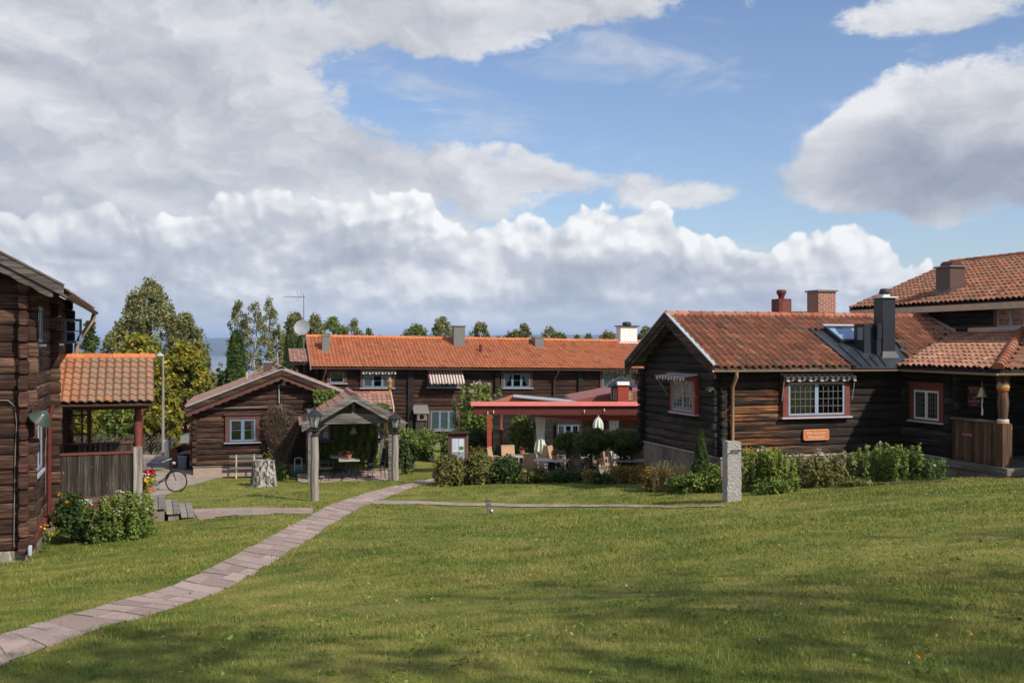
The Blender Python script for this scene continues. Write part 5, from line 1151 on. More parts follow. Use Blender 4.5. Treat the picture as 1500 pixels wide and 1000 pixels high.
mb = MB(); tiles(mb, (XO, -.55, ZHE), (0, 1, 0), (-vH[1], 0, vH[2]), DH + 1.0, hH, .22, .33, seed=87, lift=.03); tiles(mb, (2 * XM - XO, DH + .45, ZHE), (0, -1, 0), (vH[1], 0, vH[2]), DH + 1.0, hH, .4, .5, seed=88)
rh = mb.build('tile_roof', M['tile_pink'], H_)
mb = MB(); mb.prism([(XO, ZHE - .07), (XM, ZHR - .07), (2 * XM - XO, ZHE - .07), (2 * XM - XO, ZHE + .0), (XM, ZHR + .0), (XO, ZHE + .0)], -.55, DH + .45, 'y'); mb.build('roof_boarding', M['board_grey'], rh)
for nm, lo, hi, ya, yb, sc in (('barge_board', -.07, .12, -.63, -.585, 0), ('scalloped_board', -.23, -.07, -.58, -.55, .03)):
    mb = MB(); barge(mb, XO + .02 - (.18 if sc else 0), ZHE + (.18 * tH if sc else 0), XM, ZHR, ya, yb, lo, hi, sc); barge(mb, 2 * XM - XO, ZHE, XM, ZHR, ya, yb, lo, hi, sc); mb.build(nm, M['board_brown'], H_)
mb = MB(); barge(mb, XO + .03, ZHE, XM, ZHR, -.66, -.52, .12, .145, 0); mb.build('verge_flashing', M['brown_metal'], H_)
mb = MB(); gutter(mb, (XO + .07, -.62, ZHE - .03), (XO + .07, DH + .4, ZHE - .05), .07)
mb.build('gutter', M['brown_metal'], H_)
mb = MB(); mb.tube([(XO + .07, 8.7, ZHE - .1), (XO + .02, 8.7, ZHE - .3), (.4, 8.6, ZHE - .75), (.32, 8.6, ZHE - .95), (.32, 8.6, 2.0)], .06, 8); mb.build('downpipe', M['copper'], H_, smooth=True)
mb = MB(); p = FH.hit('x', .14, 71, 700); mb.tube([(.22, p.y, 2.45), (.16, p.y, 2.2), (.15, p.y, -.1)], .045, 8); mb.build('downpipe', M['red_dark'], H_, smooth=True)
kw3 = dict(sash='blue_light', d=.13, sashw=.06)
winpx(H_, FH, 'right', 0, 52.5, 63, 616, 697, cas='red_wood', cw=.12, ns=2, grid=(1, 3), sill='lilac', **kw3)
winpx(H_, FH, 'right', 0, 56, 64, 440, 504, cas='log_end', cw=.10, ns=2, grid=(1, 3), sill='white', **kw3)
winpx(H_, FH, 'right', 0, 82, 90.5, 452, 503, cas='log_end', cw=.12, ns=1, grid=(1, 3), sill='white', **kw3)
# open casement sticking out from the upper wall
a = FH.hit('y', 7.6, 94, 503); b = FH.hit('y', 7.6, 120, 503); c = FH.hit('y', 7.6, 120, 467); mb = MB(); w_ = b.x - a.x; h_ = c.z - a.z
for q_ in ((a.x, a.x + .06, a.z, c.z), (b.x - .06, b.x, a.z, c.z), (a.x + .06, b.x - .06, a.z, a.z + .06), (a.x + .06, b.x - .06, c.z - .06, c.z), (a.x + .06, b.x - .06, a.z + h_ * .48, a.z + h_ * .52)): mb.box(q_[0], q_[1], 7.6, 7.64, q_[2], q_[3])
cs = mb.build('open_casement', M['blue_wood'], H_); mb = MB(); mb.box(a.x + .06, b.x - .06, 7.615, 7.62, a.z + .06, c.z - .06); mb.build('pane', M['glass'], cs)
# cable down the gable
mb = MB(); P_ = [FH.hit('y', -.10, *q_) for q_ in ((-20, 580), (0, 586), (12, 586), (22, 595), (24.5, 620), (22.5, 660), (21.5, 720), (20.5, 800))]; mb.tube(P_, .008, 5); mb.build('cable', M['grey_metal'], H_)
mb = MB(); P_ = [FH.hit('x', .11, *q_) for q_ in ((60, 602), (67, 616), (68, 640), (66.5, 660), (67, 720))]; mb.tube(P_, .007, 5); mb.build('cable', M['grey_metal'], H_)
# dish lamp on the corner
p = FH.hit('y', -.1, 45, 610); la = empty('wall_lamp', FH.w((p.x, -.05, p.z)), FH.rz, 'dark green dish floodlight tilted on the corner of the big left log house', 'lamp')
mb = MB(); mb.box(-.05, .05, -.1, .02, -.10, .10); mb.tube([(0, -.05, .02), (.02, -.16, .14), (.12, -.22, .14), (.2, -.24, .02)], .013, 6); mb.build('bracket', M['soot'], la)
mb = MB(); mb.M = Matrix.Translation((.20, -.24, 0)) @ Matrix.Rotation(math.radians(35), 4, 'Y') @ Matrix.Rotation(math.radians(18), 4, 'X'); mb.lathe([(.03, .12), (.07, .11), (.10, .07), (.19, -.04), (.21, -.07), (.20, -.07), (.09, .04)], 20); mb.build('lamp_shade', paint('dark_green_enamel', (.05, .065, .05), .3, .1), la, smooth=True)
mb = MB(); mb.M = Matrix.Translation((.20, -.24, 0)) @ Matrix.Rotation(math.radians(35), 4, 'Y') @ Matrix.Rotation(math.radians(18), 4, 'X'); mb.lathe([(.02, .06), (.06, .0), (.07, -.05), (.04, -.09), (.01, -.10)], 12); mb.build('bulb', M['lamp_glass'], la, smooth=True)
mb = MB(); p = FH.hit('y', -.35, 44, 801); mb.tube([(p.x, -.30, p.z), (p.x, -.36, p.z - .02), (p.x, -.36, p.z - .14)], [.035, .038, .032], 8); mb.build('drain_spout', M['light_metal'], H_, smooth=True)
# porch
yP0, yP1 = 5.6, 8.2; xP = 1.86; e1 = FH.hit('y', yP0 - .4, 226, 590); r1 = FH.hit('y', (yP0 + yP1) / 2, 226, 526); ZP, ZPR = e1.z, r1.z; xR = e1.x; f0 = FH.hit('y', yP0, 190, 725).z
vP, hP = slope_v((yP0 + yP1) / 2 - yP0 + .4, ZPR - ZP)
mb = MB(); tiles(mb, (.03, yP0 - .4, ZP), (1, 0, 0), vP, xR - .03, hP, .19, .24, seed=91, jit=.008, amp=.05); tiles(mb, (xR, yP1 + .4, ZP), (-1, 0, 0), (0, -vP[1], vP[2]), xR - .1, hP, .19, .3, seed=92)
def _pt(t):
    r = t.attr('rnd'); o = t.obj(); s_ = t.sep(o); c = t.ramp(r, [(0, (.30, .115, .055)), (.5, (.42, .165, .08)), (1, (.47, .215, .12))]); n = t.noise(o, 3.5, 6, .7); n2 = t.noise(o, 22, 4, .65)
    w_ = t.mr(s_[0], .25, .9, .3, 1.0); gr = t.m('MULTIPLY', t.mr(t.m('ADD', n, t.m('MULTIPLY', r, .16)), .36, .60, 0, 1), w_)
    c = t.mix(t.m('MULTIPLY', gr, .8), c, (.215, .17, .125, 1)); k = t.mr(n2, .3, .7, .72, 1.2); return (t.mix(1.0, c, t.xyz(k, k, k), 'MULTIPLY'), n2, .5, .006)
rp = mb.build('porch_roof', mat('weathered_porch_tiles', _pt, .85, .2), H_)
ym = (yP0 + yP1) / 2; mb = MB(); ridge_tiles(mb, (.03, ym, ZPR + .05), (xR + .02, ym, ZPR + .05), .10, .34); mb.build('ridge_tiles', M['ridge_new'], rp)
mb = MB(); mb.prism([(yP0 - .38, ZP - .07), (ym, ZPR - .07), (yP1 + .38, ZP - .07), (yP1 + .38, ZP + .01), (ym, ZPR + .01), (yP0 - .38, ZP + .01)], .05, xR - .02, 'x'); mb.build('roof_boarding', M['log_left'], rp)
mb = MB(); mb.box(-.0, .16, yP0 - .42, ym, ZP - .03, ZP + .04); mb.prism([(yP0 - .42, ZP), (ym, ZPR), (ym, ZPR + .12), (yP0 - .42, ZP + .12)], -.02, .10, 'x'); mb.build('roof_flashing', M['brown_metal'], rp)
mb = MB(); gutter(mb, (.0, yP0 - .46, ZP - .01), (xR, yP0 - .46, ZP - .02), .05); mb.build('gutter', M['brown_metal'], rp)
mb = MB(); mb.box(-.0, xR - .1, yP0 - .02, yP0 + .10, ZP - .16, ZP + .02); mb.box(-.0, xR - .1, yP1 - .1, yP1 + .02, ZP - .16, ZP + .02); mb.box(xP - .02, xP + .10, yP0 + .1, yP1 - .1, ZP - .16, ZP + .0); mb.build('porch_beam', M['red_dark'], H_)
mb = MB(); mb.box(0, xP + .1, yP0 - .03, yP1 + .03, f0 - .12, f0 - .0); mb.build('porch_floor', M['board_grey'], H_)
mb = MB(); mb.box(0, xP + .05, yP0 - .01, yP0 + .05, f0 - .55, f0 - .13); mb.box(0, xP + .05, yP1 - .05, yP1 + .0, f0 - .6, f0 - .13); mb.box(xP, xP + .05, yP0 + .05, yP1 - .05, f0 - .6, f0 - .13); mb.build('porch_skirt', M['red_wood'], H_)
rz_ = FH.hit('y', yP0 - .05, 130, 664).z
mb = MB(); nb = 14
for i in range(nb): x_ = .05 + (xP - .12) * i / nb; mb.box(x_, x_ + (xP - .12) / nb - .006, yP0 - .03 - .004 * (i % 2), yP0 + .0, f0 + .02, rz_ - .03, rnd=(i * .39) % 1)
mb.build('parapet', M['vboard'], H_)
mb = MB()
for i in range(nb): x_ = .05 + (xP - .12) * i / nb; mb.box(x_, x_ + (xP - .12) / nb - .006, yP1 - .03, yP1, f0 + .02, rz_ - .03, rnd=(i * .53) % 1)
mb.build('parapet', M['vboard'], H_)
mb = MB(); mb.box(.02, xP, yP0 - .06, yP0 + .05, rz_ - .03, rz_ + .02); mb.box(.02, xP, yP1 - .06, yP1 + .05, rz_ - .03, rz_ + .02); mb.box(.02, xP, yP0 - .045, yP0 + .02, f0 - .01, f0 + .02); mb.build('handrail', M['red_wood'], H_)
for y_, cnt in ((yP0 + .0, 1), (yP1 - .05, 1)):
    mb = MB(); mb.box(xP - .10, xP + .10, y_ - .08, y_ + .12, f0 - .5, rz_ + .12); pp = mb.build('porch_post', M['pole_wood'] if y_ < 6 else M['red_dark'], H_)
    mb = MB(); mb.lathe([(.10, rz_ + .12), (.075, rz_ + .16), (.095, rz_ + .22), (.085, rz_ + .26), (.11, rz_ + .5), (.085, rz_ + .7), (.085, rz_ + .74), (.115, rz_ + .78), (.115, rz_ + .84), (.08, rz_ + .9), (.08, ZP - .16)], 14, (xP, y_ + .02, 0)); mb.build('turned_shaft', M['red_wood'], pp, smooth=True)
# glazed screen against the house and mid posts at the back
mb = MB(); xg = FH.hit('y', yP1, 131, 640).x; mb.box(xg - .05, xg + .05, yP1 - .06, yP1 + .02, rz_, ZP - .1); mb.box(.1, xg, yP1 - .04, yP1, (rz_ + ZP) / 2 + .12, (rz_ + ZP) / 2 + .17); mb.box(.45, .50, yP1 - .04, yP1, rz_, ZP - .1); mb.box(.1, xg, yP1 - .04, yP1, rz_ + .22, rz_ + .27); mb.box(.03, .10, yP1 - .06, yP1, rz_, ZP - .1); mb.build('screen_frame', M['red_dark'], H_)
mb = MB(); mb.box(.1, .52, yP1 - .025, yP1 - .02, rz_ + .27, ZP - .16); mb.build('pane', M['glass'], H_)
# steps on the end of the porch
mb = MB(); N_ = 3
st = [((221, 745), (243, 745), 722), ((244, 752), (264, 752), 728), ((265.5, 757), (285, 757), 736)]
ys_ = yP0 - .55
for i, (a_, b_, yt_) in enumerate(st):
    p, q = FH.hit('y', ys_, *a_), FH.hit('y', ys_, *b_); zt_ = p.z + .03; mb = MB(); m_ = (p.x + q.x) / 2
    for x0_, x1_ in ((p.x, m_ - .008), (m_ + .008, q.x)): mb.box(x0_, x1_, ys_, ys_ + 2.1, zt_ - .045, zt_, rnd=random.random())
    s_ = mb.build('step', M['pole_wood'], H_)
    mb = MB(); mb.box(p.x + .04, q.x - .03, ys_ + .08, ys_ + 2.0, zt_ - .5, zt_ - .05); mb.build('riser', M['found'], s_)
# ================================================================ gazebo
M['red_roof'] = paint('weathered_red_roof_sheet', (.27, .085, .065), .5, .25, 2.0)
go = W(515, 706, 35.6); FG = Frame((go.x, go.y, g1(go.x, go.y + 1.2)), 13.0)
G_ = FG.root('gazebo', 'open grey timber gazebo with tiled gable roof and curved braces on the lawn', 'gazebo')
ap = FG.hit('y', -.35, 519, 581); tl_, tr_ = FG.hit('y', -.35, 442, 625), FG.hit('y', -.35, 597, 624); zap = ap.z; zt_ = (tl_.z + tr_.z) / 2; GD = 3.3
xl, xr = FG.hit('y', 0, 452, 640).x, FG.hit('y', 0, 570, 640).x
for (ya, yb) in ((0, .16), (GD - .16, GD)):
    for x_ in (xl, xr):
        mb = MB(); mb.box(x_ - .02, x_ + .13, ya, yb, -.35, zt_ + .22); mb.build('post', M['board_grey'], G_)
zb0, zb1 = FG.hit('y', 0, 470, 621).z, FG.hit('y', 0, 470, 606).z; zm = (zb0 + zb1) / 2
xbl, xbr = xl - .05, xr + .22
for y_ in (0, GD - .14):
    mb = MB(); mb.box(xbl, xbr, y_ - .025, y_ - .003, zb0, zm - .004); mb.build('beam', M['board_grey'], G_)
    mb = MB(); mb.box(xbl, xbr, y_ - .03, y_ - .003, zm + .004, zb1); mb.box(ap.x - .06, ap.x + .06, y_ - .028, y_ + .08, zb1, zap - .28); mb.build('beam', M['board_grey'], G_)
mb = MB(); mb.box(xl, xl + .12, .16, GD - .16, zb0 + .05, zb1); mb.build('side_beam', M['board_grey'], G_); mb = MB(); mb.box(xr, xr + .12, .16, GD - .16, zb0 + .05, zb1); mb.build('side_beam', M['board_grey'], G_)
for y_ in (.02, GD - .14):
    for x_, s_ in ((xl + .13, 1), (xr - .02, -1)):
        mb = MB(); P_ = [];
        for k_ in range(9):
            t_ = k_ / 8; P_.append((x_ + s_ * (.55 * t_ ** 1.5), zb0 - .62 * (1 - t_) ** 1.2 - .02))
        for a, b in zip(P_[:-1], P_[1:]): mb.beam((a[0], y_ + .05, a[1]), (b[0], y_ + .05, b[1]), .06, .12, up=(0, 1, 0))
        mb.build('brace', M['board_grey'], G_)
tG = (zap - zt_) / (ap.x - tl_.x); xel, xer = tl_.x, 2 * ap.x - tl_.x
vG, hG = slope_v(ap.x - xel, zap - zt_)
mb = MB(); tiles(mb, (xel, GD + .3, zt_), (0, -1, 0), (vG[1], 0, vG[2]), GD + .6, hG, .19, .32, seed=101); tiles(mb, (xer, -.3, zt_), (0, 1, 0), (-vG[1], 0, vG[2]), GD + .6, hG, .19, .32, seed=102)
rg_ = mb.build('tile_roof', M['tile_pink'], G_); mb = MB(); ridge_tiles(mb, (ap.x, GD + .3, zap + .05), (ap.x, -.32, zap + .05), .10, .34); mb.build('ridge_tiles', M['tile_pink'], rg_)
mb = MB(); mb.prism([(xel, zt_ - .05), (ap.x, zap - .05), (xer, zt_ - .05), (xer, zt_ + .01), (ap.x, zap + .01), (xel, zt_ + .01)], -.3, GD + .3, 'y'); mb.build('roof_boarding', M['board_grey'], rg_)
for lo, hi, y_, in_ in ((-.02, .13, -.36, 0), (-.17, -.03, -.34, 0)):
    mb = MB(); barge(mb, xel, zt_, ap.x, zap, y_, y_ + .03, lo, hi); barge(mb, xer, zt_, ap.x, zap, y_, y_ + .03, lo, hi); mb.build('barge_board', M['board_grey'], G_)
fm = MB()
for i in range(9):
    for j in range(7):
        x0_ = xl - .35 + i * (xr - xl + .75) / 9; y0_ = -.25 + j * (GD + .4) / 7
        fm.box(x0_, x0_ + (xr - xl + .75) / 9 - .012, y0_, y0_ + (GD + .4) / 7 - .012, -.4, .035 + .006 * ((i * 7 + j * 3) % 3), rnd=((i * 13 + j * 7) % 10) / 10)
fm.build('floor_slabs', M['slab'], G_)
# bell-shaped pendant lamp
p = FG.hit('y', 1.5, 518, 630); pn = empty('pendant_lamp', FG.w((p.x, 1.5, p.z)), 0, 'small pale bell shaped lamp hanging under the gazebo roof', 'lamp')
mb = MB(); mb.lathe([(.02, .12), (.05, .10), (.09, 0), (.15, -.12), (.14, -.12), (.05, .03)], 16); mb.build('lamp_shade', M['cream'], pn, smooth=True); mb = MB(); mb.tube([(0, 0, .1), (0, 0, .9)], .01, 5); mb.build('cord', M['iron'], pn)
# ---------------------------------------------------------------- lantern posts
def lantern_mesh(par, z, s=1.0):
    mb = MB(); mb.lathe([(.10, 0), (.13, .02), (.06, .05), (.05, .10), (.13, .14), (.15, .17), (.05, .20), (.06, .22), (.11, .25)], 10, (0, 0, z)); mb.build('lantern_base', M['soot'], par)
    mb = MB()
    for k_ in range(6):
        a_ = math.pi / 3 * k_ + .3; mb.beam((.105 * s * math.cos(a_), .105 * s * math.sin(a_), z + .25), (.20 * s * math.cos(a_), .20 * s * math.sin(a_), z + .58), .018, .018)
    mb.lathe([(.21, .57), (.26, .58), (.24, .60), (.13, .70), (.06, .74), (.05, .76), (.05, .80), (.015, .83), (.01, .92)], 6, (0, 0, z)); mb.build('lantern_frame', M['soot'], par)
    mb = MB(); mb.lathe([(.10, .255), (.19, .57)], 6, (0, 0, z)); mb.build('lantern_glass', M['lant_glass'], par)
    mb = MB(); mb.lathe([(.03, .27), (.045, .34), (.045, .44), (.02, .50)], 8, (0, 0, z)); mb.build('bulb', M['lamp_glass'], par, smooth=True)
gm = bpy.data.materials.new('lantern_glass'); gm.use_nodes = True; t = NT(gm.node_tree); t.n.clear()
a_ = t.n.new('ShaderNodeBsdfTransparent'); a_.inputs[0].default_value = (.8, .8, .77, 1); b_ = t.n.new('ShaderNodeBsdfDiffuse'); b_.inputs[0].default_value = (.6, .6, .55, 1); mx = t.n.new('ShaderNodeMixShader'); mx.inputs[0].default_value = .25
t.l.new(a_.outputs[0], mx.inputs[1]); t.l.new(b_.outputs[0], mx.inputs[2]); t.l.new(mx.outputs[0], t.n.new('ShaderNodeOutputMaterial').inputs[0]); M['lant_glass'] = gm
def lamppost(px, py, ptop, label, tilt=0.0, r=.15):
    p = ghit(px, py); hz = -(ptop - CY) / F * p.y - p.z; l_ = empty('lamp_post', p, 0.4, label, 'lamp post', 'lantern posts by the gazebo')
    hp = hz - .86; mb = MB(); n = 9; P_ = [(.008 * math.sin(i * 1.3), .008 * math.cos(i * 1.7), -.3 + (hp + .3) * i / (n - 1)) for i in range(n)]; mb.tube(P_, [r * (1.0 - .18 * i / n) for i in range(n)], 12); mb.build('pole', M['pole_wood'], l_, smooth=True)
    lantern_mesh(l_, hp); return l_
lamppost(461, 733, 594, 'weathered round lamp post with black lantern standing nearest, left of the gazebo', r=.125)
lamppost(579, 704, 601, 'weathered round lamp post with black lantern at the right corner of the gazebo', r=.135)
# ---------------------------------------------------------------- tables and chairs in the gazebo
def iron_table(loc, rz, label, w_=.75, grp='tables in the gazebo'):
    t_ = empty('cafe_table', loc, rz, label, 'table', grp)
    mb = MB(); mb.box(-w_ / 2, w_ / 2, -w_ / 2, w_ / 2, .70, .735); mb.build('table_top', M['table_top'], t_)
    mb = MB(); mb.tube([(0, 0, .1), (0, 0, .70)], .045, 8)
    for k_ in range(4):
        c_, s_ = math.cos(math.pi / 4 + k_ * math.pi / 2), math.sin(math.pi / 4 + k_ * math.pi / 2); mb.tube([(0, 0, .22), (c_ * .18, s_ * .18, .2), (c_ * .3, s_ * .3, .1), (c_ * .4, s_ * .4, .015)], .022, 6)
    mb.build('pedestal', M['iron'], t_); return t_
t0 = FG.hit('z', .04, 512, 703); T1 = iron_table(FG.w((t0.x, 1.0, .04)), .2, 'square cafe table on black pedestal, nearer of the two in the gazebo')
t0b = FG.hit('y', 2.1, 499, 700); T2 = copy_at(T1, FG.w((t0b.x, 2.2, .04)), .25, 'square cafe table on black pedestal, farther of the two in the gazebo')
def arm_chair(loc, rz, label, m_, cloth, grp, high=.95, solid=True):
    c = empty('arm_chair', loc, rz, label, 'chair', grp)
    mb = MB()
    for s_ in (-1, 1):
        mb.tube([(s_ * .27, -.25, 0), (s_ * .27, -.25, .63), (s_ * .27, .2, .66), (s_ * .26, .28, .62)], .016, 6); mb.tube([(s_ * .25, .26, 0), (s_ * .25, .22, .42), (s_ * .24, .33, high)], .016, 6)
    mb.tube([(-.24, .33, high), (.24, .33, high)], .016, 6); mb.tube([(-.27, -.25, .40), (.27, -.25, .40)], .014, 6); mb.build('frame', m_, c)
    mb = MB(); mb.box(-.25, .25, -.25, .22, .405, .43); mb.build('seat', cloth, c)
    mb = MB(); P_ = [(.235, .44), (.30, high - .02), (.32, high - .02), (.255, .44)]; mb.prism(P_, -.235, .235, 'x'); mb.build('backrest', cloth, c); return c
k0 = FG.hit('y', 1.0, 552, 700); A1 = arm_chair(FG.w((k0.x, 1.1, .04)), math.radians(115 + 180), 'high backed dark wicker chair at the right side of the gazebo', M['iron'], M['wicker'], 'chairs in the gazebo', high=1.08)
k1 = FG.hit('y', 1.0, 475, 700); copy_at(A1, FG.w((k1.x, 1.1, .04)), math.radians(85), 'dark wicker chair at the left side of the gazebo behind the lantern post')
k2 = FG.hit('y', 2.5, 537, 695); copy_at(A1, FG.w((k2.x, 2.6, .04)), math.radians(-60), 'dark wicker chair farthest back in the gazebo', s=.9)
k2 = FG.hit('y', 2.5, 470, 695); copy_at(A1, FG.w((k2.x, 2.5, .04)), math.radians(60), 'dark wicker chair in the back left corner of the gazebo', s=.95)
def pot(loc, label, grp, s=1.0, flow=None, plant=True):
    c = empty('flower_pot', loc, 0, label, 'flower pot', grp); mb = MB(); mb.lathe([(.05 * s, 0), (.075 * s, .12 * s), (.085 * s, .12 * s), (.085 * s, .15 * s), (.07 * s, .15 * s), (.065 * s, .12 * s)], 14); mb.build('pot', M['terra'], c, smooth=True)
    mb = MB(); n = 40; V = leafq(RNG.normal(0, 1, (n, 3)) * np.array([.05, .05, .035]) * s + np.array([0, 0, .19 * s]), .035 * s); mb.quads(V, RNG.random(n)); mb.build('leaves', M['leaf_red'] if flow is None else M['leaf_green'], c)
    return c
def leafq(C, s, aspect=.55, up=None, out=None, jit=1.0):
    """diamond leaves round the points C; up: bias of the leaf normal"""
    n = len(C); N = RNG.normal(0, 1, (n, 3)) * jit
    if out is not None: N = N + out
    if up: N = N + np.array([0, 0, up])
    N /= np.linalg.norm(N, axis=1)[:, None] + 1e-9; A = np.cross(N, RNG.normal(0, 1, (n, 3))); A /= np.linalg.norm(A, axis=1)[:, None] + 1e-9; B = np.cross(N, A)
    s = (s * RNG.uniform(.65, 1.35, n))[:, None]; A = A * s; B = B * s * aspect
    return np.stack([C - A, C + B - A * .1, C + A, C - B - A * .1], 1)
M['leaf_green'] = leafmat('green_leaves', (.075, .12, .022), (.145, .20, .036), (.24, .28, .07))
M['leaf_dark'] = leafmat('dark_green_leaves', (.032, .062, .014), (.060, .100, .024), (.11, .15, .04))
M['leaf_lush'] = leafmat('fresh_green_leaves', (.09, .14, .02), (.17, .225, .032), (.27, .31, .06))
M['leaf_yellow'] = leafmat('yellow_green_leaves', (.06, .075, .012), (.14, .13, .02), (.25, .20, .03))
M['leaf_olive'] = leafmat('olive_leaves', (.08, .095, .024), (.17, .17, .048), (.27, .24, .08))
M['leaf_rust'] = leafmat('rusty_yellow_leaves', (.17, .145, .04), (.34, .23, .06), (.46, .28, .08))
M['leaf_maple'] = leafmat('turning_maple_leaves', (.09, .12, .018), (.22, .22, .03), (.42, .33, .035), (.60, .36, .035))
M['leaf_birch'] = leafmat('birch_leaves', (.13, .14, .05), (.23, .23, .085), (.33, .30, .13))
M['leaf_red'] = leafmat('reddish_leaves', (.10, .03, .015), (.16, .06, .03), (.10, .12, .03))
M['twig'] = leafmat('dry_twigs', (.07, .05, .04), (.15, .11, .085), (.24, .17, .11), trans=.15)
M['white_flower'] = leafmat('white_petals', (.55, .52, .55), (.68, .66, .66), (.75, .74, .72), trans=.3)
M['red_flower'] = leafmat('red_petals', (.35, .008, .012), (.5, .015, .02), (.6, .03, .03), trans=.2)
M['yellow_flower'] = leafmat('yellow_petals', (.6, .32, .01), (.7, .42, .02), (.75, .5, .05), trans=.2)
pot(T1.location + Vector((0, 0, .735)), 'small terracotta pot on the nearer gazebo table', 'flower pots on the gazebo tables', 1.15)
pot(T2.location + Vector((0, 0, .735)), 'small terracotta pot on the farther gazebo table', 'flower pots on the gazebo tables', 1.15)
# ---------------------------------------------------------------- granite gatepost
p = ghit(1072, 734); gp = empty('gate_post', p, math.radians(-3), 'tall square grey granite gatepost with an iron hook standing on the lawn', 'gatepost')
sc_ = p.y / F; zt = -(646 - CY) * sc_ - p.z; wg = 21 * sc_ * .98; mb = MB(); rg = random.Random(3)
nz, na = 26, 8; vs = []
def sq(k, w_, d_):
    s_ = [(-1, -1), (-.33, -1.0), (.33, -1.0), (1, -1), (1, -.33), (1, .33), (1, 1), (.33, 1.0), (-.33, 1.0), (-1, 1), (-1, .33), (-1, -.33)]; return s_[k][0] * w_ / 2, s_[k][1] * d_ / 2
for i in range(nz + 1):
    z_ = -.25 + (zt + .25) * i / nz; 
    for k_ in range(12):
        x_, y_ = sq(k_, wg * (1.03 - .05 * i / nz), wg * 1.15 * (1.03 - .05 * i / nz)); vs.append((x_ + rg.gauss(0, .0045), y_ + rg.gauss(0, .0045), z_ + (rg.uniform(-.008, .008) if i == nz else 0)))
mb.add(vs, [(i * 12 + k_, i * 12 + (k_ + 1) % 12, (i + 1) * 12 + (k_ + 1) % 12, (i + 1) * 12 + k_) for i in range(nz) for k_ in range(12)] + [tuple(range(nz * 12, nz * 12 + 12))])
gp.rotation_euler.z = math.radians(30 - 24)
mb.build('stone', M['granite'], gp)
mb = MB(); zh = -(658 - CY) * sc_ - p.z; y_ = -wg * .60; mb.tube([(-.06, y_ + .02, zh - .01), (-.06, y_ - .05, zh), (.13, y_ - .06, zh + .01), (.14, y_ + .02, zh + .01)], .016, 6); mb.tube([(-.045, y_ - .055, zh), (-.09, y_ - .05, zh - .02)], .014, 6); mb.build('hook', M['iron'], gp)
# small path light
p = ghit(718, 753); sc_ = p.y / F; pl = empty('path_light', p, .2, 'low weathered wooden path light with a white lamp on the lawn', 'lamp')
mb = MB(); mb.M = Matrix.Rotation(math.radians(-10), 4, 'Y'); mb.prism([(-.05, -.05), (.05, -.05), (.055, .25), (.05, .36), (.0, .41), (-.05, .36), (-.055, .25)], -.04, .04); mb.build('stake', M['board_grey'], pl)
mb = MB(); mb.lathe([(.01, -.035), (.032, -.02), (.032, .02), (.01, .035)], 10, (.03, -.06, .10)); mb.build('lamp', M['lamp_glass'], pl, smooth=True)
# ---------------------------------------------------------------- birch-white stump
p = ghit(387, 712); sc_ = p.y / F; hz = 38 * sc_; st_ = MB(); n = 26; vs = []; rg = random.Random(9); ph = [rg.uniform(0, 6) for _ in range(4)]
for i in range(12):
    t_ = i / 11; z_ = -.1 + (hz + .1) * t_; R0 = (19 - 3.2 * min(1, t_ * 1.2) + 1.6 * max(0, .12 - t_) * 10) * sc_ * (1 + .05 * max(0, t_ - .8))
    for k_ in range(n): a_ = 2 * math.pi * k_ / n; r_ = R0 * (1 + .06 * math.sin(3 * a_ + ph[0]) + .045 * math.sin(7 * a_ + ph[1] + t_ * 2) + .03 * math.sin(13 * a_ + ph[2])); vs.append((r_ * math.cos(a_), r_ * math.sin(a_), z_ + .015 * math.sin(5 * a_) * t_))
st_.add(vs, [(i * n + k_, i * n + (k_ + 1) % n, (i + 1) * n + (k_ + 1) % n, (i + 1) * n + k_) for i in range(11) for k_ in range(n)] + [tuple(range(11 * n, 12 * n))])
so_ = st_.build('tree_stump', M['birch_bark'], None, smooth=False, loc=p); tag(so_, 'thick white barked tree stump on the grass in front of the cabin', 'tree stump')
# ---------------------------------------------------------------- bench against the cabin
b0, b1 = FC.hit('y', -.9, 336, 700), FC.hit('y', -.9, 395, 700); zg = g1(*FC.w((b0.x, -.9, 0)).xy) - FC.o.z; be = empty('garden_bench', FC.w((b0.x, -.9, zg)), FC.rz, 'pale weathered wooden bench against the cabin foundation behind the stump', 'bench')
L_b = (b1.x - b0.x) * .82; mb = MB(); mb.box(0, L_b, -.1, .1, .36, .40); mb.box(0, L_b, .12, .28, .365, .40); mb.build('seat', M['board_grey'], be)
mb = MB(); mb.box(0, L_b, .36, .39, .58, .68); mb.box(0, L_b, .37, .40, .73, .84); mb.build('backrest', M['board_grey'], be)
for x_ in (.25, L_b - .3):
    mb = MB(); mb.tube([(x_, -.1, 0), (x_, 0, .2), (x_, -.05, .36)], .03, 6); mb.tube([(x_, .3, 0), (x_, .32, .4), (x_, .40, .86)], .03, 6); mb.beam((x_, -.08, .34), (x_, .33, .34), .05, .04); mb.build('leg', M['cream'], be)
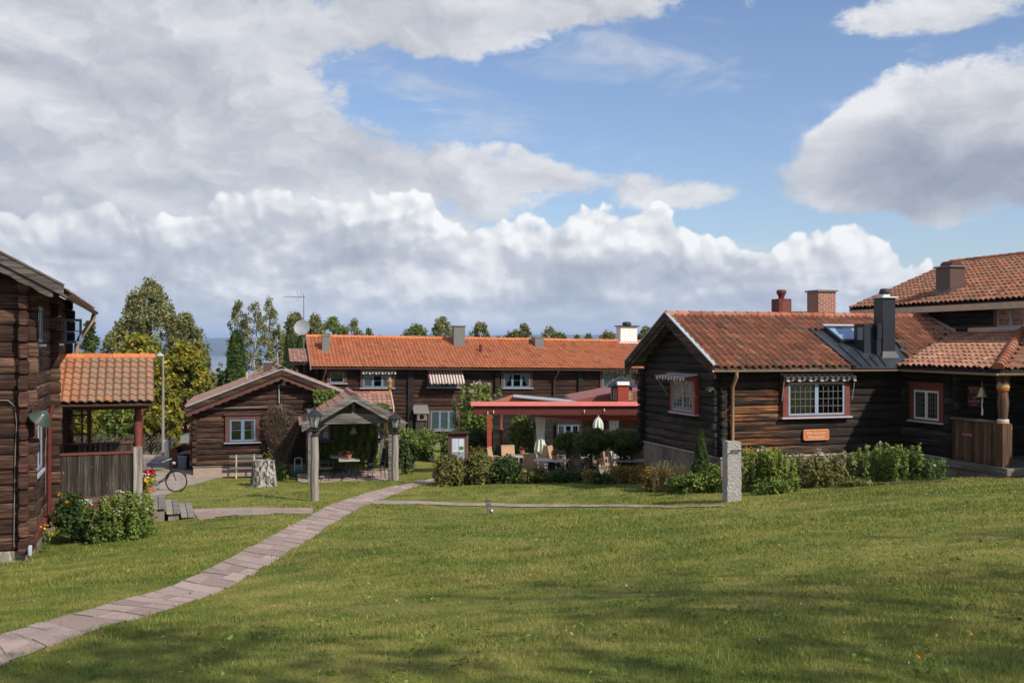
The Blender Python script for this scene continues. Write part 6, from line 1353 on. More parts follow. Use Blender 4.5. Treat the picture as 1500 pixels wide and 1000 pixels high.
# ---------------------------------------------------------------- hose trolley
h0 = FC.hit('y', -.6, 437, 690); zg = g1(*FC.w((h0.x, -.6, 0)).xy) - FC.o.z; ht = empty('hose_trolley', FC.w((h0.x, -.6, zg)), FC.rz, 'white framed garden hose trolley with blue-green hose by the cabin wall', 'hose trolley')
mb = MB(); mb.tube([(-.15, 0, .02), (-.13, .05, .65), (-.1, .06, .70), (.1, .06, .70), (.13, .05, .65), (.15, 0, .02)], .018, 6); mb.tube([(-.14, .01, .4), (.14, .01, .4)], .015, 6); mb.build('frame', M['white'], ht)
mb = MB(); rg = random.Random(2)
for k_ in range(6):
    x_ = -.10 + k_ * .04; mb.tube([(x_, -.03 + .12 * math.cos(2 * math.pi * q_ / 12), .24 + .12 * math.sin(2 * math.pi * q_ / 12)) for q_ in range(13)], .018, 5, cap=False)
mb.build('hose', paint('blue_green_hose', (.06, .24, .27), .5), ht)
for x_ in (-.19, .17): mb = MB(); mb.tube([(x_, 0, .10), (x_ + .03, 0, .10)], .10, 14); mb.build('wheel', M['soot'], ht)
# ---------------------------------------------------------------- notice case on posts in the hedge
p = gat(671, 32.2); sc_ = 32.2 / F; ib = empty('information_board', p, math.radians(8), 'dark wooden information board with a grey glazed notice case standing in the hedge', 'information board')
zt = -(634 - CY) * sc_ - p.z; wi = 25 * sc_
for x_ in (-wi / 2, wi / 2 - .0): mb = MB(); mb.box(x_ - .05, x_ + .05, -.05, .05, -.3, zt); mb.build('post', M['vboard_brown'], ib)
z0, z1 = -(676 - CY) * sc_ - p.z, -(642 - CY) * sc_ - p.z
mb = MB(); mb.box(-wi / 2 + .05, wi / 2 - .05, -.04, .04, z0 - .02, zt - .02); mb.box(-wi / 2 - .09, wi / 2 + .09, -.16, .10, zt, zt + .05); cse = mb.build('case', M['log_end'], ib)
mb = MB(); mb.box(-wi / 2 + .06, wi / 2 - .07, -.07, -.042, z0, z1 + .01); mb.build('notice_panel', paint('grey_panel', (.25, .28, .31), .5, .05), cse)
mb = MB(); mb.box(-wi / 2 + .09, -.005, -.076, -.071, z0 + .33, z1 - .01); mb.box(.02, wi / 2 - .10, -.076, -.071, z0 + .33, z1 - .01); pp_ = mb.build('paper', paint('printed_paper', (.50, .55, .63), .6, .05), cse)
mb = MB(); mb.box(.03, wi / 2 - .11, -.079, -.0765, z0 + .39, z0 + .50); mb.build('map_print', M['leaf_green'], pp_)
mb = MB()
for k_ in range(9):
    mb.box(-wi / 2 + .11, -wi / 2 + .11 + .15 * (.6 + .4 * ((k_ * 7) % 5) / 5), -.079, -.0765, z1 - .06 - k_ * .035, z1 - .05 - k_ * .035)
mb.build('print_lines', paint('print_ink', (.30, .34, .42), .6), pp_)
mb = MB(); mb.tube([(wi / 2 - .13, -.072, z0 + .06), (wi / 2 - .13, -.078, z0 + .06)], .03, 10); mb.build('emblem', M['iron'], cse)
# ================================================================ red pavilion on the terrace
FP = Frame((0, 37.6, -4.75), 0.0); P_ = FP.root('pavilion', 'flat roofed red pavilion with pale red metal edge over the terrace', 'pavilion')
a = FP.hit('y', 0, 690, 588); b = FP.hit('y', 0, 690, 594); c = FP.hit('y', 0, 694, 607); x1_ = 6.6
mb = MB(); mb.prism([(-.12, b.z), (.04, a.z), (1.5, a.z - .20), (1.5, a.z - .28), (.5, b.z)], a.x, x1_, 'x')
mb.build('roof', M['red_metal'], P_)
mb = MB(); mb.box(c.x, x1_, .0, .14, c.z, b.z - .004); mb.box(c.x, c.x + .12, .14, 1.45, c.z, b.z - .22); mb.build('beam', M['red_dark'], P_)
mb = MB()
for i in range(9): mb.box(c.x + .2 + i * .85, c.x + .27 + i * .85, .15, 1.45, c.z + .02, b.z - .22)
mb.build('rafters', M['red_dark'], P_)
q0 = FP.hit('y', 0, 713.5, 640).x
for x_, y_ in ((q0, 0.0), (4.9, .0), (4.9, 1.2)):
    mb = MB(); mb.box(x_, x_ + .17, y_ + .0, y_ + .15, -.2, c.z - .003); mb.build('post', M['red_bright'], P_)
q1 = FP.hit('y', .9, 733, 620).x; mb = MB(); mb.lathe([(.07, -.1), (.07, 1.2), (.11, 1.25), (.11, 1.35), (.07, 1.4), (.08, 2.0), (.12, 2.1), (.12, 2.2)], 12, (q1, .9 + 1.6, 0)); mb.build('turned_post', M['red_wood'], P_, smooth=True)
s0, s1 = FP.hit('y', .5, 762, 608), FP.hit('y', .5, 850, 615.5); mb = MB(); mb.add([(s0.x, .5, s0.z), (x1_, .5, s0.z), (x1_, .5, s1.z), (s1.x, .5, s1.z), (s0.x, .56, s0.z), (x1_, .56, s0.z), (x1_, .56, s1.z), (s1.x, .56, s1.z)], [(0, 1, 2, 3), (7, 6, 5, 4), (0, 4, 5, 1), (1, 5, 6, 2), (2, 6, 7, 3), (3, 7, 4, 0)]); mb.build('valance_board', M['red_bright'], P_)
s2 = FP.hit('y', .45, 889, 607); mb = MB(); mb.box(s2.x, x1_, .44, .49, s2.z - .03, s2.z + .01); mb.build('pale_strip', M['cream'], P_)
mb = MB(); mb.box(s1.x + .1, x1_, .7, .78, FP.hit('y', .7, 860, 628).z, s1.z + .05); mb.build('upper_boarding', M['vboard_brown'], P_)
for px_, py_ in ((714.5, 604.5), (723, 603), (856, 602), (885, 600.5)):
    q = FP.hit('y', -.05, px_, py_); mb = MB(); mb.lathe([(.01, .06), (.022, .02), (.018, -.05), (.006, -.07)], 8, (q.x, -.06, q.z), ); mb.build('spot_lamp', M['white'], P_, smooth=True)
# restaurant wing behind the pavilion, with red metal roofs and the little lantern turret
FT = Frame((0, 42.0, -4.8), 0.0); T_ = FT.root('restaurant_wing', 'low dark restaurant wing with red metal roofs and a small slate domed turret', 'house')
xa_, xb_ = FT.hit('y', 0, 722, 600).x, 7.4; zw = FT.hit('y', 0, 800, 592).z; mb = MB(); mb.box(xa_, xb_, 0, 6, -.3, zw); mb.build('wall', M['log_dark'], T_)
winpx(T_, FT, 'front', 0, 815, 850, 620, 648, cas='log_end', cw=.06, sash='blue_wood', ns=3, grid=(1, 3), curt=[(.1, .3, 1, .4)], sill=None, d=.13)
wx = lambda px_, y_: FT.hit('y', y_, px_, 580).x
def wz(py_, y_): return FT.hit('y', y_, 800, py_).z
mb = MB(); ya = -.6; mb.add([(wx(725, .1), .1, wz(587, .1)), (wx(830, .1), .1, wz(589, .1)), (wx(806, 2.4), 2.4, wz(584, 2.4)), (wx(749, 1.6), 1.6, wz(578.5, 1.6))], [(0, 1, 2, 3)])
mb.prism([(wx(722, .2), wz(592, .2)), (wx(830, .2), wz(592, .2)), (wx(830, .2), wz(588, .2)), (wx(748, .2), wz(579.5, .2)), (wx(722, .2), wz(588, .2))], .12, .5); mb.build('gable_roof', M['terra'], T_)
mb = MB(); mb.add([(wx(754, 0), -.02, wz(582.5, 0)), (wx(842, 0), -.02, wz(592, 0)), (wx(842, 0), -.02, wz(588.5, 0)), (wx(810, 0), -.02, wz(584.5, 0)), (wx(752, 0), -.02, wz(579.5, 0))], [(0, 1, 2, 3, 4)]); mb.prism([(wx(752, 0), wz(579.5, 0)), (wx(845, 0), wz(588, 0)), (wx(845, 0), wz(590, 0)), (wx(752, 0), wz(581.5, 0))], -.1, 1.2); mb.build('eave_flashing', M['light_metal'], T_)
mb = MB(); mb.prism([(wx(835, .3), wz(590, .3)), (wx(838, .3), wz(586.5, .3)), (wx(894, .3), wz(576, .3)), (wx(985, .3), wz(568, .3)), (wx(985, .3), wz(590, .3))], .3, 5.5); mb.build('red_metal_roof', M['red_roof'], T_)
mb = MB(); mb.prism([(wx(930, 1.2), wz(590, 1.2)), (wx(932, 1.2), wz(577, 1.2)), (wx(990, 1.2), wz(560, 1.2)), (wx(990, 1.2), wz(590, 1.2))], .25, .29); mb.build('dark_red_roof', M['red_dark'], T_)
tx, ty = wx(910, .0), -.1; r8 = 15.5 / F * 42; zb, zw_ = wz(589, 0), wz(565, 0); mb = MB(); mb.lathe([(r8, zb - .2), (r8, zw_)], 8, (tx, ty, 0)); tw_ = mb.build('turret', M['log_end'], T_)
mb = MB(); rb_ = 23 / F * 42; zp = wz(552, 0); mb.lathe([(rb_, zw_ - .04), (rb_ * 1.02, zw_ + .0), (rb_ * .8, zw_ + .14), (rb_ * .5, zw_ + .27), (rb_ * .25, zw_ + .37), (.05, zp + .05), (.03, zp + .2), (.07, zp + .24), (.07, zp + .30), (.01, zp + .36)], 8, (tx, ty, 0)); mb.build('dome', M['black_metal'], tw_)
for k_ in range(8):
    a_ = 2 * math.pi * k_ / 8; ca, sa = math.cos(a_), math.sin(a_); ra = r8 * math.cos(math.pi / 8)
    if sa > .3: continue
    mb = MB(); mb.M = Matrix(((-sa, -ca, 0, tx + ca * ra), (ca, -sa, 0, ty + sa * ra), (0, 0, 1, zb + .12), (0, 0, 0, 1))); w8 = .17; h8 = zw_ - zb - .2
    for q_ in ((-w8 / 2, -w8 / 2 + .03, 0, h8), (w8 / 2 - .03, w8 / 2, 0, h8), (-.012, .012, 0, h8), (-w8 / 2 + .03, w8 / 2 - .03, 0, .03), (-w8 / 2 + .03, w8 / 2 - .03, h8 - .03, h8), (-w8 / 2 + .03, w8 / 2 - .03, h8 * .5, h8 * .5 + .02)): mb.box(q_[0], q_[1], -.03, .0, q_[2], q_[3])
    wn = mb.build('window', M['cream'], tw_)
fc2 = Frame((0, 41.0, -4.8), 0); cx0, cx1 = fc2.hit('y', 0, 905.5, 570).x, fc2.hit('y', 0, 921, 570).x; zc = fc2.hit('y', 0, 910, 564.5).z; mb = MB(); mb.box(cx0, cx1, -1.0, -.55, wz(592, 0) - .1, zc); rc2 = mb.build('chimney', M['red_bright'], T_)
rc2['label'] = 'bright red metal-clad chimney with a white hood in front of the turret'
mb = MB(); mb.prism([(-1.05 + .25 + .27 * math.cos(math.pi * i / 8), zc + .02 + .14 * math.sin(math.pi * i / 8)) for i in range(9)], cx0 - .03, cx1 + .03, 'x'); mb.build('hood', M['white'], rc2)
# ---------------------------------------------------------------- closed parasols
def parasol(px, Y, ztop_px, zbot_px, label, lean=0.0, rnk=1.0, seed=0):
    p = gat(px, Y); sc_ = Y / F; zt, zb = -(ztop_px - CY) * sc_ - p.z, -(zbot_px - CY) * sc_ - p.z; u = empty('closed_parasol', p, seed * .7, label, 'parasol', 'closed parasols on the terrace')
    n, m_ = 40, 16; vs = []; prof = [(0, .04), (.06, .12), (.14, .17), (.3, .155), (.45, .14), (.58, .13), (.70, .17), (.82, .21), (.92, .19), (1, .12)]
    for i in range(m_ + 1):
        t_ = i / m_; r0 = np.interp(t_, [a[0] for a in prof], [a[1] for a in prof]) * rnk; z_ = zt - (zt - zb) * t_
        for k_ in range(n):
            a_ = 2 * math.pi * k_ / n; r_ = r0 * (1 + .22 * math.sin(8 * a_ + .8 * math.sin(t_ * 5 + seed)) + .08 * math.sin(3 * a_ + seed)); vs.append((r_ * math.cos(a_) + lean * t_, r_ * math.sin(a_), z_ + (.05 * math.sin(4 * a_) if i == m_ else 0)))
    mb = MB(); mb.add(vs, [(i * n + k_, i * n + (k_ + 1) % n, (i + 1) * n + (k_ + 1) % n, (i + 1) * n + k_) for i in range(m_) for k_ in range(n)] + [tuple(range(n))]); mb.build('canopy', M['parasol'], u, smooth=True)
    mb = MB(); mb.tube([(0, 0, 0), (0, 0, zt + .08)], .024, 8); mb.build('pole', M['cream'], u)
    mb = MB(); mb.box(-.28, .28, -.28, .28, .0, .06); mb.build('base', M['granite'], u)
    mb = MB(); zs = zt - (zt - zb) * .72; mb.tube([(.16 * math.cos(a_ * .5), .16 * math.sin(a_ * .5), zs) for a_ in range(13)], .012, 4); mb.build('strap', M['cream'], u); return u
parasol(792, 38.6, 600, 671, 'pale green closed parasol nearest the left, beside the terrace bush', seed=1, rnk=1.0)
parasol(876.5, 36.9, 611, 686, 'pale green closed parasol standing lower between the clipped trees', seed=2, rnk=.98)
parasol(899.5, 38.3, 602, 680, 'pale green closed parasol rising behind the rightmost clipped tree', seed=3)
# ---------------------------------------------------------------- terrace furniture
TT = empty('terrace_table', gat(765, 36), .1, 'pale terrace table with a small pot, leftmost on the terrace', 'table', 'tables on the terrace')
mb = MB(); mb.box(-.55, .55, -.38, .38, .70, .735); mb.build('table_top', M['table_top'], TT); mb = MB(); mb.box(-.09, -.03, -.2, .2, .03, .70); mb.box(.03, .09, -.2, .2, .03, .70); mb.box(-.35, .35, -.05, .05, 0, .04); mb.build('pedestal', M['iron'], TT)
copy_at(TT, gat(808, 32.4), -.2, 'pale terrace table in front of the closed parasol, nearest the flower bed')
copy_at(TT, gat(848, 34.2), .15, 'pale terrace table between the two left clipped trees')
copy_at(TT, gat(851, 37.4), .05, 'pale terrace table farther back behind the left clipped tree')
copy_at(TT, gat(937, 35.8), .1, 'pale terrace table farthest back near the stone wall of the dark house'); copy_at(TT, gat(939, 34.1), .05, 'pale terrace table in the middle of three by the dark house wall'); copy_at(TT, gat(922, 32.3), -.1, 'pale terrace table nearest the flower bed by the dark house wall')
TC = arm_chair(gat(729, 37.0), math.radians(75), 'beige sling chair at the far left of the terrace next to the red post', M['beige_frame'], M['beige_cloth'], 'beige chairs on the terrace', high=1.0)
for (px_, Y_, r_, lb) in ((747, 37.2, 15, 'beige sling chair facing the lawn behind the leftmost table'), (788, 36.6, -70, 'beige sling chair turned left beside the leftmost parasol'), (781, 33.2, 155, 'beige sling chair seen from behind nearest the flower bed, left of the parasol'),
                          (803, 33.8, 100, 'brown backed sling chair just right of the leftmost parasol pole'), (818, 36.2, 70, 'beige sling chair leaning back left of the small clipped tree'), (843, 32.9, 10, 'beige sling chair standing between the two left clipped trees'),
                          (872, 36.6, -30, 'beige sling chair half hidden behind the middle clipped tree'), (888, 35.4, 120, 'beige sling chair behind the trunk of the rightmost clipped tree'), (906, 33.4, 95, 'beige sling chair turned right at the tables by the dark house'), (918, 36.8, 40, 'beige sling chair in the back row near the dark house'),
                          (932, 32.9, 180, 'beige sling chair seen from behind next to the stone foundation')):
    copy_at(TC, gat(px_, Y_), math.radians(r_), lb)
cu_ = MB(); p = gat(747, 37.2); cu_.box(-.23, .23, -.23, .2, 0, .06); cq = cu_.build('seat_cushion', M['red_wood'], None, loc=p + Vector((0, 0, .435)), rot=(0, 0, math.radians(15))); tag(cq, 'flat red seat cushion on the chair behind the leftmost table', 'cushion')
for px_, Y_, lb in ((765, 36, 'terracotta pot on the leftmost terrace table'), (812, 32.4, 'terracotta pot on the terrace table in front of the parasol'), (846, 34.2, 'terracotta pot on the table between the left clipped trees'), (937, 35.8, 'terracotta pot with red flowers on the farthest right table'), (941, 34.1, 'terracotta pot on the middle table by the dark house')):
    q = gat(px_, Y_); pot(q + Vector((0, 0, .735)), lb, 'flower pots on the terrace tables', 1.2)
lq = gat(783.5, 39.6); sc_ = 39.6 / F; tl = empty('lamp_post', lq, 0, 'slim dark lantern post on the terrace behind the leftmost parasol', 'lamp post'); hp = -(622 - CY) * sc_ - lq.z
mb = MB(); mb.tube([(0, 0, 0), (0, 0, hp)], .05, 8); mb.build('pole', M['grey_metal'], tl); lantern_mesh(tl, hp - .15, .8)
# ================================================================ left middle ground: bicycle, pots, bin shelter, street lamp, fence
def wheel(par, x, r=.33):
    mb = MB(); mb.tube([(x + r * math.cos(2 * math.pi * k_ / 28), 0, r + r * math.sin(2 * math.pi * k_ / 28)) for k_ in range(29)], .022, 6, cap=False); wh = mb.build('tyre', M['iron'], par)
    mb = MB()
    for k_ in range(14): a_ = 2 * math.pi * k_ / 14; mb.tube([(x, 0, r), (x + r * math.cos(a_), 0, r + r * math.sin(a_))], .0035, 3)
    mb.tube([(x, -.05, r), (x, .05, r)], .025, 8); mb.build('spokes', M['light_metal'], wh); return wh
p = ghit(240, 720); bk = empty('bicycle', p, math.radians(4), 'black step-through bicycle with chain guard parked behind the porch steps', 'bicycle'); x0_ = W(258, 0, p.y).x - p.x; xr_ = x0_ - 1.08
mb = MB(); f_ = M['iron']; mb.tube([(x0_, 0, .33), (x0_ - .06, 0, .5), (x0_ - .16, 0, .82), (x0_ - .19, 0, 1.0)], .016, 6); mb.tube([(x0_ - .15, 0, .80), (x0_ - .25, 0, .50), (xr_ + .55, 0, .33), (xr_ + .45, 0, .30)], .02, 6); mb.tube([(x0_ - .14, 0, .72), (x0_ - .28, 0, .42), (xr_ + .5, 0, .26)], .016, 6)
mb.tube([(xr_ + .45, 0, .28), (xr_ + .30, 0, .85)], .018, 6); mb.tube([(xr_, 0, .33), (xr_ + .45, 0, .28)], .014, 6); mb.tube([(xr_, 0, .33), (xr_ + .32, 0, .75)], .012, 6); mb.build('frame', f_, bk)
wheel(bk, x0_); wheel(bk, xr_)
mb = MB(); mb.tube([(x0_ - .38, -.26, .98), (x0_ - .24, -.24, 1.04), (x0_ - .18, -.1, 1.05), (x0_ - .17, .1, 1.05), (x0_ - .24, .24, 1.04), (x0_ - .38, .26, .98)], .012, 6); mb.build('handlebar', M['light_metal'], bk)
mb = MB(); mb.lathe([(.02, -.05), (.06, -.02), (.065, .02), (.02, .05)], 10, (x0_ - .08, 0, .92)); mb.build('headlight', M['light_metal'], bk, smooth=True)
mb = MB(); mb.prism([(xr_ + .16, .88), (xr_ + .42, .87), (xr_ + .44, .91), (xr_ + .18, .95)], -.07, .07); mb.build('saddle', M['wicker'], bk)
mb = MB(); mb.tube([(x0_ + .33 * 1.1 * math.cos(a_), 0, .33 + .33 * 1.1 * math.sin(a_)) for a_ in [math.pi * (.15 + .75 * k_ / 10) for k_ in range(11)]], .02, 5); mb.build('mudguard', M['soot'], bk)
mb = MB(); mb.tube([(xr_ + .45, -.1, .28), (xr_ + .45, .1, .28)], .09, 12); mb.tube([(xr_ + .45, -.11, .28), (xr_ + .58, -.13, .16)], .012, 5); mb.build('crank', M['grey_metal'], bk)
# pots with flowers on the porch steps
def flowerpot(px, Y, ztop, label, m_, n=60, s=.13):
    q = W(px, ztop, Y); zg = FH.w((0, 0, f0)).z - .02; c = empty('flower_pot', (q.x, q.y, zg - .0), 0, label, 'flower pot', 'flower pots on the porch step'); h = q.z - zg
    mb = MB(); mb.lathe([(.07, 0), (.10, .13), (.11, .13), (.11, .16), (.09, .16)], 14); mb.build('pot', M['terra'], c, smooth=True)
    mb = MB(); C = RNG.normal(0, 1, (90, 3)) * np.array([s * .6, s * .6, s * .45]) + np.array([0, 0, .26 + max(h - .3, .05) * .5]); mb.quads(leafq(C, .05), RNG.random(90)); mb.build('leaves', M['leaf_green'], c)
    C = RNG.normal(0, 1, (n, 3)) * np.array([s * .55, s * .55, s * .32]) + np.array([0, 0, max(h, .3)]); mb = MB(); mb.quads(leafq(C, .045, .9), RNG.random(n)); mb.build('flowers', M[m_], c)
yst = FH.w((2.0, yP0 + .7, 0)).y
flowerpot(217, yst + .15, 692, 'pot of red flowers on the top porch step', 'red_flower', 60, .13); flowerpot(210, yst - .1, 699, 'pot of white flowers beside the porch post', 'white_flower', 70, .14); flowerpot(219, yst - .35, 704, 'pot of yellow and white flowers on the porch step edge', 'yellow_flower', 50, .11)
# bin shelter
FZ_ = Frame((W(248, 0, 39.5).x, 39.5, g1(W(248, 0, 39.5).x, 39.5)), 4); z_ = FZ_.root('bin_shelter', 'dark red boarded bin shelter with sloping rail between road and cabin', 'shelter')
sc_ = 39.5 / F; h_ = -(657 - CY) * sc_ - FZ_.o.z
mb = MB(); mb.box(0, .30, 0, .06, 0, h_ * .98); mb.box(0, 1.15, 1.5, 1.56, 0, h_); mb.box(-.0, .06, .06, 1.5, 0, h_ * .97); mb.box(1.1, 1.16, .0, 1.5, 0, h_ * .9); mb.build('boarding', M['red_dark'], z_)
mb = MB(); mb.prism([(.25, h_ * .66), (1.15, h_ * .80), (1.15, h_ * .86), (.25, h_ * .72)], -.05, 1.55); mb.build('roof', M['board_grey'], z_)
mb = MB(); mb.box(.31, 1.09, .9, .93, 0, h_ * .7); mb.build('interior_shade', M['dark'], z_)  # near-black sheet standing in for the shade inside the shelter
wb = FZ_.hit('y', .05, 262, 698); bn = empty('wheelie_bin', FZ_.w((wb.x + .02, -.12, 0)), FZ_.rz, 'grey plastic bin standing in the open bin shelter', 'bin')
mb = MB(); mb.prism([(.0, 0), (.30, 0), (.32, .48), (-.02, .48)], 0, .3); mb.build('body', paint('grey_plastic', (.14, .17, .21), .45, .08), bn); mb = MB(); mb.box(-.035, .335, -.02, .33, .48, .51); mb.build('lid', paint('pale_grey_plastic', (.30, .34, .39), .45, .08), bn)
# street lamp
q = gat(239, 47.0); sc_ = 47 / F; hs = -(520 - CY) * sc_ - q.z; sl_ = empty('street_lamp', q, 0, 'slim wooden street lamp pole with a small white lamp head beyond the porch', 'street lamp')
mb = MB(); mb.tube([(0, 0, -.2), (0, 0, hs)], [.075, .05], 10); mb.build('pole', M['pole_wood'], sl_); mb = MB(); mb.tube([(0, 0, hs - .1), (-.02, -.15, hs), (-.02, -.35, hs + .03)], .025, 6); mb.build('arm', M['grey_metal'], sl_)
mb = MB(); mb.lathe([(.03, .10), (.13, .06), (.19, -.03), (.17, -.06), (.05, -.07)], 12, (-.02, -.35, hs)); mb.build('lamp_head', M['light_metal'], sl_, smooth=True)
q = gat(243.5, 46.0); sc_ = 46 / F; mb = MB(); mb.box(-.08, .08, -.05, .05, -.1, -(645 - CY) * sc_ - q.z); mb.box(-.08, .08, -.055, .055, -(645 - CY) * sc_ - q.z + .002, -(645 - CY) * sc_ - q.z + .04); wp = mb.build('marker_post', M['white'], None, loc=q); tag(wp, 'white square marker post at the roadside beside the street lamp', 'post')
# round-pole fence along the road
fx0, fx1 = gat(95, 49.5), gat(252, 47.6); rf = empty('pole_fence', fx0, 0, 'grey slanting round-pole fence along the far side of the road', 'fence'); dv = fx1 - fx0; n = 16
for i in range(n + 1):
    b_ = dv * (i / n); x_, y_ = fx0.x + b_.x, fx0.y + b_.y; zz = g1(x_, y_) - fx0.z; mb = MB(); mb.tube([(b_.x, b_.y, zz - .1), (b_.x + .03, b_.y, zz + 1.0)], .03, 5); mb.tube([(b_.x, b_.y - .14, zz - .1), (b_.x, b_.y - .12, zz + 1.0)], .03, 5); mb.build('stake', M['bark'], rf)
mb = MB()
for i in range(n * 2):
    b_ = dv * (i / (2 * n)); c_ = dv * min(1.04, i / (2 * n) + .13); z0 = g1(fx0.x + b_.x, fx0.y + b_.y) - fx0.z; z1 = g1(fx0.x + c_.x, fx0.y + c_.y) - fx0.z; mb.tube([(b_.x, b_.y - .07, z0 + .05), (c_.x, c_.y - .07, z1 + .85)], .03, 5, rnd=random.random())
mb.build('slanting_rails', M['board_grey'], rf)
# parked car beyond
q = gat(326, 54.0); cr = empty('parked_car', q, math.radians(8), 'pale grey car half hidden behind the bin shelter', 'car'); prof = [(-2.1, .35), (-2.05, .75), (-1.3, .85), (-.75, 1.32), (.7, 1.35), (1.35, .9), (2.05, .78), (2.1, .35)]
mb = MB(); mb.prism(prof, -.8, .8); mb.build('body', paint('pale_grey_car_paint', (.20, .215, .22), .3, .05), cr); mb = MB(); mb.prism([(-1.15, .88), (-.7, 1.25), (.62, 1.28), (1.15, .92)], -.81, .81); mb.build('window', M['black_metal'], cr)
for x_ in (-1.3, 1.3):
    for y_ in (-.82, .62): mb = MB(); mb.tube([(x_, y_, .32), (x_, y_ + .2, .32)], .32, 18); wh = mb.build('wheel', M['iron'], cr); mb = MB(); mb.tube([(x_, y_ - .01, .32), (x_, y_ + .21, .32)], .18, 12); mb.build('rim', M['light_metal'], wh)
# cottage across the road seen under the trees
FK = Frame((W(196, 0, 62).x, 62, g1(W(196, 0, 62).x, 62)), 10); k_r = FK.root('red_cottage', 'small red cottage glimpsed under the trees across the road', 'house'); mb = MB(); mb.box(0, 4.2, 0, 4, -.5, 1.5); mb.build('wall', M['red_wood'], k_r)
mb = MB(); mb.prism([(-.4, 1.45), (4.4, 1.45), (2, 2.7)], -.3, 4.3, 'x'); mb.build('roof', M['tile_red'], k_r); window(k_r, (1.4, 0, .5), (1, 0), .9, .8, cas='white', sash='white')
# ================================================================ plants
M['leaf_clip'] = leafmat('clipped_leaves', (.045, .075, .016), (.085, .125, .026), (.14, .175, .045))
M['pale_bark'] = paint('pale_birch_bark', (.34, .32, .30), .85, .35, 3.0)
def cloud(clumps, dens, s, shell=.55, up=.35, aspect=.55):
    """leaves through a set of ellipsoid clumps (cx, cy, cz, rx, ry, rz)"""
    Vs, Rs = [], []
    for (cx, cy, cz, rx, ry, rz) in clumps:
        n = max(12, int(4.2 * dens * (rx * ry * rz) ** (2 / 3)))
        D = RNG.normal(0, 1, (n, 3)); D /= np.linalg.norm(D, axis=1)[:, None]; r = (1 - shell * RNG.random(n) ** 1.6)[:, None]; r *= RNG.uniform(.86, 1.12, (n, 1))
        C = np.array([cx, cy, cz]) + D * r * np.array([rx, ry, rz]); Vs.append(leafq(C, s, aspect, up, out=D * .7)); b = RNG.uniform(-.17, .17); Rs.append(np.clip(RNG.normal(.45 + b, .22, n), 0, 1))
    return np.concatenate(Vs), np.concatenate(Rs)
def bushclumps(rx, ry, rz, n, cs=.36, base=0.0, seed=None):
    out = []
    for _ in range(n):
        a, b = RNG.uniform(0, 2 * math.pi), RNG.random(); rr = math.sqrt(RNG.random()) * .78; zz = RNG.random() ** .8
        k = math.sqrt(max(.08, 1 - (zz * .88) ** 3.2)); q = cs * RNG.uniform(.7, 1.3); out.append((math.cos(a) * rr * rx * k, math.sin(a) * rr * ry * k, base + rz * (.12 + .76 * zz), rx * q, ry * q * 1.0, rz * q * .9))
    return out
def bush(name, loc, rx, ry, rz, label, cat, mat_, n=16, dens=260, s=.05, group=None, flowers=None, stems=True, cs=.36, rz_=0, up=.35, extra=None):
    o = empty(name, loc, rz_, label, cat, group); cl = bushclumps(rx, ry, rz, n, cs); V, R_ = cloud(cl, dens, s, up=up); mb = MB(); mb.quads(V, R_); mb.build('foliage', M[mat_], o)
    if stems:
        mb = MB()
        for c in cl[:14]: mb.tube([(c[0] * .15, c[1] * .15, -.05), (c[0] * .5, c[1] * .5, c[2] * .5), (c[0], c[1], c[2])], [.018, .013, .006], 5)
        mb.build('stems', M['bark'], o)
    if flowers:
        fm, fn, fs, zlo = flowers; mb = MB(); C = []
        for _ in range(fn):
            c = cl[RNG.integers(len(cl))]; d = RNG.normal(0, 1, 3); d[2] = abs(d[2]) + .4; d /= np.linalg.norm(d); C.append(np.array(c[:3]) + d * np.array(c[3:]) * 1.05)
        C = np.repeat(np.array(C), 7, 0) + RNG.normal(0, fs * .8, (fn * 7, 3)); C = C[C[:, 2] > zlo * rz]; mb.quads(leafq(C, fs, .9), RNG.random(len(C))); mb.build('flowers', M[fm], o)
    return o
def spikes(name, loc, pts_, label, cat, mat_, s=.05, dens=70, group=None, flowers=None, wid=.10):
    """a stand of upright leafy stems at the given (x, y, height)"""
    o = empty(name, loc, 0, label, cat, group); Vs, Rs = [], []; mb = MB(); F_ = []
    for x, y, h in pts_:
        n = int(dens * h); t_ = RNG.random(n); lean = RNG.normal(0, .06, 2); a = RNG.uniform(0, 2 * math.pi, n); r = wid * (1.15 - .75 * t_) * RNG.uniform(.2, 1.1, n)
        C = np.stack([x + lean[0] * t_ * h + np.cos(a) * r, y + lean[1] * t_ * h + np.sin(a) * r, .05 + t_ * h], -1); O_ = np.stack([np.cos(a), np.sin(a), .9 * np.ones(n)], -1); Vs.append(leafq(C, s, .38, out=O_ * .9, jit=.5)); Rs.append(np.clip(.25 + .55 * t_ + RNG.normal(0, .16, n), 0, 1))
        mb.tube([(x, y, -.05), (x + lean[0] * h, y + lean[1] * h, h)], [.008, .004], 4)
        if flowers and RNG.random() < flowers[1]: F_.append((x + lean[0] * h, y + lean[1] * h, h + .02))
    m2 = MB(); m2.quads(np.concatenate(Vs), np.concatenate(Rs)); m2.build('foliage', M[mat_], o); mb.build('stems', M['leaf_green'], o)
    if F_:
        C = np.repeat(np.array(F_), 14, 0) + RNG.normal(0, 1, (len(F_) * 14, 3)) * np.array([.045, .045, .03]) * flowers[2]; m2 = MB(); m2.quads(leafq(C, .028 * flowers[2], .9), RNG.random(len(C))); m2.build('flowers', M[flowers[0]], o)
    return o
def pxw(px0, px1, Y): return (px1 - px0) / F * Y
def pbush(px0, px1, ptop, Y, label, mat_, name='shrub', cat='shrub', ry=None, **k):
    g = gat((px0 + px1) / 2, Y); rx = pxw(px0, px1, Y) / 2 * 1.02; h = -(ptop - CY) / F * Y - g.z; return bush(name, g, rx, ry or rx * .8, h, label, cat, mat_, **k)
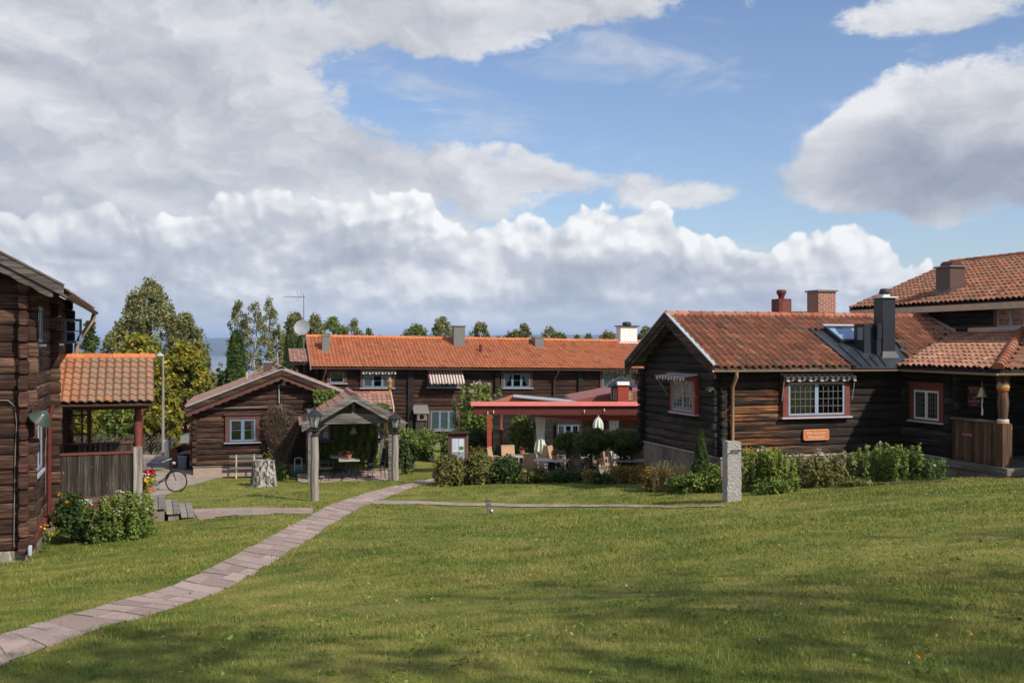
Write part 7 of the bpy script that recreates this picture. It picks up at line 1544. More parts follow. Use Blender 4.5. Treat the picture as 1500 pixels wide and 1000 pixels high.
HG = 'shrubs of the bed in front of the terrace'
pbush(632, 688, 671, 32.2, 'dense dark green shrub at the left end of the long terrace bed', 'leaf_olive', n=56, dens=520, s=.055, group=HG, ry=.75, cs=.32)
pbush(676, 730, 669, 32.3, 'yellow-green topped shrub right behind the information board posts', 'leaf_olive', n=56, dens=520, s=.055, group=HG, ry=.75, cs=.32, flowers=('yellow_flower', 10, .018, .5))
pbush(718, 768, 673, 32.1, 'dark shrub in front of the red pavilion post', 'leaf_dark', n=50, dens=520, s=.055, group=HG, ry=.7, cs=.32)
pbush(756, 812, 686, 31.3, 'low grey-green shrub in front of the parasol table', 'leaf_olive', n=44, dens=520, s=.05, group=HG, ry=.5, cs=.3)
pbush(800, 862, 688, 30.8, 'low dark green shrub below the small clipped tree', 'leaf_dark', n=44, dens=520, s=.05, group=HG, ry=.5, cs=.3)
pbush(848, 884, 690, 30.2, 'low rusty yellow shrub between the clipped trees', 'leaf_rust', n=32, dens=560, s=.045, group=HG, ry=.45, cs=.3)
pbush(860, 905, 694, 29.6, 'low deep green leafy plant at the lawn edge', 'leaf_dark', n=18, dens=560, s=.05, group=HG, ry=.45, cs=.3)
pbush(882, 966, 684, 29.9, 'wide rusty yellow-green shrub below the rightmost clipped tree', 'leaf_rust', n=54, dens=560, s=.045, group=HG, ry=.6, cs=.27)
pbush(936, 1000, 687, 26.9, 'orange-tinged shrub at the foot of the stone foundation', 'leaf_rust', n=46, dens=560, s=.045, group=HG, ry=.5, cs=.3)
pbush(972, 1052, 694, 25.4, 'mixed green shrub with pale grass heads left of the granite post', 'leaf_green', n=46, dens=560, s=.045, group=HG, ry=.55, cs=.28)
pbush(1022, 1058, 682, 25.3, 'bright green leafy shrub immediately left of the granite post', 'leaf_lush', n=18, dens=600, s=.045, group=HG, ry=.35, cs=.33)
# pale ornamental grass at the gable
g = gat(992, 26.6); o = empty('grass_tuft', g, 0, 'pale feathery ornamental grass against the grey stone foundation', 'ornamental grass'); mb = MB()
for i in range(330):
    a, l = RNG.uniform(0, 6.28), RNG.uniform(.3, .8); bx, by = RNG.uniform(-.65, .65), RNG.uniform(-.2, .2); mb.tube([(bx, by, 0), (bx + .1 * l * math.cos(a), by + .1 * math.sin(a) * l, l * .6), (bx + .32 * l * math.cos(a), by + .25 * math.sin(a) * l, l)], [.006, .004, .006], 3, rnd=RNG.random(), cap=False)
mb.build('blades', leafmat('pale_grass_blades', (.22, .20, .07), (.40, .33, .15), (.58, .46, .27)), o)
# conical conifer at the gable
def conifer(name, px, Y, px_w, ptop, label, cat, m_='leaf_dark', rnd_top=True, s=.05, dens=1.0, group=None, zb=None):
    g = gat(px, Y); R0 = pxw(0, px_w, Y) / 2; h = -(ptop - CY) / F * Y - g.z; o = empty(name, g, 0, label, cat, group); n = int(9000 * dens); t_ = RNG.random(n) ** .85; a = RNG.uniform(0, 6.283, n)
    prof = np.interp(t_, [0, .08, .3, .6, .85, .95, 1], [.72, .92, 1, .93, .66, .42, .08]) if rnd_top else np.interp(t_, [0, .1, .4, .75, 1], [.8, 1, .78, .4, .03])
    lump = 1 + .10 * np.sin(a * 5 + t_ * 17) + .07 * np.sin(a * 9 - t_ * 31); r = R0 * prof * lump * (1 - .35 * RNG.random(n) ** 2.2); C = np.stack([r * np.cos(a), r * np.sin(a), t_ * h], -1); O_ = np.stack([np.cos(a), np.sin(a), .5 * np.ones(n)], -1)
    mb = MB(); mb.quads(leafq(C, s, .4, out=O_), np.clip(RNG.normal(.42, .2, n) + .12 * np.sin(a * 5 + t_ * 17), 0, 1)); mb.build('foliage', M[m_], o); mb = MB(); mb.tube([(0, 0, -.1), (0, 0, h * .9)], [R0 * .16, .02], 7); mb.build('trunk', M['bark'], o); return o
conifer('dwarf_conifer', 1027, 25.7, 31, 628, 'small dark pointed conifer against the shaded gable wall', 'conifer', rnd_top=False, s=.035, dens=.7)
# flower border below the leaded window
def stand(px0, px1, p_top0, p_top1, Y, n, label, mat_, s=.055, dens=60, flowers=None, depth=.5, wid=.10, name='perennial'):
    g = gat((px0 + px1) / 2, Y); P_ = []
    for i in range(n):
        u = RNG.random(); px = px0 + (px1 - px0) * u; yy = RNG.uniform(-depth, depth); x = (px - (px0 + px1) / 2) / F * Y; top = p_top0 + (p_top1 - p_top0) * u + RNG.normal(2, 3.5); h = -(top - CY) / F * (Y + yy) - g.z; P_.append((x, yy, max(.25, h * RNG.uniform(.8, 1.0))))
    return spikes(name, g, P_, label, 'perennial plant', mat_, s, dens, 'perennials below the leaded window', flowers, wid)
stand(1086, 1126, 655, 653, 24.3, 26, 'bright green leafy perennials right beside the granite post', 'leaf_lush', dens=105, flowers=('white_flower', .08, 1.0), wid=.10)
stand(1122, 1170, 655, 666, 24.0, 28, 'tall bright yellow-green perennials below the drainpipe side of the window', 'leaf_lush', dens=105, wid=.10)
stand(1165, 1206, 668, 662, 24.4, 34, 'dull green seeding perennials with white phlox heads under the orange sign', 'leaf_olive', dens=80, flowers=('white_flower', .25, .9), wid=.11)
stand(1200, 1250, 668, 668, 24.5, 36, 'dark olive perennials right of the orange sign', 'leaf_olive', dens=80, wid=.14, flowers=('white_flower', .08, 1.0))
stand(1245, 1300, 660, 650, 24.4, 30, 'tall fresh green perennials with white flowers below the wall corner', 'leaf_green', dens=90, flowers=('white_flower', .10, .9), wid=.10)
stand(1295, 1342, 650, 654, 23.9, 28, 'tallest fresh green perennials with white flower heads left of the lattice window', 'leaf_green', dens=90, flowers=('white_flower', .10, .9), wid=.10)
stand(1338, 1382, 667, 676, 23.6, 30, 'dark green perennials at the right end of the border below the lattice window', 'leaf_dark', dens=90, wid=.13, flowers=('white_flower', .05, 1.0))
pbush(1188, 1224, 692, 23.6, 'low yellow-green leafy clump at the front of the border', 'leaf_yellow', n=12, dens=420, s=.055, ry=.3, group='perennials below the leaded window')
pbush(1100, 1180, 700, 23.2, 'low green clump at the lawn edge right of the granite post', 'leaf_green', n=18, dens=420, s=.05, ry=.3, group='perennials below the leaded window')
pbush(1215, 1300, 703, 23.0, 'low dark clump at the lawn edge in the middle of the border', 'leaf_olive', n=20, dens=420, s=.05, ry=.3, group='perennials below the leaded window')
drape('flower_bed', [(1075, 721), (1200, 714), (1380, 706)], [(1060, 712), (1200, 708), (1380, 703)], M['soil'], .02, 30, 5, jag=.03)
# ---------------------------------------------------------------- clipped standard trees on the terrace
def standard(px, w, ptop, pbot, Y, label):
    g = gat(px, Y); R0 = pxw(0, w, Y) / 2; zt, zb = -(ptop - CY) / F * Y - g.z, -(pbot - CY) / F * Y - g.z; o = empty('clipped_tree', g, 0, label, 'clipped tree', 'clipped standard trees by the terrace'); zc, hr = (zt + zb) / 2, (zt - zb) / 2
    cl = []
    for _ in range(34):
        d = RNG.normal(0, 1, 3); d /= np.linalg.norm(d); k = .70; cl.append((d[0] * R0 * k, d[1] * R0 * k, zc + d[2] * hr * k, R0 * .38, R0 * .38, hr * .40))
    cl.append((0, 0, zc, R0 * .85, R0 * .85, hr * .85)); V, R_ = cloud(cl, 1300, .042, up=.3); mb = MB(); mb.quads(V, R_); mb.build('crown', M['leaf_clip'], o)
    mb = MB(); mb.tube([(0, 0, -.1), (.02, .01, zc * .5), (0, 0, zc)], [.05, .04, .03], 8); mb.build('trunk', M['bark'], o)
    cl = [(RNG.normal(0, .16), RNG.normal(0, .12), RNG.uniform(.2, zb + .1), .17, .17, .2) for _ in range(13)]; V, R_ = cloud(cl, 480, .05, up=.1, aspect=.35); mb = MB(); mb.quads(V, R_); mb.build('climber', M['leaf_dark'], o); return o
standard(830, 37, 632, 662, 32.9, 'smallest clipped round tree, leftmost of three on the terrace edge'); standard(865, 52, 626, 666, 31.9, 'large round clipped tree in the middle of the terrace edge'); standard(914, 62, 628, 666, 32.2, 'widest clipped round tree, beside the dark gable house')
# ---------------------------------------------------------------- shrubs by the long building and the gazebo
pbush(740, 800, 617, 40.0, 'big rounded light green bush on the terrace left of the parasol', 'leaf_green', n=46, dens=300, s=.075, cs=.27)
pbush(722, 756, 650, 40.2, 'dark green shrub behind the beige chairs at the left', 'leaf_dark', n=18, dens=300, s=.07)
g = gat(698, 50); spk = [(RNG.normal(0, .42), RNG.normal(0, .35), RNG.uniform(1.9, 3.55)) for _ in range(60)]
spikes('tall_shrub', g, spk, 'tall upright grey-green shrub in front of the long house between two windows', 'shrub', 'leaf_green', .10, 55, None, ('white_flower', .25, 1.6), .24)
pbush(672, 724, 632, 48, 'dark dense shrub at the foot of the tall upright shrub', 'leaf_dark', n=26, dens=260, s=.09)
pbush(560, 592, 632, 42, 'yellow-green shrub seen through the right side of the gazebo', 'leaf_olive', n=18, dens=260, s=.08)
pbush(578, 604, 646, 39.0, 'low dark bush right of the lantern post', 'leaf_dark', n=18, dens=280, s=.07)
pbush(640, 684, 638, 44, 'light green bush below the white curtained window', 'leaf_green', n=26, dens=260, s=.08)
pbush(672, 738, 658, 42.5, 'low yellowish hedge behind the information board', 'leaf_yellow', n=26, dens=280, s=.07, ry=.6)
pbush(598, 640, 650, 45, 'low dark shrub behind the small apple tree', 'leaf_dark', n=20, dens=240, s=.08)
# small apple tree
g = ghit(605, 686); h = -(630 - CY) / F * g.y - g.z; ft = empty('apple_tree', g, 0, 'small spreading apple tree with a thin dark trunk right of the gazebo', 'tree')
mb = MB(); mb.tube([(0, 0, -.1), (.02, 0, .5), (-.02, 0, .95)], [.07, .055, .05], 8)
cl = []
for _ in range(30):
    a, r = RNG.uniform(0, 6.28), math.sqrt(RNG.random()); c = (math.cos(a) * r * 1.05, math.sin(a) * r * .8, h * RNG.uniform(.56, .93)); cl.append((*c, .32, .32, .24)); mb.tube([(0, 0, .9), (c[0] * .5, c[1] * .5, h * .6), c], [.035, .02, .008], 5)
mb.build('trunk', M['bark'], ft); V, R_ = cloud(cl, 420, .06); mb = MB(); mb.quads(V, R_); mb.build('crown', M['leaf_green'], ft)
# dry climber on the cabin wall
g0 = FC.w((FC.hit('y', -.3, 411, 690).x, -.45, 0)); g0.z = g1(g0.x, g0.y); h = -(592 - CY) / F * g0.y - g0.z; dc = empty('dry_climber', g0, FC.rz, 'leafless grey-brown climbing shrub spreading on the cabin wall', 'climber'); mb = MB()
for i in range(330):
    a0 = RNG.uniform(-1, 1); z1 = RNG.uniform(.45, 1) * h; spread = .75 if z1 > h * .5 else .5; x1 = a0 * spread * math.sqrt(max(.1, 1 - (z1 / h - .70) ** 2 / .10)) if z1 > h * .42 else a0 * .32; y1 = RNG.uniform(-.35, .2)
    p0 = (RNG.normal(0, .16), RNG.normal(0, .07), 0); pm = (x1 * .5 + RNG.normal(0, .10), y1 * .6 + RNG.normal(0, .05), z1 * .62); p1 = (x1, y1, z1); p2 = (x1 + RNG.normal(0, .16), y1 + RNG.normal(0, .07), z1 + RNG.uniform(-.25, .08)); mb.tube([p0, pm, p1, p2], [.010, .008, .005, .003], 3, rnd=RNG.random(), cap=False)
mb.build('twigs', M['twig'], dc); n = 1100; t_ = RNG.random(n); a = RNG.uniform(0, 6.28, n); rr = np.sqrt(RNG.random(n)); C = np.stack([.74 * rr * np.cos(a) * np.sqrt(np.maximum(.08, 1 - (t_ - .55) ** 2 * 4)), -.1 + .25 * np.sin(a) * rr, h * (.40 + .60 * t_)], -1); mb = MB(); mb.quads(leafq(C, .035), RNG.random(n)); mb.build('dry_leaves', M['twig'], dc)
pbush(382, 402, 655, 37.2, 'small yellow-green shrub at the foot of the dry climber', 'leaf_yellow', n=10, dens=420, s=.05)
pbush(398, 426, 678, 36.9, 'low green tuft behind the white stump', 'leaf_green', n=10, dens=420, s=.05)
# ivy curtain on the cabin wall behind the gazebo, and under the eave
def wallgreen(px0, px1, py0, py1, label, n, m_, dens_z=None, thick=.22, name='climbing_vine', s=.055, yy=-.12, ragged=.14):
    a, b = FC.hit('y', yy, px0, py0), FC.hit('y', yy, px1, py1); o = empty(name, FC.w((a.x, yy, b.z)), FC.rz, label, 'climber'); w_, h_ = b.x - a.x, a.z - b.z; u = RNG.random(n); v = RNG.random(n)
    v = v * (1 - ragged * (np.sin(u * 23) * .5 + .5)) + ragged * (np.sin(u * 23) * .5 + .5); d = thick * (.4 + .6 * RNG.random(n)) * (1 + .5 * np.sin(u * 31) * np.sin(v * 9)); C = np.stack([u * w_, -d + .05, v * h_], -1); mb = MB(); O_ = np.tile(np.array([0, -1., .5]), (n, 1))
    mb.quads(leafq(C, s, .6, out=O_), np.clip(RNG.normal(.45, .2, n) + .22 * np.sin(u * 31 + 1) * (v > .2), 0, 1)); mb.build('foliage', M[m_], o); return o
wallgreen(489, 552, 621, 682, 'dense green climbing vine covering the cabin wall behind the gazebo', 7500, 'leaf_lush', thick=.35)
wallgreen(462, 492, 648, 690, 'green climbing vine below the rear cabin window', 2200, 'leaf_green', thick=.3)
wallgreen(459, 492, 571, 592, 'small green vine hanging below the right cabin eave', 900, 'leaf_green', thick=.3, yy=-.45)
p = SlopeG = Slope(FG, (xer, -.3, zt_), (0, 1, 0), (-vG[1], 0, vG[2])); g = FG.w((ap.x + (xer - ap.x) * .62, 2.2, zt_ + (zap - zt_) * .40 + .02)); bush('creeping_vine', g, .55, .35, .22, 'small green creeper growing over the gazebo roof', 'climber', 'leaf_green', n=12, dens=420, s=.05, stems=False, rz_=.2)
# ---------------------------------------------------------------- plants by the big left house
LG = 'shrubs along the left porch'
pbush(75, 138, 728, 20.6, 'low dark green shrub with yellow flowers at the house corner', 'leaf_dark', n=30, dens=560, s=.042, group=LG, ry=.55, cs=.30, flowers=('yellow_flower', 3, .028, .6))
pbush(116, 166, 736, 20.3, 'middle dark green shrub of the porch bed, lower than its neighbour', 'leaf_clip', n=26, dens=560, s=.042, group=LG, ry=.5, cs=.30)
g = gat(190, 20.6); spk = [(RNG.uniform(-.42, .42), RNG.normal(0, .22), RNG.uniform(.55, .95)) for _ in range(60)]
spikes('flowering_shrub', g, spk, 'tallest leafy shrub with pale flowers in front of the porch post', 'shrub', 'leaf_green', .05, 110, LG, ('white_flower', .06, .9), .13)
g = gat(118, 21.3); spikes('phlox', g, [(RNG.normal(0, .12), RNG.normal(0, .1), .72) for _ in range(8)], 'white phlox standing behind the low shrub in front of the porch boards', 'flowering plant', 'leaf_green', .045, 70, None, ('white_flower', .9, 1.1), .08)
g = gat(66, 19.2); g.z += 0; spikes('marigold', g, [(.0, .0, .50), (.05, .05, .32)], 'yellow marigold at the foot of the big left house', 'flowering plant', 'leaf_green', .045, 60, None, ('yellow_flower', 1.0, .75), .05)
# ---------------------------------------------------------------- trees
def tree(name, px, Y, px_w, ptop, zbot, label, mat_, n=60, dens=26, s=.16, weep=0.0, group=None, trunk='bark', sh=None, cs=.2, cat='tree', ry=None, open_=1.0, limbs=22):
    """zbot: row of the photo where the crown ends below"""
    g = gat(px, Y); R0 = pxw(0, px_w, Y) / 2; zt, zb = -(ptop - CY) / F * Y - g.z, -(zbot - CY) / F * Y - g.z; zb = max(.4, zb); o = empty(name, g, 0, label, cat, group); H_c = zt - zb
    mb = MB(); mb.tube([(RNG.normal(0, .02) * i, RNG.normal(0, .02) * i, -.3 + (zb + H_c * .85 + .3) * i / 6) for i in range(7)], [max(.025, .013 * zt * (1 - i / 7.5)) for i in range(7)], 8)
    sh = sh or [(0, .55), (.2, .95), (.45, 1.0), (.7, .78), (.88, .45), (1, .12)]; cl = []
    for i in range(n):
        t_ = RNG.random() ** .9; rm = np.interp(t_, [a[0] for a in sh], [a[1] for a in sh]) * R0; a = RNG.uniform(0, 6.283); r = rm * (.25 + .75 * math.sqrt(RNG.random())) * .86; q = R0 * cs * RNG.uniform(.65, 1.35)
        c = (r * math.cos(a), r * math.sin(a) * (ry or 1.0), zb + t_ * H_c * .96); cl.append((*c, q, q, q * (.75 + weep)))
        if i < limbs: mb.tube([(0, 0, max(.3, c[2] - r * (.9 - weep * .3) - .3)), (c[0] * .55, c[1] * .55, c[2] - .12 * r), c], [.035, .022, .010], 5)
    V, R_ = cloud(cl, dens / max(s, .01) ** 2 * .055, s, shell=.8 * open_, up=.25 if weep < .3 else -.1); mb.build('trunk', M[trunk], o); mb = MB(); mb.quads(V, R_); mb.build('crown', M[mat_], o); return o
TG = 'trees behind the left house and the road'
OVAL = [(0, .45), (.15, .8), (.4, 1.0), (.65, .72), (.85, .5), (1, .1)]
tree('birch', 220, 72, 112, 410, 560, 'tallest birch with drooping foliage rising above the porch roof', 'leaf_birch', n=150, dens=30, s=.11, weep=1.1, group=TG, trunk='pale_bark', cs=.125, sh=[(0, 1.2), (.3, 1.25), (.42, 1.2), (.5, .9), (.7, .72), (.88, .5), (1, .14)])
tree('birch', 272, 70, 70, 462, 560, 'shorter birch shoulder right of the tallest birch', 'leaf_birch', n=90, dens=28, s=.12, weep=.8, group=TG, trunk='pale_bark', cs=.22)
tree('birch', 178, 71, 66, 472, 560, 'shorter birch left of the tallest birch', 'leaf_birch', n=90, dens=28, s=.12, weep=.8, group=TG, trunk='pale_bark', cs=.22)
tree('spruce', 132, 62, 44, 468, 560, 'dark blue-green spruce between the left house and the birches', 'leaf_dark', n=70, dens=34, s=.13, group=TG, cs=.22, sh=[(0, 1), (.3, .9), (.6, .6), (1, .05)])
tree('maple', 205, 57, 150, 490, 655, 'broad maple turning yellow directly behind the street lamp', 'leaf_maple', n=210, dens=34, s=.13, group=TG, cs=.16, sh=OVAL)
tree('maple', 272, 58, 112, 500, 650, 'yellow-green maple right of the street lamp, left of the cabin', 'leaf_maple', n=160, dens=34, s=.13, group=TG, cs=.17, sh=OVAL)
tree('maple', 128, 55, 90, 512, 655, 'green and yellow maple seen through the porch opening', 'leaf_maple', n=150, dens=34, s=.13, group=TG, cs=.18, sh=OVAL)
tree('maple', 240, 53, 70, 560, 658, 'lower yellowing maple in front of the others beside the lamp pole', 'leaf_maple', n=120, dens=34, s=.12, group=TG, cs=.2, sh=OVAL)
tree('maple', 172, 52, 70, 585, 660, 'low leafy maple filling the view under the porch roof', 'leaf_green', n=80, dens=34, s=.12, group=TG, cs=.2)
tree('birch', 302, 66, 36, 515, 640, 'pale leaning birch between the maple and the columnar cypress', 'leaf_birch', n=50, dens=30, s=.14, weep=.5, group=TG, trunk='pale_bark', cs=.25)
tree('pine', 318, 78, 40, 536, 640, 'small distant pine below the lake view', 'leaf_dark', n=45, dens=30, s=.14, group=TG, cs=.25)
tree('pine', 296, 80, 50, 548, 650, 'distant dark tree behind the leaning birch', 'leaf_green', n=45, dens=30, s=.15, group=TG, cs=.25)
tree('pine', 60, 60, 90, 530, 660, 'green tree hidden mostly behind the big left house', 'leaf_green', n=50, dens=24, s=.16, group=TG, cs=.25)
tree('birch', 349, 76, 62, 437, 600, 'slender pale birch, left of three behind the cabin', 'leaf_birch', n=105, dens=20, s=.09, weep=.9, group='slender birches behind the cabin', trunk='pale_bark', cs=.14, sh=OVAL)
tree('birch', 374, 75, 58, 435, 600, 'slender pale birch in the middle of three behind the cabin', 'leaf_birch', n=105, dens=20, s=.09, weep=.9, group='slender birches behind the cabin', trunk='pale_bark', cs=.14, sh=OVAL)
tree('birch', 396, 76, 54, 432, 600, 'slender pale birch, right of three with the highest tip', 'leaf_birch', n=100, dens=20, s=.09, weep=.9, group='slender birches behind the cabin', trunk='pale_bark', cs=.14, sh=OVAL)
tree('birch', 406, 70, 36, 470, 600, 'low bushy birch between the cypresses', 'leaf_birch', n=50, dens=26, s=.13, weep=.6, group='slender birches behind the cabin', trunk='pale_bark', cs=.25)
tree('birch', 432, 80, 60, 456, 600, 'birch behind the satellite dish with thin yellowing top', 'leaf_birch', n=130, dens=20, s=.10, weep=.7, group='slender birches behind the cabin', trunk='pale_bark', cs=.2)
tree('birch', 462, 82, 46, 460, 560, 'drooping birch just right of the satellite dish', 'leaf_birch', n=110, dens=20, s=.10, weep=.9, group='slender birches behind the cabin', trunk='pale_bark', cs=.2)
conifer('columnar_cypress', 346, 52, 31, 484, 'tall dark columnar cypress behind the cabin roof', 'cypress', s=.10, dens=1.1, group='columnar cypresses'); conifer('columnar_cypress', 424, 63, 20, 485, 'narrow columnar cypress left of the satellite dish', 'cypress', s=.10, dens=.8, group='columnar cypresses'); conifer('columnar_cypress', 440, 66, 20, 492, 'short columnar cypress hidden behind the satellite dish', 'cypress', s=.10, dens=.6, group='columnar cypresses')
OG = 'tree tops behind the orange roof'
for px_, w_, tp, m_, lb in ((489, 34, 464, 'leaf_green', 'leafy tree top nearest the satellite dish above the orange roof'), (518, 26, 468, 'leaf_birch', 'sparser tree top right beside the leafy one above the orange roof'), (541, 14, 479, 'leaf_green', 'tiny tree tip above the left part of the orange roof'),
                            (610, 36, 477, 'leaf_green', 'low broad tree top left of the tall grey chimney'), (647, 30, 464, 'leaf_birch', 'pointed birch top close to the tall grey chimney'), (704, 30, 471, 'leaf_birch', 'thin birch top right of the tall grey chimney'),
                            (752, 28, 483, 'leaf_olive', 'low yellow-green tree top in the middle of the orange roof'), (768, 24, 475, 'leaf_birch', 'slim birch top left of the small chimney'), (806, 30, 481, 'leaf_birch', 'thin tree top right of the small chimney'), (822, 18, 486, 'leaf_olive', 'little tree tip farther right of the small chimney'),
                            (846, 18, 491, 'leaf_olive', 'tiny round tree top left of the white chimney'), (862, 18, 489, 'leaf_green', 'small round green tree top nearer the white chimney'), (892, 30, 486, 'leaf_birch', 'tree top directly left of the white chimney'), (946, 26, 478, 'leaf_birch', 'tree top between white chimney and black gable')):
    tree('birch' if m_ == 'leaf_birch' else 'tree', px_, 92, w_ * 2.2, tp, 540, lb, m_, n=95, dens=20, s=.10, weep=.3, group=OG, cs=.15, limbs=16, sh=[(0, .9), (.4, 1.0), (.65, .72), (.85, .42), (1, .1)], trunk='pale_bark' if m_ == 'leaf_birch' else 'bark')
# unseen birches added behind the viewpoint to throw shade over the nearest grass
for x_, y_, lb in ((5.6, -2.6, 'unseen birch added behind the viewpoint for shade, nearest of three on the right'), (10.8, -1.2, 'unseen birch added behind the viewpoint for shade, middle one of three'), (16.3, 0.4, 'unseen birch added behind the viewpoint for shade, farthest right of three')):
    o = empty('birch', (x_, y_, g1(x_, y_)), 0, lb, 'tree', 'unseen birches added for foreground shade'); cl = []; mb = MB(); mb.tube([(0, 0, -.2), (.1, 0, 4), (0, .1, 10.5)], [.17, .12, .03], 8)
    for i in range(52):
        t_ = RNG.random(); a = RNG.uniform(0, 6.28); r = 3.1 * math.sqrt(RNG.random()) * (1 - .6 * t_); c = (r * math.cos(a), r * math.sin(a), 5.2 + 6.0 * t_); cl.append((*c, .7, .7, .8)); 
        if i < 24: mb.tube([(0, 0, c[2] - r * .8), (c[0] * .5, c[1] * .5, c[2] - r * .3), c], [.04, .025, .01], 5)
    mb.build('trunk', M['pale_bark'], o); V, R_ = cloud(cl, 16, .10, shell=.95); mb = MB(); mb.quads(V, R_); mb.build('crown', M['leaf_birch'], o)
# far woods down by the lake
rg = np.random.default_rng(12); Vs, Rs = [], []
for i in range(900):
    Y = rg.uniform(120, 900); X = rg.uniform(-.36, .14) * Y; z = g1(X, Y); r = rg.uniform(2, 4); h = rg.uniform(6, 11); n = 70; D = rg.normal(0, 1, (n, 3)); D /= np.linalg.norm(D, axis=1)[:, None]; Vs.append(leafq(np.array([X, Y, z + h * .55]) + D * np.array([r, r, h * .5]) * rg.uniform(.6, 1, (n, 1)), .9)); Rs.append(np.clip(rg.normal(.4, .2, n), 0, 1))
mb = MB(); mb.quads(np.concatenate(Vs), np.concatenate(Rs)); fw = mb.build('woodland', M['leaf_dark']); fw['kind'] = 'stuff'; fw['label'] = 'distant wooded slope going down to the lake'; fw['category'] = 'woods'
# ================================================================ grass blades on the lawn (nobody could count them)
def poly_mask(X, Y, P_):
    c = np.zeros(len(X), bool); j = len(P_) - 1
    for i in range(len(P_)):
        xi, yi, xj, yj = P_[i][0], P_[i][1], P_[j][0], P_[j][1]
        if yi != yj: c ^= ((yi > Y) != (yj > Y)) & (X < (xj - xi) * (Y - yi) / (yj - yi) + xi)
        j = i
    return c
def edge(PLx, PRx): return [tuple(ghit(*p).xy) for p in PLx] + [tuple(ghit(*p).xy) for p in PRx][::-1]
holes = [edge(PL, PR), edge(L2, R2), edge([(550, 734), (720, 737.5), (960, 740.5), (1056, 740.5)], [(546, 738), (720, 740.5), (960, 742.5), (1060, 742.5)]), edge([(200, 724), (240, 726), (275, 712), (320, 700), (420, 697)], [(200, 664.0), (230, 664), (262, 670), (300, 690), (420, 690)])]
for fr, P_ in ((FR, [(-.1, -.2), (9, -.2), (9, -5), (5.2, -5), (5.2, -.2)]), (FR, [(-.1, -.1), (9, -.1), (9, 5), (-.1, 5)]), (FH, [(-9, -.1), (.05, -.1), (.05, 13), (-9, 13)]), (FH, [(0, yP0), (2.1, yP0), (2.1, yP1), (0, yP1)]), (FC, [(-.1, -.1), (7, -.1), (7, 7), (-.1, 7)]), (FG, [(xl - .3, -.2), (xr + .35, -.2), (xr + .35, 3.4), (xl - .3, 3.4)])):
    holes.append([tuple(fr.w((a, b, 0)).xy) for a, b in P_])
rg = np.random.default_rng(5); Xs, Ys = [], []
for y0, y1, d in ((4.2, 6, 3600), (6, 8, 2600), (8, 11, 1600), (11, 15, 950), (15, 20, 520), (20, 27, 280), (27, 37, 150)):
    xm = .62 * y1 + 2.2; n = int(d * (y1 - y0) * 2 * xm); Y = rg.uniform(y0, y1, n); X = rg.uniform(-xm, xm, n); k = np.abs(X) < .58 * Y + 2.0; Xs.append(X[k]); Ys.append(Y[k])
X, Y = np.concatenate(Xs), np.concatenate(Ys); keep = np.ones(len(X), bool)
Xj, Yj = X + rg.normal(0, .06, len(X)), Y + rg.normal(0, .06, len(X))
for h_ in holes: keep &= ~poly_mask(Xj, Yj, h_)
# thinner and shorter where the turf is worn
wear = .5 + .25 * np.sin(X * .9 + 1.3 * np.sin(Y * .7)) + .25 * np.sin(Y * 1.1 + 1.7 * np.sin(X * .6 + 1)); keep &= rg.random(len(X)) < .45 + .55 * wear
X, Y, wear = X[keep], Y[keep], wear[keep]; n = len(X); Z = gh(X, Y); tuft = .5 + .5 * np.sin(X * 3.1 + 2 * np.sin(Y * 2.3)) * np.sin(Y * 2.7 + 1.5 * np.sin(X * 1.9)); Hh = rg.uniform(.014, .036, n) * (.8 + .55 * tuft ** 2) * (.7 + .5 * wear) * np.clip(Y / 9, 1, 1.5); Ww = .0022 * np.clip(Y / 4.2, 1, 8) * rg.uniform(.7, 1.3, n)
a = rg.uniform(0, 6.283, n); ln = rg.uniform(.1, .9, n) * Hh; b = rg.uniform(0, 6.283, n); P0 = np.stack([X - np.cos(a) * Ww, Y - np.sin(a) * Ww, Z - .004], -1); P1 = np.stack([X + np.cos(a) * Ww, Y + np.sin(a) * Ww, Z - .004], -1); P2 = np.stack([X + np.cos(b) * ln, Y + np.sin(b) * ln, Z + Hh], -1)
def _blade(t):
    o = t.obj(); r = t.attr('rnd'); a = t.noise(o, .33, 4, .55); b = t.noise(o, 1.6, 5, .6); d = t.noise(t.vm('ADD', o, (31., 7., 0.)), .8, 6, .65)
    c = t.ramp(t.m('ADD', t.m('MULTIPLY', a, .45), t.m('MULTIPLY', b, .55)), [(.38, (.105, .160, .028)), (.5, (.195, .228, .044)), (.62, (.31, .29, .08))])
    c = t.mix(t.mr(d, .54, .68, 0, .6), c, (.27, .225, .09, 1)); c = t.mix(t.mr(r, .90, .95, 0, .5), c, (.30, .27, .11, 1))
    e = t.noise(t.vm('ADD', o, (3., 17., 0.)), 2.6, 5, .7); c = t.mix(t.mr(e, .55, .68, 0, .6), c, (.085, .15, .028, 1)); k = t.mr(r, 0, .9, .68, 1.25)
    return t.mix(1.0, c, t.xyz(k, k, k), 'MULTIPLY')
M['blade'] = mat('grass_blades', _blade, .55, .25, trans=.35)
mb = MB(); mb.quads(np.stack([P0, P1, P2], 1), rg.random(n)); gr = mb.build('grass', M['blade']); gr['kind'] = 'stuff'; gr['label'] = 'short mown grass covering the lawn'; gr['category'] = 'grass'
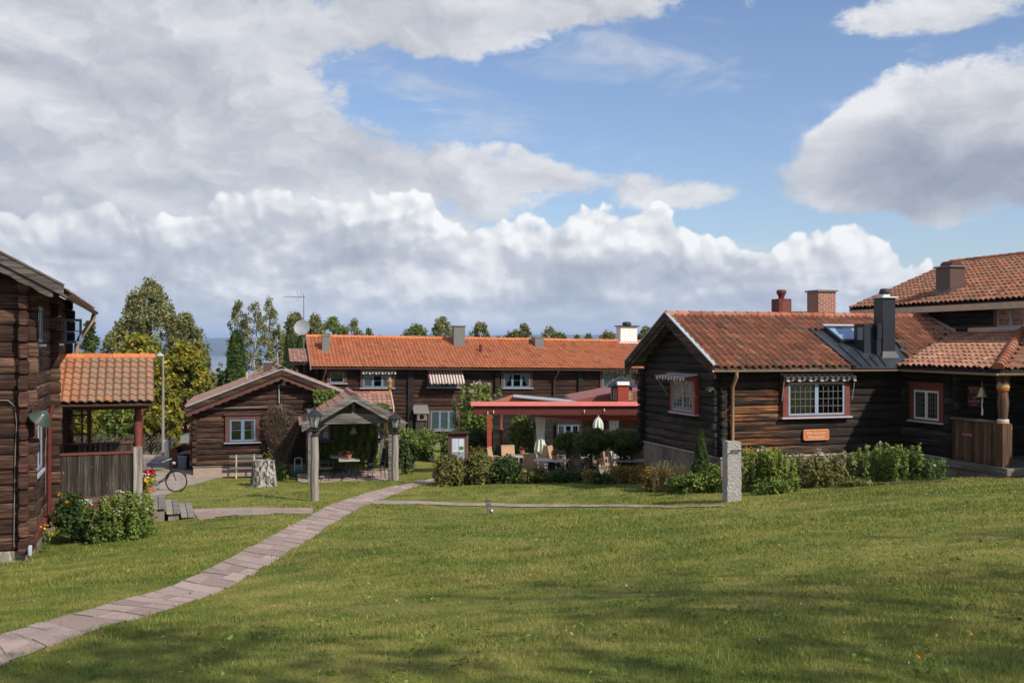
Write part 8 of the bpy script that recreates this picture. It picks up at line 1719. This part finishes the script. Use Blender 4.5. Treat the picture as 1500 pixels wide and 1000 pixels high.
# small lawn flowers: yellow hawkbits and white clover, each small and far apart
for px_, py_ in ((1142, 804), (1336, 824), (1393, 918), (1420, 939), (1346, 974), (1272, 877)):
    q = ghit(px_, py_); mb = MB(); C = np.zeros((12, 3)) + np.array([0, 0, .05]) + RNG.normal(0, .005, (12, 3)); mb.tube([(0, 0, 0), (0, 0, .05)], .0015, 3); mb.quads(leafq(C, .009, .8, up=1.5), RNG.random(12)); f_ = mb.build('dandelion', M['yellow_flower'], None, loc=q); tag(f_, 'tiny yellow dandelion in the right foreground grass', 'wild flower', 'yellow dandelions in the lawn')
n = 90; Xc = rg.uniform(-4, 9, n); Yc = rg.uniform(4.5, 17, n); k = np.abs(Xc) < .5 * Yc; Xc, Yc = Xc[k], Yc[k]; C = np.stack([Xc, Yc, gh(Xc, Yc) + .03], -1); mb = MB(); mb.quads(leafq(C, .008, .9, up=1.0), rg.random(len(C))); cv_ = mb.build('clover', M['white_flower']); cv_['kind'] = 'stuff'; cv_['label'] = 'tiny white clover flecks scattered in the lawn'; cv_['category'] = 'clover'
# weeds: darker broad-leaved rosettes in the near turf
n = 600; Xc = rg.uniform(-2, 9, n); Yc = rg.uniform(4.3, 16, n); k = np.abs(Xc) < .53 * Yc; Xc, Yc = Xc[k], Yc[k]; C = np.repeat(np.stack([Xc, Yc, gh(Xc, Yc) + .022], -1), 9, 0); C += rg.normal(0, 1, C.shape) * np.array([.045, .045, .006]); mb = MB(); mb.quads(leafq(C, .019, .5, up=1.6), rg.random(len(C))); wd = mb.build('weeds', M['leaf_green']); wd['kind'] = 'stuff'; wd['label'] = 'dark broad-leaved weeds in the near turf'; wd['category'] = 'weeds'

n = 500; Xc = rg.uniform(-9, 12, n); Yc = rg.uniform(4.5, 26, n); k = np.abs(Xc) < .55 * Yc; Xc, Yc = Xc[k], Yc[k]; C = np.stack([Xc, Yc, gh(Xc, Yc) + .032], -1); mb = MB(); mb.quads(leafq(C, .017, .7, up=1.2), rg.random(len(C))); fl_ = mb.build('fallen_leaves', M['leaf_rust']); fl_['kind'] = 'stuff'; fl_['label'] = 'small fallen autumn leaves scattered on the lawn'; fl_['category'] = 'leaves'
# ================================================================ the air
hz = MB(); hz.box(-16000, 16000, -400, 27500, -150, 260); ho = hz.build('haze', None); ho.data.materials.clear()
hm = bpy.data.materials.new('air'); hm.use_nodes = True; t = NT(hm.node_tree); t.n.clear(); pv_ = t.n.new('ShaderNodeVolumePrincipled')
pv_.inputs['Color'].default_value = (.50, .68, 1.0, 1); pv_.inputs['Density'].default_value = 9e-5; t.l.new(pv_.outputs[0], t.n.new('ShaderNodeOutputMaterial').inputs['Volume'])
ho.data.materials.append(hm); ho['kind'] = 'stuff'; ho['label'] = 'blue haze of the distance'
S.cycles.use_denoising = True
S.cycles.max_bounces = 6; S.cycles.diffuse_bounces = 3; S.cycles.glossy_bounces = 2; S.cycles.transmission_bounces = 3; S.cycles.transparent_max_bounces = 8; S.cycles.volume_bounces = 0
